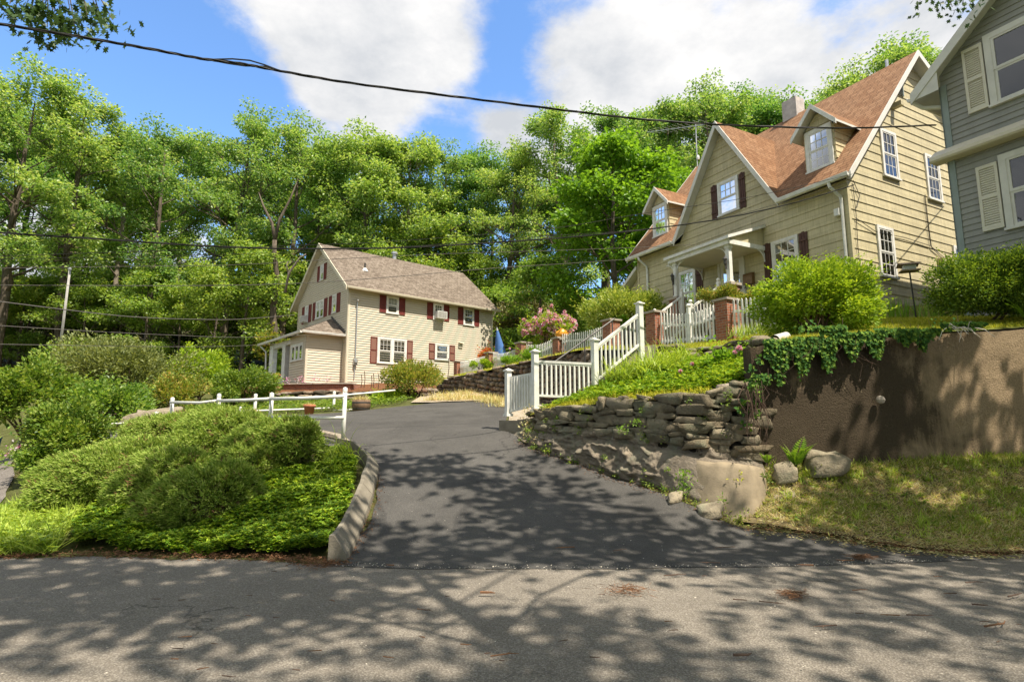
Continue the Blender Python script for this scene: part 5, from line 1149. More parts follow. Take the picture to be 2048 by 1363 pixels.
# pipe rail fences along the drive
def pipe_fence(posts, rails, lab):
    root = thing('pipe_fence', tuple(at(posts[0][0], posts[0][2], posts[0][3])), lab, 'fence', None)
    for (px, y0, y1, t, r) in posts:
        a, b = at(px, y0, t), at(px, y1, t); a.x = b.x; a.y = b.y; mb = MB(); mb.tube([b - Vector((0, 0, .15)), a - Vector((0, 0, .05))], r, 10); p = mb.build('post', M['white'], root, True)
        mb = MB(); mb.lathe(a - Vector((0, 0, .05)), [(r * 1.12, -.06), (r * 1.14, 0), (r * .9, .03), (0, .045)], 10); mb.build('post_cap', M['white'], p, True)
    for pts, r in rails:
        mb = MB(); mb.tube([at(*q) for q in pts], r, 8); mb.build('rail', M['white'], root, True)
pipe_fence([(686, 772, 884, 12.0, .046), (540, 783, 850, 12.9, .046), (434, 785, 850, 14.2, .046), (341, 793, 845, 15.0, .046), (312, 822, 842, 15.4, .046)],
           [([(686, 792, 12), (610, 796, 12.4), (540, 797, 12.9)], .036), ([(540, 797, 12.9), (490, 800, 13.5), (434, 801, 14.2)], .036), ([(434, 801, 14.2), (400, 805, 14.6), (341, 804, 15)], .034),
            ([(686, 835, 12), (540, 834, 12.9)], .033), ([(540, 834, 12.9), (434, 833, 14.2)], .033), ([(434, 833, 14.2), (341, 834, 15)], .033), ([(341, 834, 15), (312, 833, 15.4)], .033)], 'white pipe rail fence standing behind the juniper bushes along the drive')
pipe_fence([(509, 786, 829, 18, .05), (667, 781, 824, 20.5, .05), (480, 812, 832, 17.6, .04)],
           [([(440, 801, 17), (509, 798, 18)], .034), ([(509, 798, 18), (600, 795, 19.3), (667, 792, 20.5)], .034), ([(667, 792, 20.5), (740, 785, 21.6), (790, 780, 22.4)], .034), ([(450, 823, 17.2), (509, 821, 18)], .03), ([(509, 821, 18), (600, 818, 19.3), (667, 815, 20.5)], .03), ([(667, 820, 20.5), (705, 819, 21)], .03)], 'white pipe rail fence on the far side of the drive before the stone wall')
mb = MB(); mb.tube([at(200, 849, 15.2), at(310, 841, 15.4)], .025, 6); tag(mb.build('pipe_rail', M['white'], org=tuple(at(250, 845, 15.3))), 'single low white pipe rail before the pale boulder', 'railing')

# ------------------------------------------------------------------ poles, pots, small things
root = thing('leaning_pole', tuple(at(112, 765, 24)), 'tall thin pale pole leaning among the shrubs on the left', 'pole')
mb = MB(); mb.tube([at(110, 775, 24), at(140, 538, 23.2)], [.055, .04], 8); mb.build('shaft', M['polewood'], root, True)
mb = MB(); q = at(140, 538, 23.2); mb.lathe(q, [(.06, -.04), (.07, .02), (.0, .07)], 8); mb.build('cap', M['galv'], root)
root = thing('garden_umbrella', tuple(at(1001, 715, 31)), 'closed faded blue garden umbrella beside the beige house corner', 'umbrella')
b, tpp = at(1002, 713, 31), at(994, 656, 31); ax = (tpp - b); n = 16; mb = MB(); V = []; Fq = []
for j in range(9):
    u = j / 8; r0 = .27 * (1 - u) ** .8 + .035
    for k in range(n):
        a = 2 * math.pi * k / n; r = r0 * (1 + (.28 if k % 2 else -.18) * (1 - u)); V.append(b + ax * (u * .97) + Vector((r * math.cos(a), r * math.sin(a), 0)))
for j in range(8):
    for k in range(n): Fq.append((j * n + k, j * n + (k + 1) % n, (j + 1) * n + (k + 1) % n, (j + 1) * n + k))
mb.add(V, Fq); mb.build('canopy', M['blue'], root, True)
mb = MB(); mb.tube([b - Vector((0, 0, .8)), b + ax * 1.02], .025, 6); mb.build('pole', M['cedar'], root)
mb = MB(); mb.tube([b + ax * .92, b + ax * 1.03], [.07, .02], 8); mb.build('vent_cap', M['galv'], root)
root = thing('bird_feeder', tuple(at(1832, 628, 13.2)), 'weathered wooden bird feeder with flat roof on a thin pole', 'bird feeder')
q = at(1819, 543, 13.2); mb = MB(); mb.tube([at(1832, 634, 13.2), q + Vector((0, 0, .02))], .018, 6); mb.build('pole', M['metal'], root)
dx = (.9, -.35, 0)
mb = MB(); mb.cbox(q, .38, .28, .03, dx); mb.build('tray', M['cedar'], root)
mb = MB(); mb.cbox(q + Vector((0, 0, .03)), .24, .16, .12, dx); mb.build('hopper', M['trim'], root)
mb = MB(); d_ = Vector(dx).normalized(); pv = Vector((-d_.y, d_.x, 0)); c = q + Vector((0, 0, .15))
for sg in (-1, 1): mb.add([c - d_ * .22 + pv * sg * .19 + Vector((0, 0, -.01)), c + d_ * .22 + pv * sg * .19 + Vector((0, 0, -.01)), c + d_ * .22 + Vector((0, 0, .07)), c - d_ * .22 + Vector((0, 0, .07))], [(0, 1, 2, 3)])
mb.build('feeder_roof', M['cedar'], root)
def pot(px, py, t, r, h, lab, plant='moss', pl=60):
    p = at(px, py, t); root = thing('flower_pot', tuple(p), lab, 'flower pot'); mb = MB(); mb.lathe(p, [(0, 0), (r * .66, 0), (r * .9, h * .75), (r * 1.02, h * .76), (r * 1.06, h), (r * .92, h), (r * .88, h * .85), (0, h * .85)], 18); mb.build('pot', M['terracotta'], root, True)
    c = np.array(p) + np.c_[RNG.normal(0, r * .4, (pl, 2)), np.full(pl, h * .85)]; d = unit(pl); d[:, 2] = np.abs(d[:, 2]) + .6
    v, f = leaves(c, d, unit(pl), RNG.uniform(.08, .2, pl), .03); np_mesh('plant', v, f, LG[plant], root)
pot(618, 831, 19, .19, .37, 'terracotta pot standing before the far pipe rail', 'drygrass')
pot(507, 833, 17.6, .2, .14, 'low terracotta bowl beside the far fence post', 'drygrass')
pot(552, 759, 27.4, .2, .25, 'flower pot of white blooms at the porch edge', 'moss')
p = at(722, 823, 20.3); root = thing('barrel_planter', tuple(p), 'half barrel planter of dry grass beyond the white fence post', 'planter')
mb = MB(); mb.lathe(p, [(0, 0), (.27, 0), (.33, .22), (.31, .42), (.28, .42), (.27, .36), (0, .36)], 18); mb.build('barrel', M['barrel'], root, True)
mb = MB(); mb.lathe(p, [(.30, .08), (.305, .08), (.315, .13), (.31, .13)], 18); mb.lathe(p, [(.325, .3), (.33, .3), (.325, .35), (.32, .35)], 18); mb.build('hoop', M['metal'], root)
n = 260; c = np.array(p) + np.c_[RNG.normal(0, .13, (n, 2)), np.full(n, .36)]; d = unit(n); d[:, 2] = np.abs(d[:, 2]) + .5; v, f = leaves(c, d, unit(n), RNG.uniform(.15, .34, n), .018); np_mesh('plant', v, f, LG['drygrass'], root)
root = thing('ceramic_ornament', tuple(at(1124, 678, 21.7)), 'orange glazed shell shaped ornament on a brick pier', 'ornament')
c = at(1124, 668, 21.75); mb = MB(); V = []; n = 22
prof = [(-.46, .02), (-.38, .16), (-.22, .2), (-.1, .3), (.08, .32), (.16, .26), (.3, .2), (.44, .06), (.42, -.04), (.36, -.16), (.2, -.2), (-.25, -.2), (-.38, -.14), (-.42, -.06)]
A = [c + Vector((x * .52, -.08, z * .62)) for x, z in prof]; Bm = [c + Vector((x * .58, 0, z * .7)) for x, z in prof]; B = [c + Vector((x * .52, .08, z * .62)) for x, z in prof]; k = len(prof)
mb.add(A + Bm + B, [(i, (i + 1) % k, k + (i + 1) % k, k + i) for i in range(k)] + [(k + i, k + (i + 1) % k, 2 * k + (i + 1) % k, 2 * k + i) for i in range(k)] + [tuple(range(k))[::-1], tuple(range(2 * k, 3 * k))]); mb.build('shell', M['orange'], root, True)
mb = MB(); mb.cbox(c - Vector((0, 0, .22)), .22, .18, .1); mb.build('base', M['capstone'], root)
A, B = at(1549, 679, 10.35), at(1572, 672, 11.2); mb = MB(); d = (B - A).normalized(); mb.tube([A, B], .085, 18, False); mb.tube([A + d * .002, B], .072, 18, False); tag(mb.build('drain_pipe', M['pvc'], org=tuple(A)), 'open white drain pipe end sticking out above the ivy', 'pipe')
A, B = at(1437, 776, 9.5), at(1500, 768, 9.75); mb = MB(); mb.tube([A, A + (B - A) * .5, B], [.062, .066, .06], 12); tag(mb.build('log', M['log'], org=tuple(A), smooth=True), 'short pale weathered log lying on the stone wall', 'log')
A = at(0, 885, 16); mb = MB(); mb.tube([A + Vector((-.3, 0, -.25)), A + Vector((-.3, 0, .12))], [.22, .26], 14); mb.lathe(A + Vector((-.3, 0, .12)), [(.27, 0), (.28, .03), (.25, .04), (0, .05)], 14); tag(mb.build('plastic_tub', M['blue'], org=tuple(A)), 'pale blue tub half hidden at the left edge by shrubs', 'tub')
mb = MB(); mb.cbox(at(536, 772, 27.6), 1.1, .5, .55, (*a2, 0)); tag(mb.build('porch_step', M['concrete'], org=tuple(at(536, 772, 27.6))), 'grey concrete block step beside the porch of beige house', 'step')

# ------------------------------------------------------------------ overhead cables
def cable(pts, t0, t1, r, mat, lab, extra=None):
    P = []
    k = len(pts)
    X0, X1 = pts[0][0], pts[-1][0]
    for (x, y) in pts: u = (x - X0) / (X1 - X0); P.append(at(x, y, 1 / ((1 - u) / t0 + u / t1)))
    Q = []      # smooth the polyline
    for i in range(len(P) - 1):
        a, b, c, d = P[max(i - 1, 0)], P[i], P[i + 1], P[min(i + 2, len(P) - 1)]
        for j in range(6):
            t = j / 6; Q.append(.5 * ((2 * b) + (c - a) * t + (2 * a - 5 * b + 4 * c - d) * t * t + (3 * b - a - 3 * c + d) * t ** 3))
    Q.append(P[-1]); mb = MB()
    if extra:
        for ph in (0, 2.1, 4.2):
            mb.tube([q + Vector((0, math.cos(i * .9 + ph), math.sin(i * .9 + ph))) * r * .75 for i, q in enumerate(Q)], r * .62, 5)
    else: mb.tube(Q, r, 5)
    return tag(mb.build('overhead_cable', M[mat], org=tuple(P[0])), lab, 'cable', 'utility cables strung over the street')
cable([(-60, 38), (0, 48), (160, 74), (300, 98), (400, 117), (480, 127), (560, 142), (700, 166), (900, 192), (1100, 217), (1300, 240), (1500, 252), (1700, 256), (1872, 250)], 7.0, 13.3, .016, 'cable', 'thickest black twisted cable sagging across the sky to the houses', True)
mb = MB(); mb.tube([at(x, y, 8.35) for x, y in ((395, 116), (425, 119), (465, 118), (500, 121), (530, 130), (556, 140))], .011, 5); mb.tube([at(x, y, 8.35) for x, y in ((420, 120), (455, 127), (490, 132), (530, 133), (560, 141))], .011, 5)
tag(mb.build('overhead_cable', M['cable'], org=tuple(at(460, 120, 8.35))), 'loose strand looping off the thick twisted cable', 'cable', 'utility cables strung over the street')
cable([(-60, 460), (0, 465), (200, 478), (400, 491), (560, 497), (690, 497), (830, 494), (1000, 484), (1150, 473), (1290, 459), (1450, 436), (1590, 405), (1708, 370)], 8.5, 15.0, .013, 'cable', 'thick black cable dipping over the beige roof to the tan house corner', True)
for pts, t0, t1, r, m, lab in [
    ([(-60, 516), (0, 512), (300, 502), (560, 492), (760, 484), (950, 470), (1110, 456), (1290, 426), (1500, 394), (1705, 348)], 11, 15.1, .007, 'cable', 'thin black cable just above the thick one near the tan gable'),
    ([(-60, 520), (0, 518), (250, 513), (560, 505), (800, 494), (1000, 478), (1290, 458), (1480, 428), (1705, 362)], 11, 15.1, .006, 'cable', 'thin cable running close beside the thick dipping one'),
    ([(-60, 537), (0, 536), (300, 532), (480, 529), (690, 517), (900, 507), (1100, 501), (1290, 494), (1400, 488)], 12, 16, .007, 'cable_g', 'pale thin cable crossing the upper slope of the beige roof'),
    ([(-60, 570), (0, 570), (300, 571), (470, 570), (600, 566), (700, 560), (850, 548), (1000, 535), (1130, 527), (1260, 518)], 12, 17, .0085, 'cable_g', 'pale thin cable crossing the lower slope of the beige roof'),
    ([(-60, 596), (0, 603), (130, 619), (260, 633), (380, 638), (480, 638), (590, 629)], 12, 29.5, .014, 'cable_g', 'grey cable ending at the left eave of the beige house'),
    ([(-60, 648), (0, 651), (200, 663), (350, 670), (500, 674), (690, 666)], 13, 29, .009, 'cable_g', 'faint low cable in front of the porch of the beige house'),
    ([(-60, 686), (0, 688), (180, 691), (340, 693), (480, 691), (640, 682)], 13, 28, .008, 'cable_g', 'lowest thin cable across the dark wood on the left')]:
    cable(pts, t0, t1, r, m, lab)

# ------------------------------------------------------------------ trees
def grow(seed, H, crown_r, tr, base, nlimb=11, per=95, leaf=(.20, .13), clr=(.85, 1.45), lean=.04, dense=1.0, flat_=.62, droop=.15, sub=3, top=True, limbk=.42):
    """a tapered trunk with limbs, and leaf clumps at the limb ends; returns (trunk builder, leaf verts, leaf faces)"""
    rng = np.random.default_rng(seed); rnd = random.Random(seed); mb = MB(); clumps = []
    pts, rs = [], []; n = 10; x = y = 0.0; lx, ly = rng.normal(0, lean, 2) if not hasattr(lean, '__len__') else lean
    for i in range(n + 1):
        u = i / n; pts.append(Vector((x, y, H * .86 * u - (.4 if i == 0 else 0)))); rs.append(tr * (1 - u) ** .75 * (1.35 if i == 0 else 1) + .02)
        x += lx * H / n + rng.normal(0, .022) * H / n * 2; y += ly * H / n + rng.normal(0, .022) * H / n * 2
    mb.tube(pts, rs, 8)
    def tp(u): k = u * n; i = min(int(k), n - 1); return pts[i].lerp(pts[i + 1], k - i), rs[i] + (rs[i + 1] - rs[i]) * (k - i)
    az = rng.uniform(0, 6.28)
    for k in range(nlimb):
        u = base + (.97 - base) * (k / max(1, nlimb - 1)) ** .85; p, r = tp(u); az += 2.4 + rng.normal(0, .35)
        prof = math.sin(math.pi * min(1, max(.12, ((u - base) / (1.02 - base)) * .75 + .22))) ** .8
        L = crown_r * prof * rng.uniform(.75, 1.15); el = rng.uniform(.35, .7) + .5 * max(0, u - .6)
        q = [p]; d = Vector((math.cos(az) * math.cos(el), math.sin(az) * math.cos(el), math.sin(el)))
        for j in range(1, 6):
            d = (d + Vector((rng.normal(0, .16), rng.normal(0, .16), rng.normal(.06, .1)))).normalized(); q.append(q[-1] + d * L / 5)
        mb.tube(q, [max(.015, r * limbk * (1 - j / 5.6)) for j in range(6)], 6, False)
        clumps.append((q[-1], rng.uniform(*clr)))
        for j in range(sub):
            s = rng.uniform(.4, .95); i = min(int(s * 5), 4); b = q[i].lerp(q[i + 1], s * 5 - i); a2_ = az + rng.choice([-1, 1]) * rng.uniform(.4, 1.1); e2_ = rng.uniform(.1, .8); l2 = L * rng.uniform(.25, .5)
            dd = Vector((math.cos(a2_) * math.cos(e2_), math.sin(a2_) * math.cos(e2_), math.sin(e2_))); m_ = b + dd * l2 * .5 + Vector((0, 0, rng.normal(0, .08))); t = b + dd * l2
            mb.tube([b, m_, t], [max(.012, r * .25), max(.01, r * .17), .01], 5, False); clumps.append((t, rng.uniform(*clr) * .9))
            if rng.random() < .5: clumps.append((m_ + Vector((0, 0, .2)), rng.uniform(*clr) * .65))
    if top:
        t = pts[-1]
        for k in range(4): clumps.append((t + Vector((rng.normal(0, .7), rng.normal(0, .7), rng.uniform(.0, H * .12))), rng.uniform(*clr)))
    vs, fs, b = [], [], 0
    for c, r in clumps:
        m = int(per * dense * (r / 1.1) ** 2)
        dv = unit(m, rng); rad = rng.uniform(0, 1, m) ** .45 * r; lump = 1 + .25 * np.sin(dv[:, 0] * 5 + r * 9) * np.cos(dv[:, 1] * 4 + r * 5)
        pos = np.array(c) + dv * (rad * lump)[:, None] * np.array([1, 1, flat_])
        d = dv * np.array([1, 1, .3]) + rng.normal(0, .45, (m, 3)); d[:, 2] -= droop
        nn = dv * .5 + np.array([0, 0, .9]) + rng.normal(0, .4, (m, 3))
        v, f = leaves(pos, d, nn, rng.uniform(.75, 1.3, m) * leaf[0], rng.uniform(.75, 1.3, m) * leaf[1], .2); vs.append(v); fs.append(f + b); b += len(v)
    return mb, np.concatenate(vs), np.concatenate(fs)
def tree_proto(name, g, lm, bm, label, cat, group):
    root = thing(name, (0, 0, 0), label, cat, group); mb, v, f = g
    mb.build('trunk', bm, root, True); np_mesh('crown', v, f, lm, root); return root
def clone(root, label=None):
    r = root.copy(); COL.objects.link(r)
    if label: r['label'] = label
    for ch in root.children:
        c = ch.copy(); COL.objects.link(c); c.parent = r
    return r
USED = set()
def put(proto, x, y, z, s, sz=None, rz=0, label=None):
    r = proto if proto.name not in USED else clone(proto)
    USED.add(proto.name)
    r.location = (x, y, z); r.scale = (s, s, sz or s); r.rotation_euler = (0, 0, rz)
    if label: r['label'] = label
    return r
GRP = 'tall woodland trees behind the houses'
PRO = {'oakA': tree_proto('oak_tree', grow(11, 20, 5.0, .28, .24, 19, 230, (.20, .125), (.55, 1.1), .04, 1, .55, .15, 5), LG['oak'], M['bark'], 'tall oak with open clumped crown in the woodland', 'tree', GRP),
       'oakB': tree_proto('oak_tree', grow(23, 20, 4.6, .24, .28, 18, 230, (.20, .125), (.55, 1.05), .05, 1, .55, .15, 5), LG['oak'], M['bark'], 'tall oak with open clumped crown in the woodland', 'tree', GRP),
       'forA': tree_proto('woodland_tree', grow(31, 18, 4.3, .22, .14, 20, 230, (.19, .14), (.7, 1.25), .03, 1.1, .6, .15, 5), LG['forest'], M['bark'], 'tall leafy green tree in the woodland', 'tree', GRP),
       'forB': tree_proto('woodland_tree', grow(47, 18, 4.0, .20, .2, 19, 230, (.19, .14), (.7, 1.2), .06, 1.1, .6, .15, 5), LG['forest'], M['bark_l'], 'tall leafy green tree in the woodland', 'tree', GRP),
       'und': tree_proto('understory_tree', grow(53, 9, 3.2, .11, .08, 15, 190, (.17, .125), (.6, 1.05), .06, 1.0, .5, .15, 5), LG['under'], M['bark'], 'low dark green tree under the taller woodland trees', 'tree', 'low trees at the foot of the woodland')}
def hill(x, y): return max(g0(x, y), 0)
rr = random.Random(5)
TOPS = [(-70, 150, 37, 'oakA'), (70, 112, 40, 'oakA'), (190, 128, 43, 'oakB'), (285, 232, 47, 'forB'), (350, 210, 42, 'oakB'), (478, 182, 44, 'oakA'), (590, 200, 45, 'oakB'), (655, 250, 49, 'forA'), (732, 233, 46, 'forA'), (812, 226, 47, 'forB'), (885, 258, 50, 'oakB'),
        (960, 272, 52, 'forA'), (1045, 262, 50, 'oakB'), (1128, 186, 46, 'oakA'), (1215, 172, 49, 'oakB'), (1320, 160, 50, 'forB'), (1405, 118, 46, 'oakA'), (1495, 140, 49, 'oakB'), (1580, 190, 54, 'oakA'), (1655, 128, 50, 'oakB'), (1745, 68, 47, 'oakA'), (1850, 62, 50, 'oakA'), (1960, 50, 52, 'oakB'), (2080, 60, 48, 'oakA'), (-150, 180, 40, 'oakB'), (1545, 165, 46, 'forA'), (1612, 160, 48, 'oakB'), (1700, 100, 46, 'oakB'), (1795, 62, 45, 'forA'), (1890, 50, 46, 'oakB'), (1455, 150, 52, 'forB'), (1010, 262, 47, 'oakA')]
NAMED = {70: 'tallest oak at the far left of the woodland', 190: 'tall oak beside the far left one, against blue sky', 350: 'slim oak rising just right of the sky gap on the left', 478: 'broad oak with forked limbs left of the beige house', 590: 'oak rising directly behind the left gable of the beige house', 1128: 'oak standing behind the vivid green maple', 1405: 'high open oak behind the front gable of the tan house', 1655: 'oak behind the chimney of the tan house', 1745: 'highest oak behind the ridge of the tan house', 1850: 'oak in the gap between tan and grey houses'}
HN = {'oakA': 20.5, 'oakB': 20.5, 'forA': 18.3, 'forB': 18.3, 'und': 9.6}
for (px, py, Y, kind) in TOPS:
    r_ = ray(px, py); t = Y / r_[1]; x = r_[0] * t; zt = CAMZ + r_[2] * t; zb = hill(x, Y); h = zt - zb
    s = h / HN[kind]; put(PRO[kind], x, Y, zb, min(max(s, .85), 1.3), s, rr.uniform(0, 6.28), NAMED.get(px))
for px in range(-120, 2100, 74):       # a second rank closing the view behind
    Y = rr.uniform(54, 66); py = np.interp(px, [q[0] for q in sorted(TOPS)], [q[1] for q in sorted(TOPS)]) + rr.uniform(40, 130)
    kind = rr.choice(['forA', 'forB', 'forA', 'oakB']); r_ = ray(px + rr.uniform(-20, 20), py); t = Y / r_[1]; x = r_[0] * t; zt = CAMZ + r_[2] * t; zb = hill(x, Y); s = (zt - zb) / HN[kind]
    put(PRO[kind], x, Y, zb, max(1.0, s * 1.1), s, rr.uniform(0, 6.28))
for px in list(range(-60, 1100, 62)):   # lower trees in front of the trunks
    Y = rr.uniform(38, 47) if px < 560 else rr.uniform(45, 50); py = rr.uniform(400, 540) if px > 640 else rr.uniform(430, 600); r_ = ray(px, py); t = Y / r_[1]; x = r_[0] * t; zt = CAMZ + r_[2] * t; zb = hill(x, Y); s = (zt - zb) / HN['und']
    put(PRO['und'], x, Y, zb, max(.9, s), s, rr.uniform(0, 6.28))
for px in list(range(-90, 1150, 50)) + list(range(-100, 620, 66)):
    Y = rr.uniform(44, 58); py = rr.uniform(520, 610); r_ = ray(px, py); t = Y / r_[1]; x = r_[0] * t; zt = CAMZ + r_[2] * t; zb = hill(x, Y); s = max(.5, (zt - zb) / HN['und']); put(PRO['und'], x, Y, zb, max(1.2, s), s, rr.uniform(0, 6.28))
mp = tree_proto('maple_tree', grow(77, 13.5, 4.6, .22, .12, 19, 150, (.23, .2), (.65, 1.1), .02, 1.25, .6, .3, 6), LG['maple'], M['bark'], 'vivid green dense maple between the beige and tan houses', 'tree', None)
x = at(1215, 240, 33); put(mp, x.x, x.y, 4.4, (x.z - 4.4) / 14.2 * 1.0, (x.z - 4.4) / 14.2, 1.0)
x = at(1300, 290, 37); put(mp, x.x, x.y, 4.6, (x.z - 4.6) / 14.2 * .95, (x.z - 4.6) / 14.2, 3.3, 'second vivid maple partly behind the left dormer of the tan house')
x = at(1085, 480, 36); put(PRO['und'], x.x, x.y, 4.3, 1.1, (x.z - 4.3) / 9.6, 3.3, 'bushy low tree behind the pink flowering shrub')
# bare dead trunk leaning left of the beige house, and a dead top
root = thing('dead_tree', (0, 0, 0), 'bare forked dead limb leaning against the trunk left of beige house', 'tree')
mb = MB(); mb.tube([at(570, 585, 37), at(578, 545, 37), at(600, 515, 37), at(612, 508, 37)], [.09, .08, .05, .03], 6); mb.tube([at(577, 548, 37), at(573, 530, 37), at(576, 522, 37)], [.05, .04, .02], 5); mb.build('trunk', M['bark_l'], root, True)
for (px0, py0, px1, py1, t, r0, lab) in [(548, 690, 552, 480, 38.5, .24, 'thick grey tree trunk left of the beige house')]:
    root = thing('bare_tree', tuple(at(px0, py0, t)), lab, 'tree'); a, b = at(px0, py0, t), at(px1, py1, t);  mb = MB()
    Pm = [a.lerp(b, k / 8) + Vector((math.sin(k * 1.3 + px0) * .12, 0, 0)) for k in range(9)]; mb.tube([a - Vector((0, 0, 3))] + Pm, [r0 * 1.15] + [r0 * (1 - (.05 if px0 == 548 else .11) * k) for k in range(9)], 9)
    if px0 == 548:
        for q, h in ((-1, 3.4), (1, 4.2)): mb.tube([Pm[8], Pm[8] + Vector((q * .25, 0, h * .35)), Pm[8] + Vector((q * .9, 0, h * .7)), Pm[8] + Vector((q * 1.3, 0, h))], [.13, .1, .07, .02], 6)
    mb.build('bark', M['bark'], root, True)

# near trees behind the photographer: their crowns shade the street
def lobed(c, d, n, L, Wd):
    """oak leaves with pointed lobes"""
    out = np.array([(0, 0), (.06, .22), (.22, .20), (.14, .38), (.46, .46), (.20, .58), (.38, .74), (.12, .76), (0, 1.0)]); prof = np.r_[out, [(-x, y) for x, y in out[-2:0:-1]]]
    d = d / np.linalg.norm(d, axis=1, keepdims=True); s = np.cross(d, n); s /= np.linalg.norm(s, axis=1, keepdims=True) + 1e-9; k = len(prof)
    v = c[:, None] + s[:, None] * prof[None, :, :1] * Wd[:, None, None] + d[:, None] * prof[None, :, 1:] * L[:, None, None]
    return v.reshape(-1, 3), np.arange(len(c) * k).reshape(-1, k)
nearA = grow(101, 13.8, 6.2, .2, .60, 15, 105, (.26, .19), (.8, 1.35), (.02, .37), 1, .5, .15, 3, True, .28)
nearB = grow(131, 14.2, 6.2, .2, .60, 14, 95, (.26, .19), (.75, 1.3), (-.02, .33), 1, .5, .15, 3, True, .28)
tA = tree_proto('street_tree', nearA, LG['oak'], M['bark'], 'large street oak behind the photographer, out of frame, shading the road', 'tree', None)
tB = tree_proto('street_tree', nearB, LG['oak'], M['bark'], 'wide street oak standing across the road out of frame', 'tree', None)
put(tA, 3.0, -1.9, 0, 1.0, 1.0, 0.0); NEAR = [tA]
put(tB, 9.6, -5.4, 0, .9, 1.0, 0.0)
tC = tree_proto('street_tree', grow(151, 12.5, 3.7, .18, .6, 12, 90, (.26, .19), (.75, 1.15), (-.2, -.27), 1, .5, .15, 3, True, .28), LG['oak'], M['bark'], 'slender street tree leaning over the verge right of the frame', 'tree', None)
put(tC, 14.0, 7.2, .2, 1.0, 1.0, 0.0)
put(tA, -5.2, -3.6, 0, .8, .95, .4, 'left street oak behind the photographer, whose leafy bough hangs into view at upper left')
# the leafy bough hanging into the picture at the upper left, and a twig at the upper right
for (nm, spots, t, seed, lab) in [('L', [(20, 8), (55, 5), (80, 40), (95, 55), (120, 60), (140, 20), (150, 55), (175, 35), (195, 20), (205, 45), (225, 40), (110, 25), (60, 30), (100, 75), (30, 18), (170, 10), (85, 12)], 8.6, 3, 'leafy oak bough hanging into the upper left corner of the sky'),
                                  ('R', [(1840, 2), (1890, 8), (1905, 14), (1925, 8), (1940, 4), (1955, -4), (1870, -4)], 10.5, 4, 'small leafy oak twig at the top right above the grey roof')]:
    rng = np.random.default_rng(seed); root = thing('oak_bough', tuple(at(spots[0][0], -80, t)), lab, 'tree branch'); mb = MB(); vs = []; hub = at(np.mean([s[0] for s in spots]), -160, t)
    for (px, py) in spots:
        c = at(px, py, t + rng.uniform(-.5, .5)); mid = (hub + c) / 2 + Vector((rng.normal(0, .12), rng.normal(0, .15), .1)); mb.tube([hub, mid, c], [.022, .012, .005], 5)
        m = 26 if nm == 'L' else 18; ps = np.array(c) + rng.normal(0, .14, (m, 3)); d = rng.normal(0, .5, (m, 3)); d[:, 2] -= .55; n = rng.normal(0, .45, (m, 3)); n[:, 1] -= .6; n[:, 2] += .5
        sc = 1 if nm == 'L' else .8
        vs.append(lobed(ps, d, n, rng.uniform(.12, .19, m) * sc, rng.uniform(.10, .15, m) * sc))
    mb.tube([hub + Vector((-2.5 if nm == 'L' else 2.5, -1.5, 1.5)), hub], [.06, .022], 6); mb.build('branch', M['bark'], root); v, f = merge(vs); np_mesh('foliage', v, f, LG['bough'], root)

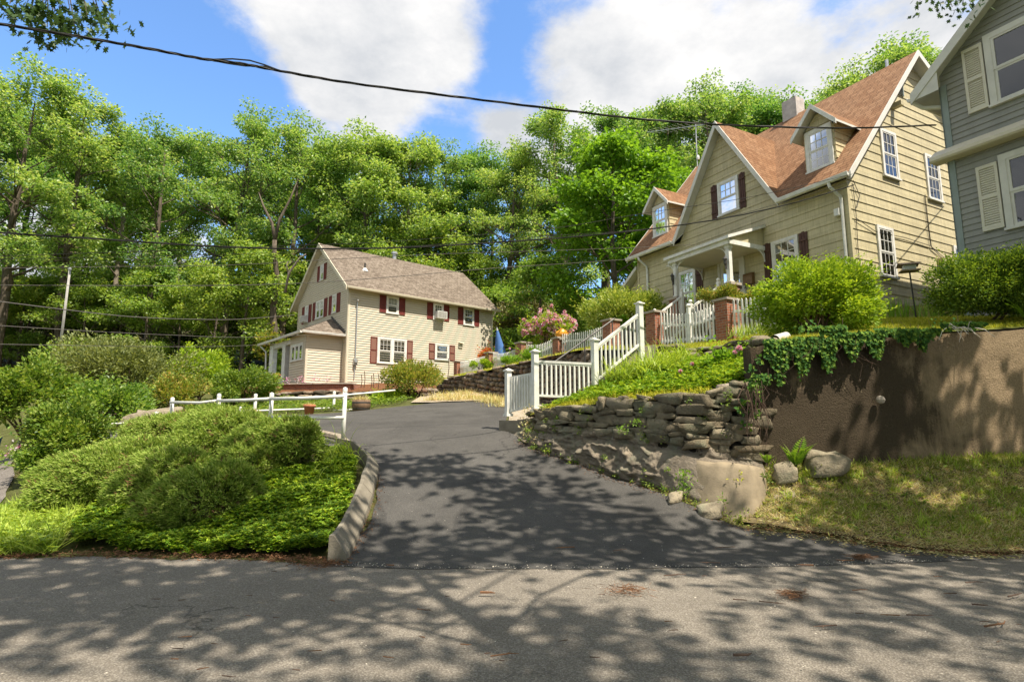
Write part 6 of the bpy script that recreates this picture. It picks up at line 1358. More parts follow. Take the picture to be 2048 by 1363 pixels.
# ------------------------------------------------------------------ shrubs
def shrub(name, label, cat, c, rad, n, leaf, lm, seed, lumps=16, stems=7, lr=(.32, .5), group=None, flower=None, stem_h=.0, up=.5, core=True, spiky=0, low=False, box=False):
    """a bush of leafy lumps spread over an ellipsoid, with stems from the ground; c is the centre of the crown"""
    rng = np.random.default_rng(seed); c = np.array(c, float); rad = np.array(rad, float)
    gz = c[2] - rad[2] * .95 - stem_h; root = thing(name, (c[0], c[1], gz), label, cat, group)
    dirs = unit(lumps, rng); dirs[:, 2] = np.where(dirs[:, 2] < (-.8 if low else -.35), -dirs[:, 2], dirs[:, 2]); lc = c + dirs * rad * rng.uniform(.45, .9, (lumps, 1))
    if box: lc = c + rng.uniform(-1, 1, (lumps, 3)) * rad * np.array([.8, .6, .68])
    if not spiky: spiky = n // 70
    lrad = rng.uniform(*lr, lumps) * rad.min()
    w = lrad ** 2; k = rng.choice(lumps, n, p=w / w.sum()); dv = unit(n, rng); r = rng.uniform(0, 1, n) ** .4
    pos = lc[k] + dv * (lrad[k] * r)[:, None] * np.array([rad[0] / rad.min(), rad[1] / rad.min(), rad[2] / rad.min()]) ** .6
    low = pos[:, 2] < gz + .03; pos[low, 2] = gz + .03 + rng.uniform(0, .2, low.sum())
    o = (pos - c) / rad; o /= np.linalg.norm(o, axis=1, keepdims=True) + 1e-6
    d = o * .7 + dv * .4 + rng.normal(0, .4, (n, 3)); d[:, 2] += up * .5
    nn = o * .4 + dv * .2 + rng.normal(0, .45, (n, 3)); nn[:, 2] += .7
    if spiky:        # long shoots carrying pairs of leaves
        m = spiky; kk = rng.choice(n, m); base = pos[kk]; od = o[kk] + rng.normal(0, .25, (m, 3)); od[:, 2] = np.abs(od[:, 2]) * .6 + .2; od /= np.linalg.norm(od, axis=1, keepdims=True)
        P_, D_ = [pos], [d]; Nn = [nn]
        for j in range(7):
            q = base + od * (.05 + j * leaf[0] * .55); s = np.cross(od, [0, 0, 1.0]); s /= np.linalg.norm(s, axis=1, keepdims=True) + 1e-6
            P_.append(q); D_.append(od * .6 + s * (1 if j % 2 else -1)); Nn.append(np.tile([0, 0, 1.0], (m, 1)) + rng.normal(0, .2, (m, 3)))
        pos, d, nn = np.concatenate(P_), np.concatenate(D_), np.concatenate(Nn); n = len(pos)
    v, f = leaves(pos, d, nn, rng.uniform(.7, 1.3, n) * leaf[0], rng.uniform(.7, 1.3, n) * leaf[1], .2)
    np_mesh('foliage', v, f, lm, root)
    mb = MB()
    for s in range(stems):
        a = rng.uniform(0, 6.28); b = Vector((c[0] + math.cos(a) * rad[0] * .15, c[1] + math.sin(a) * rad[1] * .15, gz - .1)); e = Vector(lc[rng.integers(lumps)]); mb.tube([b, b.lerp(e, .5) + Vector((rng.normal(0, .08), rng.normal(0, .08), .1)), e], [rad.min() * .035 + .008, rad.min() * .025 + .005, .006], 5)
    mb.build('stem', M['stem'], root)
    if flower:
        lm2, m, fs_ = flower; ps = []; ds = []; ns = []
        hubs = rng.choice(n, m); 
        for h in hubs:
            if o[h % len(o)][2] < -.1: continue
            cc = pos[h] + o[h % len(o)] * .06
            for q in range(12): dd = unit(1, rng)[0]; ps.append(cc); ds.append(dd + o[h % len(o)] * .4); ns.append(unit(1, rng)[0])
        v, f = leaves(np.array(ps), np.array(ds), np.array(ns), fs_, fs_ * .8, .3, rng); np_mesh('blossom', v, f, lm2, root)
    return root
def bush(px, py, hw, hh, t, n, leaf, lm, seed, label, depth=.9, name='shrub', cat='shrub', **kw):
    c = at(px, py, t); r = (hw * t / F, hw * t / F * depth, hh * t / F); return shrub(name, label, cat, c, r, n, leaf, LG[lm], seed, **kw)
bush(55, 800, 95, 72, 17, 9000, (.13, .085), 'mid', 1, 'round glossy green shrub at the left edge', stem_h=.4, lumps=22)
bush(245, 765, 130, 92, 22, 12000, (.13, .075), 'dull', 2, 'big grey green shrub in front of the dark wood', lumps=26, lr=(.3, .45))
bush(150, 745, 70, 60, 24, 4000, (.14, .08), 'under', 21, 'dark green shrub behind the leaning pale pole', lumps=16)
bush(395, 750, 58, 46, 24, 6500, (.12, .07), 'bright', 3, 'bright green dome shaped shrub left of the porch', lumps=18)
bush(352, 800, 62, 44, 19.5, 5200, (.10, .055), 'azalea', 4, 'green shrub with reddish tips behind the left pipe rail posts', lumps=16)
bush(490, 782, 66, 42, 21.5, 9000, (.11, .05), 'mid', 5, 'spreading yellow green shrub in front of the beige porch', lumps=24, up=-.4)
bush(225, 828, 80, 60, 17.5, 5500, (.12, .07), 'under', 6, 'dark leafy shrub left of the tree stump', lumps=18)
bush(150, 873, 82, 66, 13.2, 9000, (.085, .06), 'mid', 7, 'loose leafy green shrub at the left end of the junipers', lumps=22)
bush(95, 925, 48, 36, 12.8, 2600, (.085, .06), 'under', 8, 'low dark shrub beside the old asphalt lane', lumps=12)
bush(545, 712, 48, 42, 37, 4500, (.2, .13), 'azalea', 9, 'yellowish shrub behind the far end of the porch', lumps=16)
bush(828, 768, 70, 44, 25, 7500, (.12, .055), 'azalea', 10, 'rhododendron with reddish new tips before the beige house front', lumps=22, stem_h=.3)
bush(775, 800, 40, 24, 24.3, 1800, (.12, .06), 'bright', 11, 'low green shrub at the corner of the drive', lumps=10)
bush(1040, 655, 62, 66, 40, 7000, (.2, .12), 'brownish', 12, 'tall brownish green shrub behind the blue umbrella', lumps=24)
bush(1115, 640, 60, 70, 42, 6000, (.22, .13), 'under', 13, 'dark shrub behind the pink flowering shrub', lumps=20)
bush(1095, 670, 56, 40, 24.5, 5000, (.10, .06), 'bright', 14, 'shrub covered in pink blossom above the picket fence', lumps=18, flower=(LG['pink'], 300, .13))
bush(1248, 636, 92, 50, 21, 9500, (.15, .05), 'rhodo', 15, 'large yellow green rhododendron left of the tan house', lumps=24, up=.8)
bush(1440, 602, 50, 27, 16.3, 6000, (.065, .035), 'azalea', 16, 'clipped azalea with orange tinted leaves before the porch', lumps=18)
bush(1505, 600, 34, 24, 15.6, 2600, (.065, .035), 'azalea', 17, 'small orange tinged azalea under the copper mailbox', lumps=10)
bush(1632, 606, 114, 82, 12.0, 24000, (.075, .042), 'bright', 18, 'big vivid round bush in front of the tan house corner', lumps=30, lr=(.3, .46), stem_h=.0, spiky=420, stems=16, low=True)
bush(1997, 568, 130, 62, 10.9, 52000, (.06, .028), 'yew', 19, 'clipped dark yew hedge before the grey house', lumps=150, lr=(.3, .46), box=True, depth=.6, spiky=900, up=.8, low=True, stems=2)
bush(2080, 560, 90, 66, 10.6, 9000, (.055, .014), 'yew', 20, 'yew hedge running out at the right edge', low=True, box=True, stems=2, lumps=26, depth=.7)
bush(980, 716, 24, 16, 31.5, 900, (.13, .08), 'red', 22, 'potted plant with red leaves beside the blue umbrella', lumps=7, stems=4)
bush(1020, 728, 20, 14, 23.6, 800, (.13, .05), 'fern', 23, 'small green perennial under the picket fence', lumps=6)
bush(1062, 722, 18, 18, 22, 500, (.3, .04), 'fern', 24, 'clump of upright green leaves behind the tall white post', lumps=5, up=2)
bush(962, 733, 22, 14, 26.5, 800, (.13, .06), 'bright', 25, 'low bush of pink peonies beside the far brick pier', lumps=6, flower=(LG['pink'], 7, .07))
bush(1030, 745 - 18, 16, 12, 22.8, 300, (.12, .06), 'fern', 26, 'tiny clump with pink blooms on the stone wall top', lumps=5, flower=(LG['pink'], 6, .07))
bush(1470, 742, 44, 42, 11.4, 2600, (.13, .06), 'fern', 27, 'peony plant with dark pink blooms on the garden bed', lumps=14, up=.2, flower=(LG['pink'], 6, .05), stems=9)
for i, (px, py, s) in enumerate([(1478, 674 + 22, .075), (1470, 704, .06), (1361, 742, .05), (1384, 727, .05)]):
    rng = np.random.default_rng(i + 50); c = np.array(at(px, py, 11.2)); d = unit(40, rng); root = thing('peony_flower', tuple(c), ['bright pink peony bloom highest on its stem', 'paler pink peony bloom below the highest', 'small pink bloom low among the day lilies', 'dark pink bud above the day lilies'][i], 'flower')
    v, f = leaves(np.tile(c, (40, 1)), d, unit(40, rng), s, s * .8, .4, rng); np_mesh('petal', v, f, LG['pink'], root); mb = MB(); mb.tube([Vector(c), Vector(c) + Vector((.05, .05, -.35))], .006, 4); mb.build('stem', M['stem'], root)

# ------------------------------------------------------------------ junipers
def juniper(cs, seed, label, n=8200, L=.095):
    """feathery layered sprays; cs is a list of (centre, radii) mounds"""
    rng = np.random.default_rng(seed); c0 = np.array(cs[0][0]); root = thing('juniper_shrub', (c0[0], c0[1], c0[2] - cs[0][1][2]), label, 'juniper', 'spreading junipers on the island')
    P_, D_, Nn = [], [], []
    for c, r in cs:
        c = np.array(c, float); r = np.array(r, float); m = int(n * (r[0] * r[1] + r[0] * r[2] + r[1] * r[2]) / 1.9)
        dv = unit(m, rng); dv[:, 2] = np.where(dv[:, 2] < -.55, -dv[:, 2], dv[:, 2]); az = np.arctan2(dv[:, 1], dv[:, 0])
        lump = 1 + .07 * np.sin(az * 4 + c[0] * 3 + dv[:, 2] * 4) + .05 * np.sin(az * 9 + dv[:, 2] * 11) + rng.normal(0, .03, m)
        pos = c + dv * r * (lump * rng.uniform(.86, 1.0, m))[:, None]
        out = dv.copy(); out[:, 2] = out[:, 2] * .45 + .12; sweep = np.array([-.45, -.35, .05])
        d = out + sweep * .8 + rng.normal(0, .14, (m, 3)); d /= np.linalg.norm(d, axis=1, keepdims=True)
        for q in range(6):
            b = pos + d * (q * L * .16) + rng.normal(0, .012, (m, 3)); dd = d + rng.normal(0, .30, (m, 3)); dd[:, 2] += .1
            P_.append(b); D_.append(dd); Nn.append(dv + rng.normal(0, .4, (m, 3)))
    pos, d, nn = np.concatenate(P_), np.concatenate(D_), np.concatenate(Nn); k = len(pos)
    v, f = leaves(pos, d, nn, rng.uniform(.6, 1.2, k) * L * .62, rng.uniform(.7, 1.3, k) * .014, .1); np_mesh('foliage', v, f, LG['juniper'], root)
    m = int(k * .42); i_ = rng.choice(k, m); dd = d[i_] + rng.normal(0, .2, (m, 3)); v, f = leaves(pos[i_] + nn[i_] / (np.linalg.norm(nn[i_], axis=1, keepdims=True) + 1e-6) * .025, dd, nn[i_], rng.uniform(.6, 1.2, m) * L * .7, .013, .1); np_mesh('new_tip', v, f, LG['juniper_tip'], root)
    m = 90; i_ = np.repeat(rng.choice(k, m), 10); dd = d[i_] + rng.normal(0, .5, (len(i_), 3)); v, f = leaves(pos[i_] + rng.normal(0, .035, (len(i_), 3)), dd, nn[i_], L, .012, .1); np_mesh('dead_spray', v, f, M['needles'], root)
    # dense brown heart
    P_ = []
    for c, r in cs:
        m = int(900 * r[0] * r[1] * 2 + 300); dv = unit(m, rng); P_.append(np.array(c) + dv * np.array(r) * .8 * rng.uniform(.75, 1, (m, 1)))
    pos = np.concatenate(P_); k = len(pos); v, f = leaves(pos, unit(k, rng), unit(k, rng), .22, .10, .1); np_mesh('inner_twig', v, f, LG['brownish'], root)
    mb = MB()
    for c, r in cs:
        c = Vector(c)
        for s in range(5): a = rng.uniform(0, 6.28); e = c + Vector((math.cos(a) * r[0] * .7, math.sin(a) * r[1] * .7, r[2] * .3)); b = Vector((c.x, c.y, c.z - r[2] - .1)); mb.tube([b, b.lerp(e, .5) + Vector((0, 0, .1)), e], [.035, .025, .01], 5)
    mb.build('stem', M['stem'], root); return root
def jm(px, py, t, hw, hh, dep): c = at(px, py, t); k = t / F; return (tuple(c), (hw * k, dep, hh * k))
juniper([jm(335, 868, 11.8, 80, 32, .55), jm(395, 848, 12.2, 60, 22, .45)], 1, 'small dark juniper at the back left of the island below the pipe rails')
juniper([jm(452, 872, 11.0, 92, 46, .7), jm(428, 846, 11.6, 50, 28, .45), jm(385, 905, 10.5, 66, 36, .5)], 2, 'tallest juniper mound at the back of the island')
juniper([jm(545, 898, 10.2, 82, 54, .62), jm(592, 888, 10.1, 44, 48, .45), jm(505, 930, 9.7, 56, 40, .5)], 3, 'broad juniper with dark right flank beside the groundcover')
juniper([jm(205, 958, 9.3, 122, 52, .6), jm(270, 925, 9.9, 96, 42, .6), jm(140, 990, 9.0, 60, 40, .45)], 4, 'wide juniper sweeping out to the left of the island')
juniper([jm(340, 955, 9.1, 84, 50, .5), jm(290, 990, 8.8, 64, 50, .45)], 5, 'juniper in the middle of the island with shaded face')
juniper([jm(402, 1008, 8.15, 92, 64, .5), jm(345, 1030, 8.05, 66, 50, .4), jm(450, 985, 8.4, 58, 54, .45)], 6, 'lowest front juniper nearest the street')

# ------------------------------------------------------------------ groundcover and grasses
def scatter(poly, n, hf, rng):
    P = np.array(poly, float); lo, hi = P.min(0), P.max(0); q = rng.uniform(lo, hi, (int(n * 2.6) + 50, 2)); q = q[inside(q, P)][:n]; return np.c_[q, hf(q[:, 0], q[:, 1])]
def stuff(name, v, f, mat, label): o = np_mesh(name, v, f, mat); tag(o, label, None, None, 'stuff'); return o
def rosettes(poly, n, hf, rng, k, L, Wd, hmin, hmax, bumpf=None, tilt=.35):
    p = scatter(poly, n, hf, rng); n = len(p); p[:, 2] += rng.uniform(hmin, hmax, n) + (bumpf(p[:, 0], p[:, 1]) if bumpf else 0)
    c = np.repeat(p, k, 0); a = rng.uniform(0, 6.28, n)[:, None] + np.arange(k)[None] * 6.283 / k; a = a.ravel() + rng.normal(0, .2, n * k)
    d = np.c_[np.cos(a), np.sin(a), np.full(n * k, tilt) + rng.normal(0, .25, n * k)]; nn = np.tile([0, 0, 1.0], (n * k, 1)) + rng.normal(0, .25, (n * k, 3))
    return leaves(c, d, nn, rng.uniform(.7, 1.25, n * k) * L, rng.uniform(.7, 1.25, n * k) * Wd, .15)
def blades(poly, n, hf, rng, L, Wd, lean=.5, dirb=(0, 0), seg=2, dens=None):
    p = scatter(poly, n, hf, rng)
    if dens is not None: p = p[rng.uniform(0, 1, len(p)) < dens(p[:, 0], p[:, 1])]
    n = len(p); d = np.c_[rng.normal(dirb[0], lean, n), rng.normal(dirb[1], lean, n), np.ones(n)]
    return leaves(p, d, unit(n, rng) + np.array([0, -.3, .2]), rng.uniform(.5, 1.3, n) * L, rng.uniform(.7, 1.3, n) * Wd, .1)
def arcs(p, d, L, Wd, rng, seg=4, droop=1.1):
    """long strap leaves bending over under their own weight"""
    n = len(p); d = d / np.linalg.norm(d, axis=1, keepdims=True); s = np.cross(d, [0, 0, 1.0]) + 1e-6; s /= np.linalg.norm(s, axis=1, keepdims=True); V = []; cur = p.copy(); dd = d.copy()
    for j in range(seg + 1):
        w = Wd * (1 - (j / seg) ** 2 * .92) * .5; V += [cur - s * w[:, None], cur + s * w[:, None]]; cur = cur + dd * (L / seg)[:, None]; dd = dd + np.array([0, 0, -1.0]) * droop / seg; dd /= np.linalg.norm(dd, axis=1, keepdims=True)
    k = 2 * (seg + 1); V = np.stack(V, 1).reshape(-1, 3); b = np.arange(n)[:, None] * k; F_ = [np.c_[b + 2 * j, b + 2 * j + 1, b + 2 * j + 3, b + 2 * j + 2] for j in range(seg)]; return V, np.concatenate(F_)
rg = np.random.default_rng(99)
isl = [(-2.28, 7.25), (-2.4, 8.2), (-2.55, 9.3), (-2.85, 10.6), (-3.3, 11.45), (-4.2, 11.8), (-5.6, 11.8), (-6.6, 10.6), (-6.4, 9.2), (-6.1, 8.2), (-5.6, 7.55), (-4.6, 7.35), (-3.4, 7.2)]
bf = lambda x, y: .05 * np.sin(x * 2.7 + y * 1.3) + .05 * np.sin(x * 6.1 - y * 4.7) + .03
stuff('groundcover', *merge([rosettes(isl, 20000, h0, rg, 6, .062, .032, .0, .10, bf, .2), rosettes(isl, 9000, h0, rg, 6, .062, .03, .06, .15, bf, .45)]), LG['pachy'], 'bright green groundcover carpeting the island slope')
# fountain of pale grass on the island by the kerb
root = thing('ornamental_grass', (-2.75, 9.6, .6), 'pale arching ornamental grass drooping by the concrete kerb', 'grass clump')
pts = []; 
for (px, py, t) in [(640, 905, 10.9), (660, 930, 10.4), (670, 960, 9.9), (655, 985, 9.5), (640, 1010, 9.1), (610, 1030, 8.9), (690, 915, 10.6)]: pts.append((np.array(at(px, py, t)), 46))
p = np.concatenate([c + rg.normal(0, .10, (m, 3)) for c, m in pts]); n = len(p); d = np.c_[rg.normal(-.25, .55, n), rg.normal(-.5, .45, n), rg.uniform(.5, 1.2, n)]
v, f = arcs(p, d, rg.uniform(.45, .85, n), np.full(n, .014), rg, 5, 1.9); np_mesh('blade', v, f, LG['lily'], root)
vl = [(-5.6, 7.25), (-6.3, 8.4), (-6.6, 9.6), (-7.3, 10.8), (-8.6, 10.6), (-8.5, 9.2), (-7.9, 8.2), (-7.5, 7.2), (-6.5, 7.15)]
stuff('verge_grass', *merge([blades(vl, 9000, h0, rg, .15, .011, .8), blades(vl, 3500, h0, rg, .34, .012, .6), rosettes(vl, 2600, h0, rg, 5, .07, .035, .01, .2)]), LG['lily'], 'yellow green weedy grass verge beside the old lane')
# dry lawn on the bank
nz = lambda x, y: np.array([mnoise.noise(Vector((a * .9, b * 1.6, 3))) for a, b in zip(x, y)])
bh = lambda x, y: h0(x, y) + .012
bk = [(3.45, 8.6), (4.0, 8.1), (5, 7.68), (6.1, 7.44), (9, 7.5), (9.6, 9.7), (6.3, 9.48), (4.1, 9.36)]
stuff('bank_grass', *merge([blades(bk, 24000, bh, rg, .09, .009, .8, dens=lambda x, y: np.clip(.30 + 1.5 * nz(x, y), .03, 1)), blades([(3.9, 9.1), (9.5, 9.45), (9.5, 9.72), (6.3, 9.52), (4.0, 9.38)], 1300, bh, rg, .14, .011, .7), rosettes(bk, 900, bh, rg, 5, .05, .025, .0, .04)]), LG['grass'], 'patchy green grass on the bank below the concrete wall')
stuff('dead_grass', *merge([blades(bk, 42000, bh, rg, .085, .008, 1.6, dens=lambda x, y: np.clip(.75 - .9 * nz(x + 7, y), .25, 1)), blades([(3.3, 8.35), (4.0, 7.95), (5, 7.55), (6.1, 7.3), (8.5, 7.38), (8.5, 7.6), (5, 7.75), (3.6, 8.5)], 3500, bh, rg, .07, .009, 2.5)]), LG['drygrass'], 'straw coloured dry grass on the sunny bank')
# upper lawn
ul = [(4.3, 10.0), (5.2, 11.6), (5.4, 13.4), (4.2, 14.2), (3.2, 14.3), (3.4, 15.6), (5.4, 15.3), (9.0, 13.9), (11.2, 12.6), (11.2, 10.1), (8.5, 9.95), (6.3, 9.85)]
stuff('lawn_grass', *merge([blades(ul, 42000, h1, rg, .09, .010, .6), blades([(2.2, 15.6), (3.4, 15.8), (1.0, 21.5), (-2.6, 29), (-3.5, 28.4), (-1.2, 24.2), (.5, 20.7), (1.7, 17.8)], 12000, h1, rg, .12, .014, .6)]), LG['moss'], 'sunlit yellow green lawn and moss on the terrace')
# garden bed: low green cover, day lilies, moss hanging over the wall crest
bed = [(.5, 12.7), (1.0, 12.0), (1.6, 11.45), (2.2, 10.95), (3.1, 10.0), (3.9, 9.7), (4.5, 10.4), (4.9, 12), (4.8, 13.3), (3.9, 13.7), (3.1, 13.6), (2.0, 13.0), (1.85, 12.9)]
stuff('bed_groundcover', *merge([rosettes(bed, 9000, h2, rg, 6, .06, .032, .0, .1), rosettes(bed, 1800, h2, rg, 5, .07, .04, .06, .16)]), LG['pachy'], 'leafy green groundcover filling the garden bed')
crest = [(.33, 12.62), (.62, 12.1), (1.1, 11.5), (1.95, 10.62), (2.95, 9.72), (3.3, 9.55), (3.4, 9.8), (2.5, 10.75), (1.6, 11.7), (.9, 12.35)]
ph = scatter(crest, 5200, h2, rg); n = len(ph); ph[:, 2] += .03; d = np.c_[rg.normal(-.25, .5, n), rg.normal(-.45, .5, n), rg.uniform(.2, 1, n)]
stuff('hanging_moss', *arcs(ph, d, rg.uniform(.08, .2, n), np.full(n, .010), rg, 3, 1.6), LG['moss'], 'yellow green moss spilling over the stone wall crest')
def clump(name, label, cat, pts, per, L, Wd, lm, seed, spread=.1, droop=1.2, up=1.0, tilt=.5):
    rng = np.random.default_rng(seed); p0 = np.array(pts[0]); root = thing(name, tuple(p0), label, cat); p = np.concatenate([np.array(q) + np.c_[rng.normal(0, spread, (per, 2)), np.zeros(per)] for q in pts]); n = len(p)
    d = np.c_[rng.normal(0, tilt, n), rng.normal(0, tilt, n), np.full(n, up)]; v, f = arcs(p, d, rng.uniform(.6, 1.2, n) * L, np.full(n, Wd), rng, 5, droop); np_mesh('blade', v, f, LG[lm], root); return root
def onb(x, y, hf): return (x, y, float(hf(np.array([x]), np.array([y]))[0]))
lil = [(2.35, 12.75), (2.75, 12.85), (3.1, 12.6), (3.4, 13.0), (3.7, 12.6), (2.9, 12.3), (3.3, 12.2), (3.9, 12.9), (2.5, 12.4)]
for i, (x, y) in enumerate(lil):
    clump('day_lily', ['arching day lily clump at the foot of the tall railing post', 'day lily clump second from the tall railing post', 'thick day lily clump in the middle of the garden bed', 'day lily clump tight under the low stone wall', 'day lily clump nearest the peony', 'front day lily clump above the mossy crest', 'front right day lily clump before the peony', 'day lily clump half behind the peony', 'leftmost low day lily clump by the railing'][i], 'plant', [onb(x, y, h2)], 110, .68, .022, 'lily', 300 + i, .13, 2.0, 1.3, .5)
clump('iris_clump', 'row of stiff iris leaves along the tan gable wall', 'plant', [tuple(at(px, 634, 14.2)) for px in (1775, 1795, 1812, 1845, 1880)], 22, .48, .03, 'fern', 320, .12, .25, 1.6, .3)
clump('yucca_plant', 'spiky leaf rosette on the lawn at the right edge', 'plant', [tuple(at(2060, 634, 10.3))], 26, .62, .045, 'fern', 321, .05, .5, .6, .9)
clump('weed_clump', 'pale weedy grass before the right picket panel', 'plant', [tuple(at(px, py, 13.6)) for px, py in ((1500, 668), (1520, 664), (1480, 672), (1540, 668))], 60, .3, .014, 'lily', 322, .12, 1.0, 1.2, .4)
# dry grasses along the gravel under the field stone wall
root = thing('dry_grass', (-1.5, 22, 2.6), 'dry tan ornamental grass along the gravel below the field stone wall', 'grass clump')
pd = [(-2.8, 23.5), (-2.2, 22.6), (-1.6, 22.2), (-1.2, 21.6), (-.6, 21.0), (-.3, 20.2), (-1.9, 23.6), (-.9, 22.2), (-.2, 19.4), (-.1, 18.2), (-.6, 20.3), (-2.9, 22.2), (-2.2, 21.8)]
p = np.concatenate([np.array(onb(x, y, h0)) + np.c_[rg.normal(0, .28, (330, 2)), np.zeros(330)] for x, y in pd]); n = len(p); d = np.c_[rg.normal(0, .6, n), rg.normal(0, .6, n), np.ones(n)]
v, f = arcs(p, d, rg.uniform(.14, .36, n), np.full(n, .014), rg, 3, 1.2); np_mesh('blade', v, f, LG['drygrass'], root)
# ivy over the concrete wall
root = thing('ivy', (5.5, 9.5, 3), 'dark glossy ivy trailing over the top of the concrete wall', 'ivy')
P_, Nn = [], []
for (px0, px1, top_, bot, m) in [(1530, 1600, 676, 766, 1300), (1590, 1670, 672, 742, 1500), (1660, 1765, 662, 716, 1500), (1750, 1880, 655, 684, 900), (1810, 1850, 664, 700, 450), (1620, 1690, 650, 668, 500), (1500, 1540, 745, 800, 220), (1880, 1970, 642, 660, 380)]:
    x = rg.uniform(px0, px1, m); yy = top_ + (bot - top_) * rg.beta(1.2, 1.6, m) * (.75 + .35 * np.sin(x * .13)); 
    for a, b in zip(x, yy):
        r_ = ray(a, b); Y = np.interp(r_[0] / r_[1] * 9.5, [3.98, 6.3, 8.5, 14.5], [9.36, 9.5, 9.66, 9.95]) - rg.uniform(.0, .16); t = Y / r_[1]; z = CAMZ + r_[2] * t
        if z > 3.0 + .04 * r_[0] * t: Y += rg.uniform(.1, .55); z = min(z, 3.36) + rg.uniform(-.10, .10) + .06 * math.sin(a * .07)
        P_.append((r_[0] * t, Y, z)); 
p = np.array(P_); n = len(p); d = np.c_[rg.normal(0, .5, n), rg.normal(-.25, .25, n), rg.normal(-.75, .3, n)]; nn = np.c_[rg.normal(0, .35, n), np.full(n, -1.0), rg.normal(.55, .35, n)]
v, f = leaves(p, d, nn, rg.uniform(.04, .08, n), rg.uniform(.04, .07, n), .2); np_mesh('foliage', v, f, LG['ivy'], root)
mb = MB()
for k in range(46):
    i = rg.integers(n); a = Vector(p[i]); ln = rg.uniform(.15, .5); mb = MB() if k % 46 == 0 else mb; mb.tube([a + Vector((rg.normal(0, .05), .03, .15)), a + Vector((0, -.02, 0)), a + Vector((rg.normal(0, .08), -.03, -ln * .5)), a + Vector((rg.normal(0, .15), -.05, -ln))], [.003, .003, .002, .002], 4)
mb.build('runner', M['twig'], root)
root = thing('dry_vine', tuple(at(1930, 665, 9.4)), 'bare pale vine stalks sticking out over the concrete wall top', 'vine'); mb = MB()
for k in range(16): a = at(rg.uniform(1890, 1950), 655, 9.55); b = a + Vector((rg.normal(.05, .16), -rg.uniform(.08, .25), rg.normal(-.12, .1))); mb.tube([a, a.lerp(b, .5) + Vector((0, 0, .05)), b], [.007, .006, .003], 4)
mb.build('stalk', M['chip'], root)
root = thing('hanging_roots', tuple(at(1520, 850, 9.2)), 'tangled brown roots and creeper in the joint of stone and concrete walls', 'vine'); mb = MB()
for k in range(26):
    x = rg.uniform(1488, 1528); a = at(x, rg.uniform(760, 800), 9.15); b = a + Vector((rg.normal(.04, .06), -rg.uniform(.0, .08), -rg.uniform(.35, .95))); mb.tube([a, a.lerp(b, .4) + Vector((rg.normal(0, .04), -.05, 0)), a.lerp(b, .75) + Vector((rg.normal(0, .04), -.03, 0)), b], [.007, .006, .004, .003], 4)
mb.build('root', M['twig'], root)
c = np.concatenate([np.array(at(x, y, 9.15)) + rg.normal(0, .05, (14, 3)) for x, y in [(1500, 765), (1515, 790), (1490, 800), (1510, 825), (1495, 850), (1505, 740), (1480, 815), (1520, 720)]]); k = len(c); d = unit(k, rg); d[:, 2] -= .3
v, f = leaves(c, d, unit(k, rg) + np.array([0, -1, .3]), .08, .06, .2); np_mesh('foliage', v, f, LG['ivy'], root)
# ferns and weeds
def fern(px, py, t, L, m, seed, label):
    rng = np.random.default_rng(seed); b = np.array(at(px, py, t)); root = thing('fern', tuple(b), label, 'fern'); P_, D_, Nn, Ls = [], [], [], []; mb = MB()
    for k in range(m):
        az = 6.28 * k / m + rng.normal(0, .3); d = np.array([math.cos(az) * .42, math.sin(az) * .3 - .15, 1.0]); d /= np.linalg.norm(d); cur = b.copy(); l = L * rng.uniform(.7, 1.1); pts = [Vector(cur)]
        for j in range(14):
            s = np.cross(d, [0, 0, 1.0]); s /= np.linalg.norm(s) + 1e-6; w = l * .26 * math.sin(math.pi * min(1, (j + 1.5) / 15)) + .01
            if j > 1:
                for sg in (-1, 1): P_.append(cur.copy()); D_.append(s * sg + d * .45); Nn.append(np.cross(d, s) * (1 if np.cross(d, s)[2] > 0 else -1)); Ls.append(w)
            cur = cur + d * l / 14; d = d + np.array([0, 0, -.085]); d /= np.linalg.norm(d); pts.append(Vector(cur))
        mb.tube(pts[::2], [.006] * len(pts[::2]), 4)
    Ls = np.array(Ls); v, f = leaves(np.array(P_), np.array(D_), np.array(Nn), Ls, Ls * .28 + .006, .1); np_mesh('frond', v, f, LG['fern'], root); mb.build('stalk', M['stem'], root)
fern(1592, 935, 8.95, .52, 7, 1, 'tall bright fern growing at the corner of the concrete wall'); fern(1535, 928, 8.9, .24, 6, 2, 'small fern left of the tall one, on the ledge end')
def weeds(pts, t, n, L, lm, label, seed, name='weed_clump', Wd=.5, spread=.07):
    rng = np.random.default_rng(seed); root = thing(name, tuple(at(*pts[0], t if not hasattr(t, '__len__') else t[0])), label, 'weeds'); cs = []
    for i, q in enumerate(pts): tt = t if not hasattr(t, '__len__') else t[i]; cs.append(np.array(at(*q, tt)) + rng.normal(0, spread, (n, 3)) * np.array([1, .7, .8]))
    c = np.concatenate(cs); k = len(c); d = unit(k, rng); d[:, 2] = np.abs(d[:, 2]) + .2; v, f = leaves(c, d, unit(k, rng) + np.array([0, -.4, .8]), rng.uniform(.6, 1.3, k) * L, rng.uniform(.6, 1.3, k) * L * Wd, .2); np_mesh('foliage', v, f, LG[lm], root)
weeds([(1160, 925), (1175, 935), (1150, 930)], 10.9, 140, .06, 'bright', 'dark green weed tuft at the foot of the rock ledge', 1)
weeds([(1195, 940), (1210, 945), (1185, 950), (1200, 930)], 10.6, 130, .05, 'azalea', 'orange tinted weed tuft beside the dark green one', 2)
weeds([(1065, 870), (1075, 885), (1090, 895), (1060, 855), (1075, 840), (1060, 825)], [12.1, 11.9, 11.7, 12.3, 12.5, 12.7], 110, .06, 'drygrass', 'dry pale stonecrop at the left end of the stone wall', 3, Wd=.35, spread=.1)
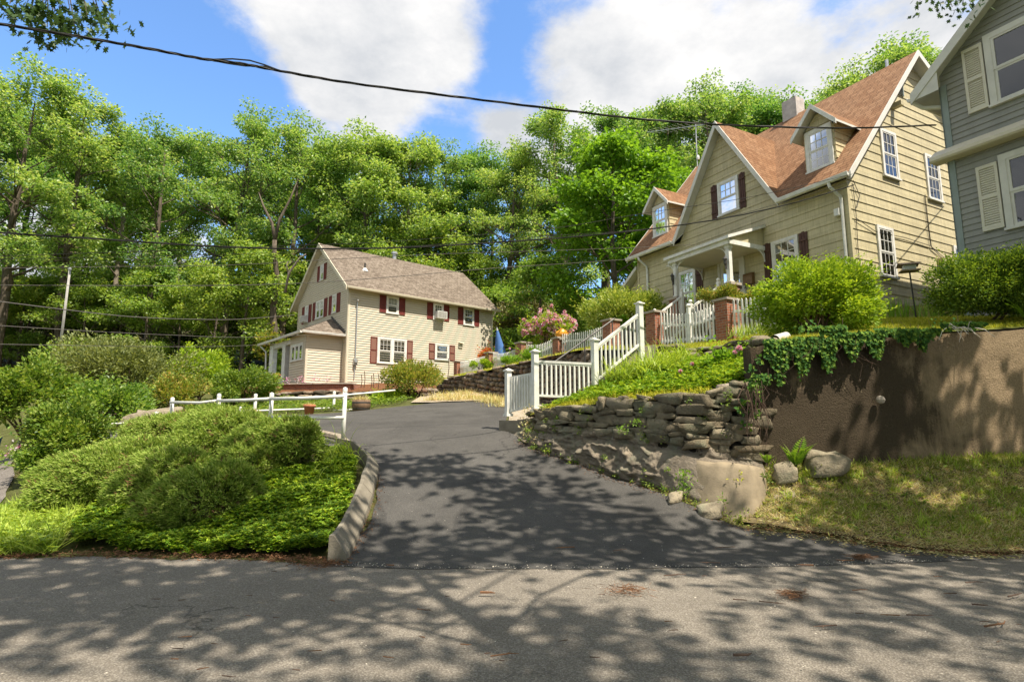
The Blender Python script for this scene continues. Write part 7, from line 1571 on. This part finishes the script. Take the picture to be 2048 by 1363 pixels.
weeds([(1110, 905), (1130, 915), (1100, 900)], 11.4, 90, .05, 'lily', 'thin green weeds where ledge meets the driveway, left of the tufts', 4)
weeds([(1290, 975), (1310, 985), (1340, 995), (1355, 1000)], [9.7, 9.5, 9.2, 9.1], 80, .05, 'lily', 'low weeds along the driveway under the rock ledge', 5)
weeds([(1370, 1005), (1395, 1015), (1420, 1020), (1450, 1035), (1480, 1040)], [8.9, 8.75, 8.6, 8.4, 8.25], 90, .05, 'grass', 'weed edging along the foot of the cement panel', 6)
weeds([(1370, 950), (1375, 970), (1365, 985)], 9.0, 70, .05, 'fern', 'upright green weed growing in a cleft of the ledge', 7)
weeds([(1480, 960), (1490, 975), (1500, 990)], 8.65, 60, .045, 'moss', 'mossy tuft at the right end of the cement panel', 8)
weeds([(1245, 860), (1300, 862), (1275, 845)], 10.0, 50, .045, 'fern', 'tiny ferns sprouting between the wall stones', 9, spread=.05)
weeds([(1640, 940), (1660, 950), (1620, 955), (1600, 965)], 8.9, 90, .06, 'grass', 'grass tuft around the squat grey boulder', 10)
weeds([(1215, 770), (1300, 750), (1350, 760)], 11.3, 60, .07, 'fern', 'broad leaved weeds in the garden bed', 11)
c = np.array(at(20, 925, 15)); weeds([(20, 925), (45, 900), (10, 905)], 15, 60, .12, 'under', 'low greenery with pink flowers at the left edge', 12, spread=.25); weeds([(18, 905), (36, 898)], 15, 26, .06, 'pink', 'pink flowers low at the left edge', 13, 'flower_patch', .8, .1)
weeds([(575, 760), (600, 760), (630, 759), (655, 758)], 27.3, 50, .06, 'pink', 'strip of pink flowers on the brick terrace', 14, 'flower_patch', .8, .12)
root = thing('garden_stakes', tuple(at(730, 790, 26.5)), 'thin leafless stalks standing before the beige wall', 'stakes'); mb = MB()
for px, y0, y1 in ((722, 775, 748), (728, 775, 742), (742, 776, 750), (746, 776, 746), (756, 778, 748), (896, 752, 716)): mb.tube([at(px, y0, 27), at(px + 2, (y0 + y1) / 2, 27), at(px + 1, y1, 27)], .018, 5)
mb.build('stalk', M['stem'], root)
# ------------------------------------------------------------------ litter on the asphalt
def onroad(px, py):
    r_ = ray(px, py); t = -CAMZ / r_[2]; q = Vector((r_[0] * t, r_[1] * t, 0))
    for _ in range(6): z = g0(q.x, q.y) + .03; t = (z - CAMZ) / r_[2]; q = Vector((r_[0] * t, r_[1] * t, z))
    return q
rt = random.Random(12); first = None
TW_ = [(975, 1187, .14, .012), (1650, 1252, .2, .006), (1840, 1230, .22, .006), (1990, 1248, .3, .008), (1960, 1210, .12, .008), (1240, 1100, .2, .006), (1130, 1095, .25, .007), (1480, 1200, .12, .006), (1545, 1205, .22, .005), (780, 1130, .1, .007), (1950, 1165, .2, .006), (2030, 1190, .25, .007), (1720, 1180, .15, .005), (1900, 1187, .13, .006), (1485, 1310, .14, .01), (1010, 1310, .2, .005), (1560, 1080, .3, .007), (1450, 1095, .3, .006), (1690, 1120, .2, .006), (1350, 1150, .25, .006), (850, 1220, .15, .005), (1780, 1230, .15, .005), (1330, 1060, .15, .006), (1000, 1060, .12, .005), (880, 1030, .1, .005), (1420, 1125, .22, .006), (1820, 1110, .22, .008), (1610, 1130, .18, .007)] + [(rt.uniform(300, 2040), rt.uniform(1140, 1355), rt.uniform(.04, .1), .004) for _ in range(34)]
for i, (px, py, L, r) in enumerate(TW_):
    p = onroad(px, py) + Vector((0, 0, r)); az = rt.uniform(-.5, .5) + (math.pi if rt.random() < .5 else 0); mb = MB(); d = Vector((math.cos(az), math.sin(az), 0)); pr = Vector((-d.y, d.x, 0)); b = rt.uniform(-.15, .15) * L
    mb.tube([-d * L / 2, pr * b * .6, d * L * .2 + pr * b, d * L / 2], [r, r * .95, r * .8, r * .4], 5)
    if L > .14: mb.tube([d * L * .05 + pr * b * .7, d * L * .25 + pr * (b + L * .16)], [r * .7, r * .3], 4)
    o = mb.build('fallen_twig', M['twig' if i % 3 else 'needles']); o.location = p; tag(o, 'fallen brown twig lying on the asphalt', 'twig', 'twigs scattered on the asphalt')
for i, (px, py, s, lab) in enumerate([(1250, 1180, .26, 'clump of brown pine needles in the middle of the road'), (1725, 1115, .14, 'small heap of brown needles on the driveway apron'), (1585, 1190, .16, 'pale needle litter patch on the sunlit road'), (640, 1130, .3, 'brown needle litter at the foot of the kerb')]):
    rng = np.random.default_rng(i + 70); n = 260; p = onroad(px, py); c = np.array(p) + np.c_[rng.normal(0, s * .4, n), rng.normal(0, s * .3, n), rng.uniform(.004, .03, n)]; d = unit(n, rng); d[:, 2] *= .15
    root = thing('needle_clump', tuple(p), lab, 'needles'); v, f = leaves(c, d, unit(n, rng), rng.uniform(.05, .13, n), .005, .1); np_mesh('needle', v, f, M['needles'], root)
ed = np.array(wob([(-7, 7.12), (-5, 7.22), (-3, 7.08), (-2.0, 6.85)], 40, .05, 8)); n = 2600; c = ed[rg.integers(len(ed), size=n)] + rg.normal(0, .07, (n, 2)); c = np.c_[c, h0(c[:, 0], c[:, 1]) + rg.uniform(.005, .035, n)]; d = unit(n, rg); d[:, 2] *= .2
stuff('leaf_litter', *leaves(c, d, unit(n, rg) + np.array([0, 0, 1]), rg.uniform(.02, .07, n), rg.uniform(.004, .022, n), .2), M['needles'], 'brown leaf litter along the street edge of the island')
ed = np.array(wob([(3.4, 8.2), (4.6, 7.58), (5.8, 7.2), (7, 7.32), (9, 7.4)], 40, .05, 9)); n = 1800; c = ed[rg.integers(len(ed), size=n)] + rg.normal(0, .06, (n, 2)); c = np.c_[c, h0(c[:, 0], c[:, 1]) + rg.uniform(.02, .04, n)]; d = unit(n, rg); d[:, 2] *= .2
stuff('bank_litter', *leaves(c, d, unit(n, rg) + np.array([0, 0, 1]), rg.uniform(.02, .07, n), rg.uniform(.004, .018, n), .2), M['needles'], 'brown litter along the foot of the grass bank')
n = 420; c = scatter([(-6, 3.6), (7, 3.6), (6, 7), (2.4, 8.8), (-1, 13), (-2, 12), (-2, 7), (-6, 7)], n, lambda x, y: h0(x, y) + .028, rg); d = unit(len(c), rg); d[:, 2] *= .1
stuff('fallen_petals', *leaves(c, d, np.tile([0, 0, 1.0], (len(c), 1)), rg.uniform(.008, .03, len(c)), rg.uniform(.006, .014, len(c)), .3), M['chip'], 'pale fallen petals and chips dotting the asphalt')
mb = MB(); p = onroad(2000, 1085); mb.stone((0, 0, 0), (.55, 0, 0), (0, .22, 0), (0, 0, .09), 16, 8, .8, .3); o = mb.build('asphalt_hump', M['road'], smooth=True); o.location = p; tag(o, 'broken asphalt hump at the foot of the grass bank on the right', 'pavement patch')
# trees on the other side of the street, behind the photographer, mirrored in the window panes
for i, (x, y, k) in enumerate([(-14, -14, 'oakA'), (-6, -17, 'forA'), (2, -15, 'oakB'), (10, -18, 'forB'), (18, -14, 'oakA'), (-31, 9, 'oakB'), (-27, 1, 'forB'), (-22, -10, 'forA'), (-28, -2, 'oakB'), (26, -12, 'forA')]):
    put(PRO[k], x, y, 0, .95, 1.2 if x < -25 else .8, i * 1.3, 'tree across the street behind the photographer, seen only in window reflections')['group'] = 'trees across the street'

ug = [(-16, 19), (-9.2, 18.2), (-6.2, 20.3), (-4.3, 22), (-4.0, 24.6), (-7, 24.8), (-13.5, 25.2), (-17, 23)]
stuff('undergrowth', *merge([rosettes(ug, 3000, h0, rg, 5, .10, .05, .0, .2), blades(ug, 5000, h0, rg, .2, .02, .7)]), LG['mid'], 'low weedy cover on the slope behind the drive')

# more small growth and grit
jt = random.Random(31); pts_ = []
for k in range(26):
    u = jt.uniform(.05, .95); p, d = along(fw, u * plen(fw)); z = jt.uniform(zm_f(u) - .1, zt_f(u) - .1); nr = np.array([d[1], -d[0]]); pts_.append(np.array((p[0] + nr[0] * .02, p[1] + nr[1] * .02, z)))
for k in range(22):
    u = jt.uniform(.05, .95); p, d = along(base, u * Lb); pts_.append(np.array((p[0] + d[1] * .03, p[1] - d[0] * .03, g0(p[0], p[1]) + jt.uniform(.0, .35 if k % 3 == 0 else .06))))
root = thing('wall_weeds', tuple(pts_[0]), 'small ferns and weeds rooted in the joints of the dry stone wall and ledge', 'weeds')
c = np.concatenate([q + rg.normal(0, .035, (jt.randint(14, 50), 3)) for q in pts_]); k = len(c); d = unit(k, rg); d[:, 2] = np.abs(d[:, 2]) - .1; v, f = leaves(c, d, unit(k, rg) + np.array([0, -.4, .7]), rg.uniform(.03, .07, k), rg.uniform(.012, .03, k), .2); np_mesh('foliage', v, f, LG['mid'], root)
def edge_litter(pts, n, sp, mat, name, label, sz=(.015, .05)):
    e = np.array(wob(pts, 30, .03, 12)); c = e[rg.integers(len(e), size=n)] + rg.normal(0, sp, (n, 2)); c = np.c_[c, h0(c[:, 0], c[:, 1]) + rg.uniform(.014, .03, n)]; d = unit(n, rg); d[:, 2] *= .15
    stuff(name, *leaves(c, d, unit(n, rg) + np.array([0, 0, 1.2]), rg.uniform(*sz, n), rg.uniform(.004, .016, n), .2), mat, label)
edge_litter([(-2.0, 7.0), (-2.05, 8.0), (-2.15, 9.0), (-2.35, 10.3)], 900, .07, M['needles'], 'kerb_litter', 'brown needles and grit gathered along the kerb')
edge_litter([(.1, 12.4), (.6, 11.7), (1.25, 11.0), (1.95, 10.1), (2.75, 8.95), (3.4, 8.2)], 1500, .06, M['needles'], 'ledge_litter', 'brown leaf litter along the foot of the rock ledge')
edge_litter([(-2.2, 6.72), (0, 6.58), (3, 6.7), (5.6, 7.05)], 500, .05, M['chip'], 'seam_grit', 'pale grit along the seam of driveway and road', (.008, .025))
edge_litter([(3.4, 8.15), (4.6, 7.5), (5.8, 7.15), (8.5, 7.35)], 1400, .09, LG['drygrass'], 'verge_straw', 'straw and dry clippings spilling from the bank onto the asphalt', (.03, .09))

tf = scatter(bk, 95, bh, rg); p = np.repeat(tf, 34, 0) + np.c_[rg.normal(0, .045, (95 * 34 if len(tf) == 95 else len(tf) * 34, 2)), np.zeros(len(tf) * 34)]; n = len(p); d = np.c_[rg.normal(0, .5, n), rg.normal(0, .5, n), np.ones(n)]
stuff('bank_tufts', *arcs(p, d, rg.uniform(.08, .2, n), np.full(n, .009), rg, 3, 1.3), LG['lily'], 'taller weedy grass tufts on the bank')
tf = scatter(bk, 70, bh, rg); k = 16; c = np.repeat(tf, k, 0) + np.c_[rg.normal(0, .03, (len(tf) * k, 2)), rg.uniform(0, .03, len(tf) * k)]; d = unit(len(c), rg); d[:, 2] = np.abs(d[:, 2]) * .5
stuff('bank_weeds', *leaves(c, d, np.tile([0, 0, 1.0], (len(c), 1)) + rg.normal(0, .3, (len(c), 3)), rg.uniform(.04, .09, len(c)), rg.uniform(.02, .045, len(c)), .2), LG['mid'], 'broad leaved weeds dotted over the bank')
